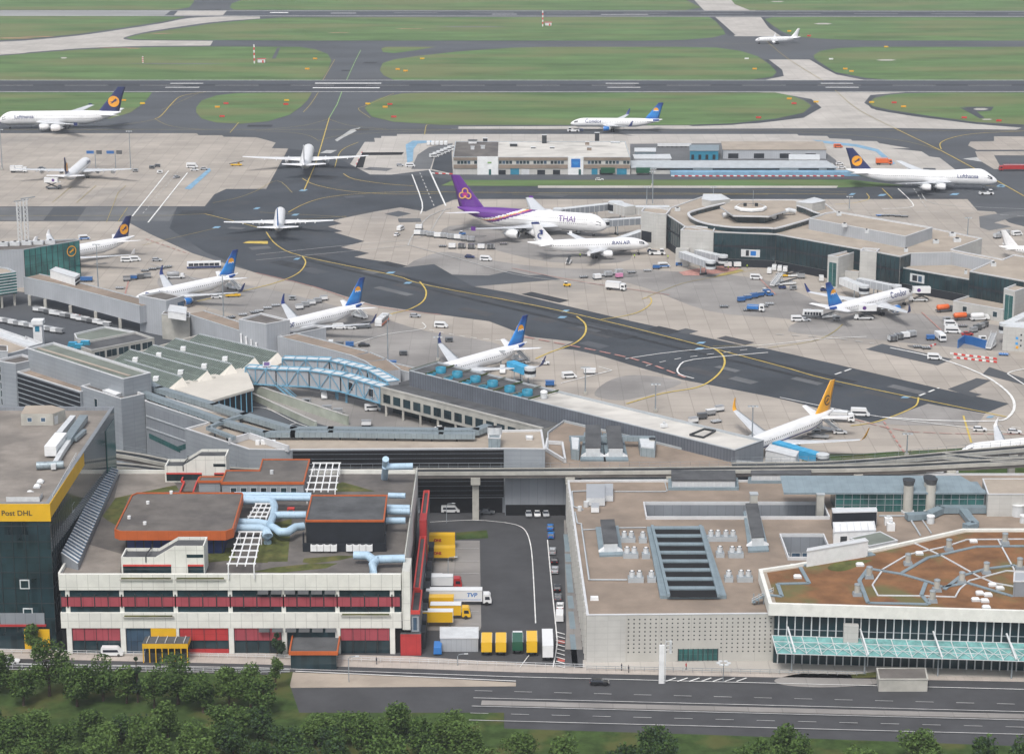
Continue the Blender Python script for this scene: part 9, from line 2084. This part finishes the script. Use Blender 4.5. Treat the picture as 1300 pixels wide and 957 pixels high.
for a in (('lamp mast at the far left edge of the upper apron',3,216,165),('lamp mast on the upper left apron beside the grey box',166,217,167),('lamp mast in front of the green glass gate block',125,369,311),('lamp mast beside the nearer gate tower at the pier',284,406,350),('tall lamp mast right of the middle pier airliner',492.5,464,400),('thin mast before the nose of the rooftop fan airliner',556,458,428),('thin mast with lamp at the tail of the rooftop fan airliner',636,470,446),('lamp mast at the left end of the pale hall roof',743,501,467),('lamp mast behind the middle of the pale hall roof',832,523,488),('lamp mast at the right end of the long grey hall',954,585,516),('short twin headed lamp mast on the grass above the track',1151,579,551),('tall mast behind the concourse at the left gate tower',828.5,261,215),('shorter mast behind the concourse at the left gate tower',821,262,238),('mast behind the middle gate tower of the concourse',871,287,258),('mast behind the round hall on the taxiway side',905.5,255,238),('mast on the far right tan roof of the concourse',1228,303,277),('mast in front of the right concourse block',1291,360,336),('mast right of the round hall behind the roof tower',1078,268,250),('mast before the cargo shed at the grass strip',828,236,218)): mast(*a)
def signp(label,u,v0,v1):
 x,y=P2(u,v0);h=HT(u,v0,v1);d=thing('stand_sign',label,'sign post',(x,y,.1));mb=MB();mb.tube([(0,0,0),(0,0,h)],.2,'steel_grey',8);mb.build('pole',d);mb=MB();mb.box((-2.6,0,h-.3),(4,.3,1.6),'cart_blue');mb.build('sign_panel',d);mb=MB();mb.box((2.2,0,h-.3),(3,.4,2),'crate_dark');mb.build('sign_panel',d)
signp('blue and dark stand sign left of a pair on the upper left apron',121.5,213,193);signp('blue and dark stand sign right of a pair on the upper left apron',147,214,193)
for nm,u,r in (('left lattice mast of the twin gantry behind the green glass gate block',26,0),('right lattice mast of the twin gantry behind the green glass gate block',34.5,0)):
 x,y=P2(u,306);h=HT(u,306,256-(u-26)*.4);d=thing('lattice_mast',nm,'mast',(x,y,0))
 for sx in (-.8,.8):
  for sy in (-.8,.8): mb=MB();mb.bar((sx,sy,0),(sx,sy,h),.22,.22,'metal_light');mb.build('leg',d)
 n=10
 for k in range(n):
  z0,z1=h*k/n,h*(k+1)/n;mb=MB();mb.bar((-.8,-.8,z0),(.8,-.8,z1),.14,.14,'metal_light');mb.bar((.8,-.8,z0),(-.8,-.8,z1),.14,.14,'metal_light');mb.build('lattice',d)
 mb=MB();mb.bar((-2,0,h),(4,3,h+.4),.4,.4,'steel_grey');mb.build('floodlight_arm',d)
d=thing('sign_pylon','white slanted sign pylon with lamp arms on the road by the perforated wall','pylon',(*P2(839,868),.1));mb=MB();mb.prism([(-.5,0),(.7,0),(.7,.4),(-.5,.4)],0,9.4,'metal_white');mb.build('panel',d);mb=MB();mb.bar((.9,.2,0),(1.0,.2,10.6),.18,.18,'metal_light');mb.build('pole',d)
for z in (8.2,9.2,10.2): mb=MB();mb.bar((1,.2,z),(2.0,.2,z+.1),.12,.12,'metal_light');mb.box((2.1,.2,z-.3),(.5,.3,1.1),'metal_light');mb.build('lamp_arm',d)
d=thing('canopy_lamp','post lamp with four pale round shades in front of the perforated wall','street lamp',(*P2(918,866),.1));mb=MB();mb.tube([(0,0,0),(0,0,4.6)],.09,'steel_grey',8);mb.build('pole',d)
for k in range(6):
 a=k*1.047;mb=MB();mb.cyl((1.2*math.cos(a),1.2*math.sin(a)),.5,4.6,4.75,'metal_light',12);mb.build('lamp_shade',d)
def lamp(label,u,v0,v1):
 x,y=P2(u,v0);h=HT(u,v0,v1);d=thing('street_lamp',label,'street lamp',(x,y,.1));mb=MB();mb.tube([(0,0,0),(0,0,h-.4),(.3,0,h),(1.6,0,h+.2)],.1,'steel_grey',8);mb.build('pole',d);mb=MB();mb.box((2.0,0,h+.2),(.9,.35,.15),'metal_light');mb.build('lamp_head',d)
lamp('street lamp on the road below the dark canopy',443,866,834);lamp('dark street lamp standing in the truck yard before the swap bodies',569,732,708);lamp('street lamp on the pavement at the truck yard gate',581,845,831);lamp('street lamp by the underpass on the truck yard road',567,664,640)
i=0
for lb,u,v,m in (('orange board left of the big jet tail',157,129,'jet_retro'),('yellow marker at the grass edge by the big jet tail',181,133,'car_yellow'),('orange board on the oval grass field',276,137.5,'jet_retro'),('red board upper on the oval grass field',287,133,'barrier_red'),('red board lower on the oval grass field',282,149.5,'barrier_red'),('yellow board at the right tip of the oval grass field',364,129,'car_yellow'),('red board at the right of the oval grass field',363,134,'barrier_red'),('orange board at the left tip of the long middle grass field',489,137.5,'jet_retro'),('red board at the left of the long middle grass field',495,134,'barrier_red'),('red board at the lower left of the long middle grass field',500,150,'barrier_red'),('yellow board at the tip of the long middle grass field',467,133.5,'car_yellow'),('orange board on the upper middle grass field, upper of pair',505,89.5,'jet_retro'),('orange board on the upper middle grass field, lower of pair',515,91.5,'jet_retro'),('yellow board at the top edge of the upper middle grass field',536,76,'car_yellow'),('orange board on the upper left grass field near the crossing',390,89,'jet_retro'),('orange board at the upper left grass field tip',400,76,'jet_retro'),('orange board at the right end of the upper middle grass field',958,89,'jet_retro'),('white board at the right end of the upper middle grass field',948,76,'car_white'),('red board at the right end of the long middle grass field',963,151,'barrier_red'),('orange board near the right tip of the long middle grass field',1002,127,'jet_retro'),('red board near the right tip of the long middle grass field',1008,133,'barrier_red'),('yellow board at the dark shoulder tip of the crossing',1036,131,'car_yellow'),('yellow board at the left tip of the right grass field',1106.5,131.5,'car_yellow'),('red board at the left of the right grass field',1135,132,'barrier_red'),('orange board at the left of the right grass field',1147,137,'jet_retro'),('red board in the middle of the right grass field',1224,151,'barrier_red'),('red board near the right edge of the right grass field',1268,155,'barrier_red'),('white board on the upper right grass field',1055,76.5,'car_white'),('orange board on the upper right grass field, left',1073,89,'jet_retro'),('orange board on the upper right grass field, right',1081,92,'jet_retro'),('yellow board at the top of the upper right grass field',1125,61,'car_yellow'),('orange board beside the small white jet',1002,41,'jet_retro'),('red board right of the small white jet',1027,47,'barrier_red')):
 x,y=P2(u,v);d=thing('taxiway_sign',lb,'sign board',(x,y,.08));mb=MB();mb.box((0,0,.8),(3.2,.35,1.1),m);mb.build('panel',d)
 for s in (-1.4,1.4): mb=MB();mb.box((s,0,.15),(.15,.15,.3),'metal_dark');mb.build('leg',d)
for lb,u,v0,v1 in (('red and white lattice antenna mast on the upper left grass field',323,81,57),('red and white antenna mast on the far middle grass field',689,34,14),('small red and white antenna on the upper left grass field',181.5,80,72)):
 x,y=P2(u,v0);h=HT(u,v0,v1);d=thing('antenna_mast',lb,'antenna mast',(x,y,.08))
 for k in range(7): mb=MB();mb.box((0,0,h*(k+.5)/7),(1.0,.6,h/7),'barrier_red' if k%2 else 'car_white');mb.build('segment',d)
for lb,u,v in (('red and white antenna hut on the upper left grass field',332,80),('red and white antenna hut on the far middle grass field',696,33)):
 x,y=P2(u,v);d=thing('antenna_hut',lb,'hut',(x,y,.08));mb=MB();mb.box((0,0,1.4),(5.5,3,2.4),'car_white');mb.build('wall',d);mb=MB();mb.box((0,0,2.95),(6.8,3.3,.3),'barrier_red');mb.build('roof',d);mb=MB();mb.box((1.2,-1.53,1),(1.2,.06,2),'barrier_red');mb.build('door',d)
m=bpy.data.materials.new('haze');m.use_nodes=True;nt=m.node_tree
nt.nodes.remove(nt.nodes['Principled BSDF']);pv=nt.nodes.new('ShaderNodeVolumePrincipled')
pv.inputs['Color'].default_value=(.86,.92,1,1);pv.inputs['Density'].default_value=.000085;pv.inputs['Anisotropy'].default_value=0
nt.links.new(pv.outputs[0],[n for n in nt.nodes if n.type=='OUTPUT_MATERIAL'][0].inputs['Volume'])
MT['haze']=m
mb=MB();mb.box((0,7700,102.4),(18200,16800,206.9),'haze');o=mb.build('haze');o['kind']='stuff'
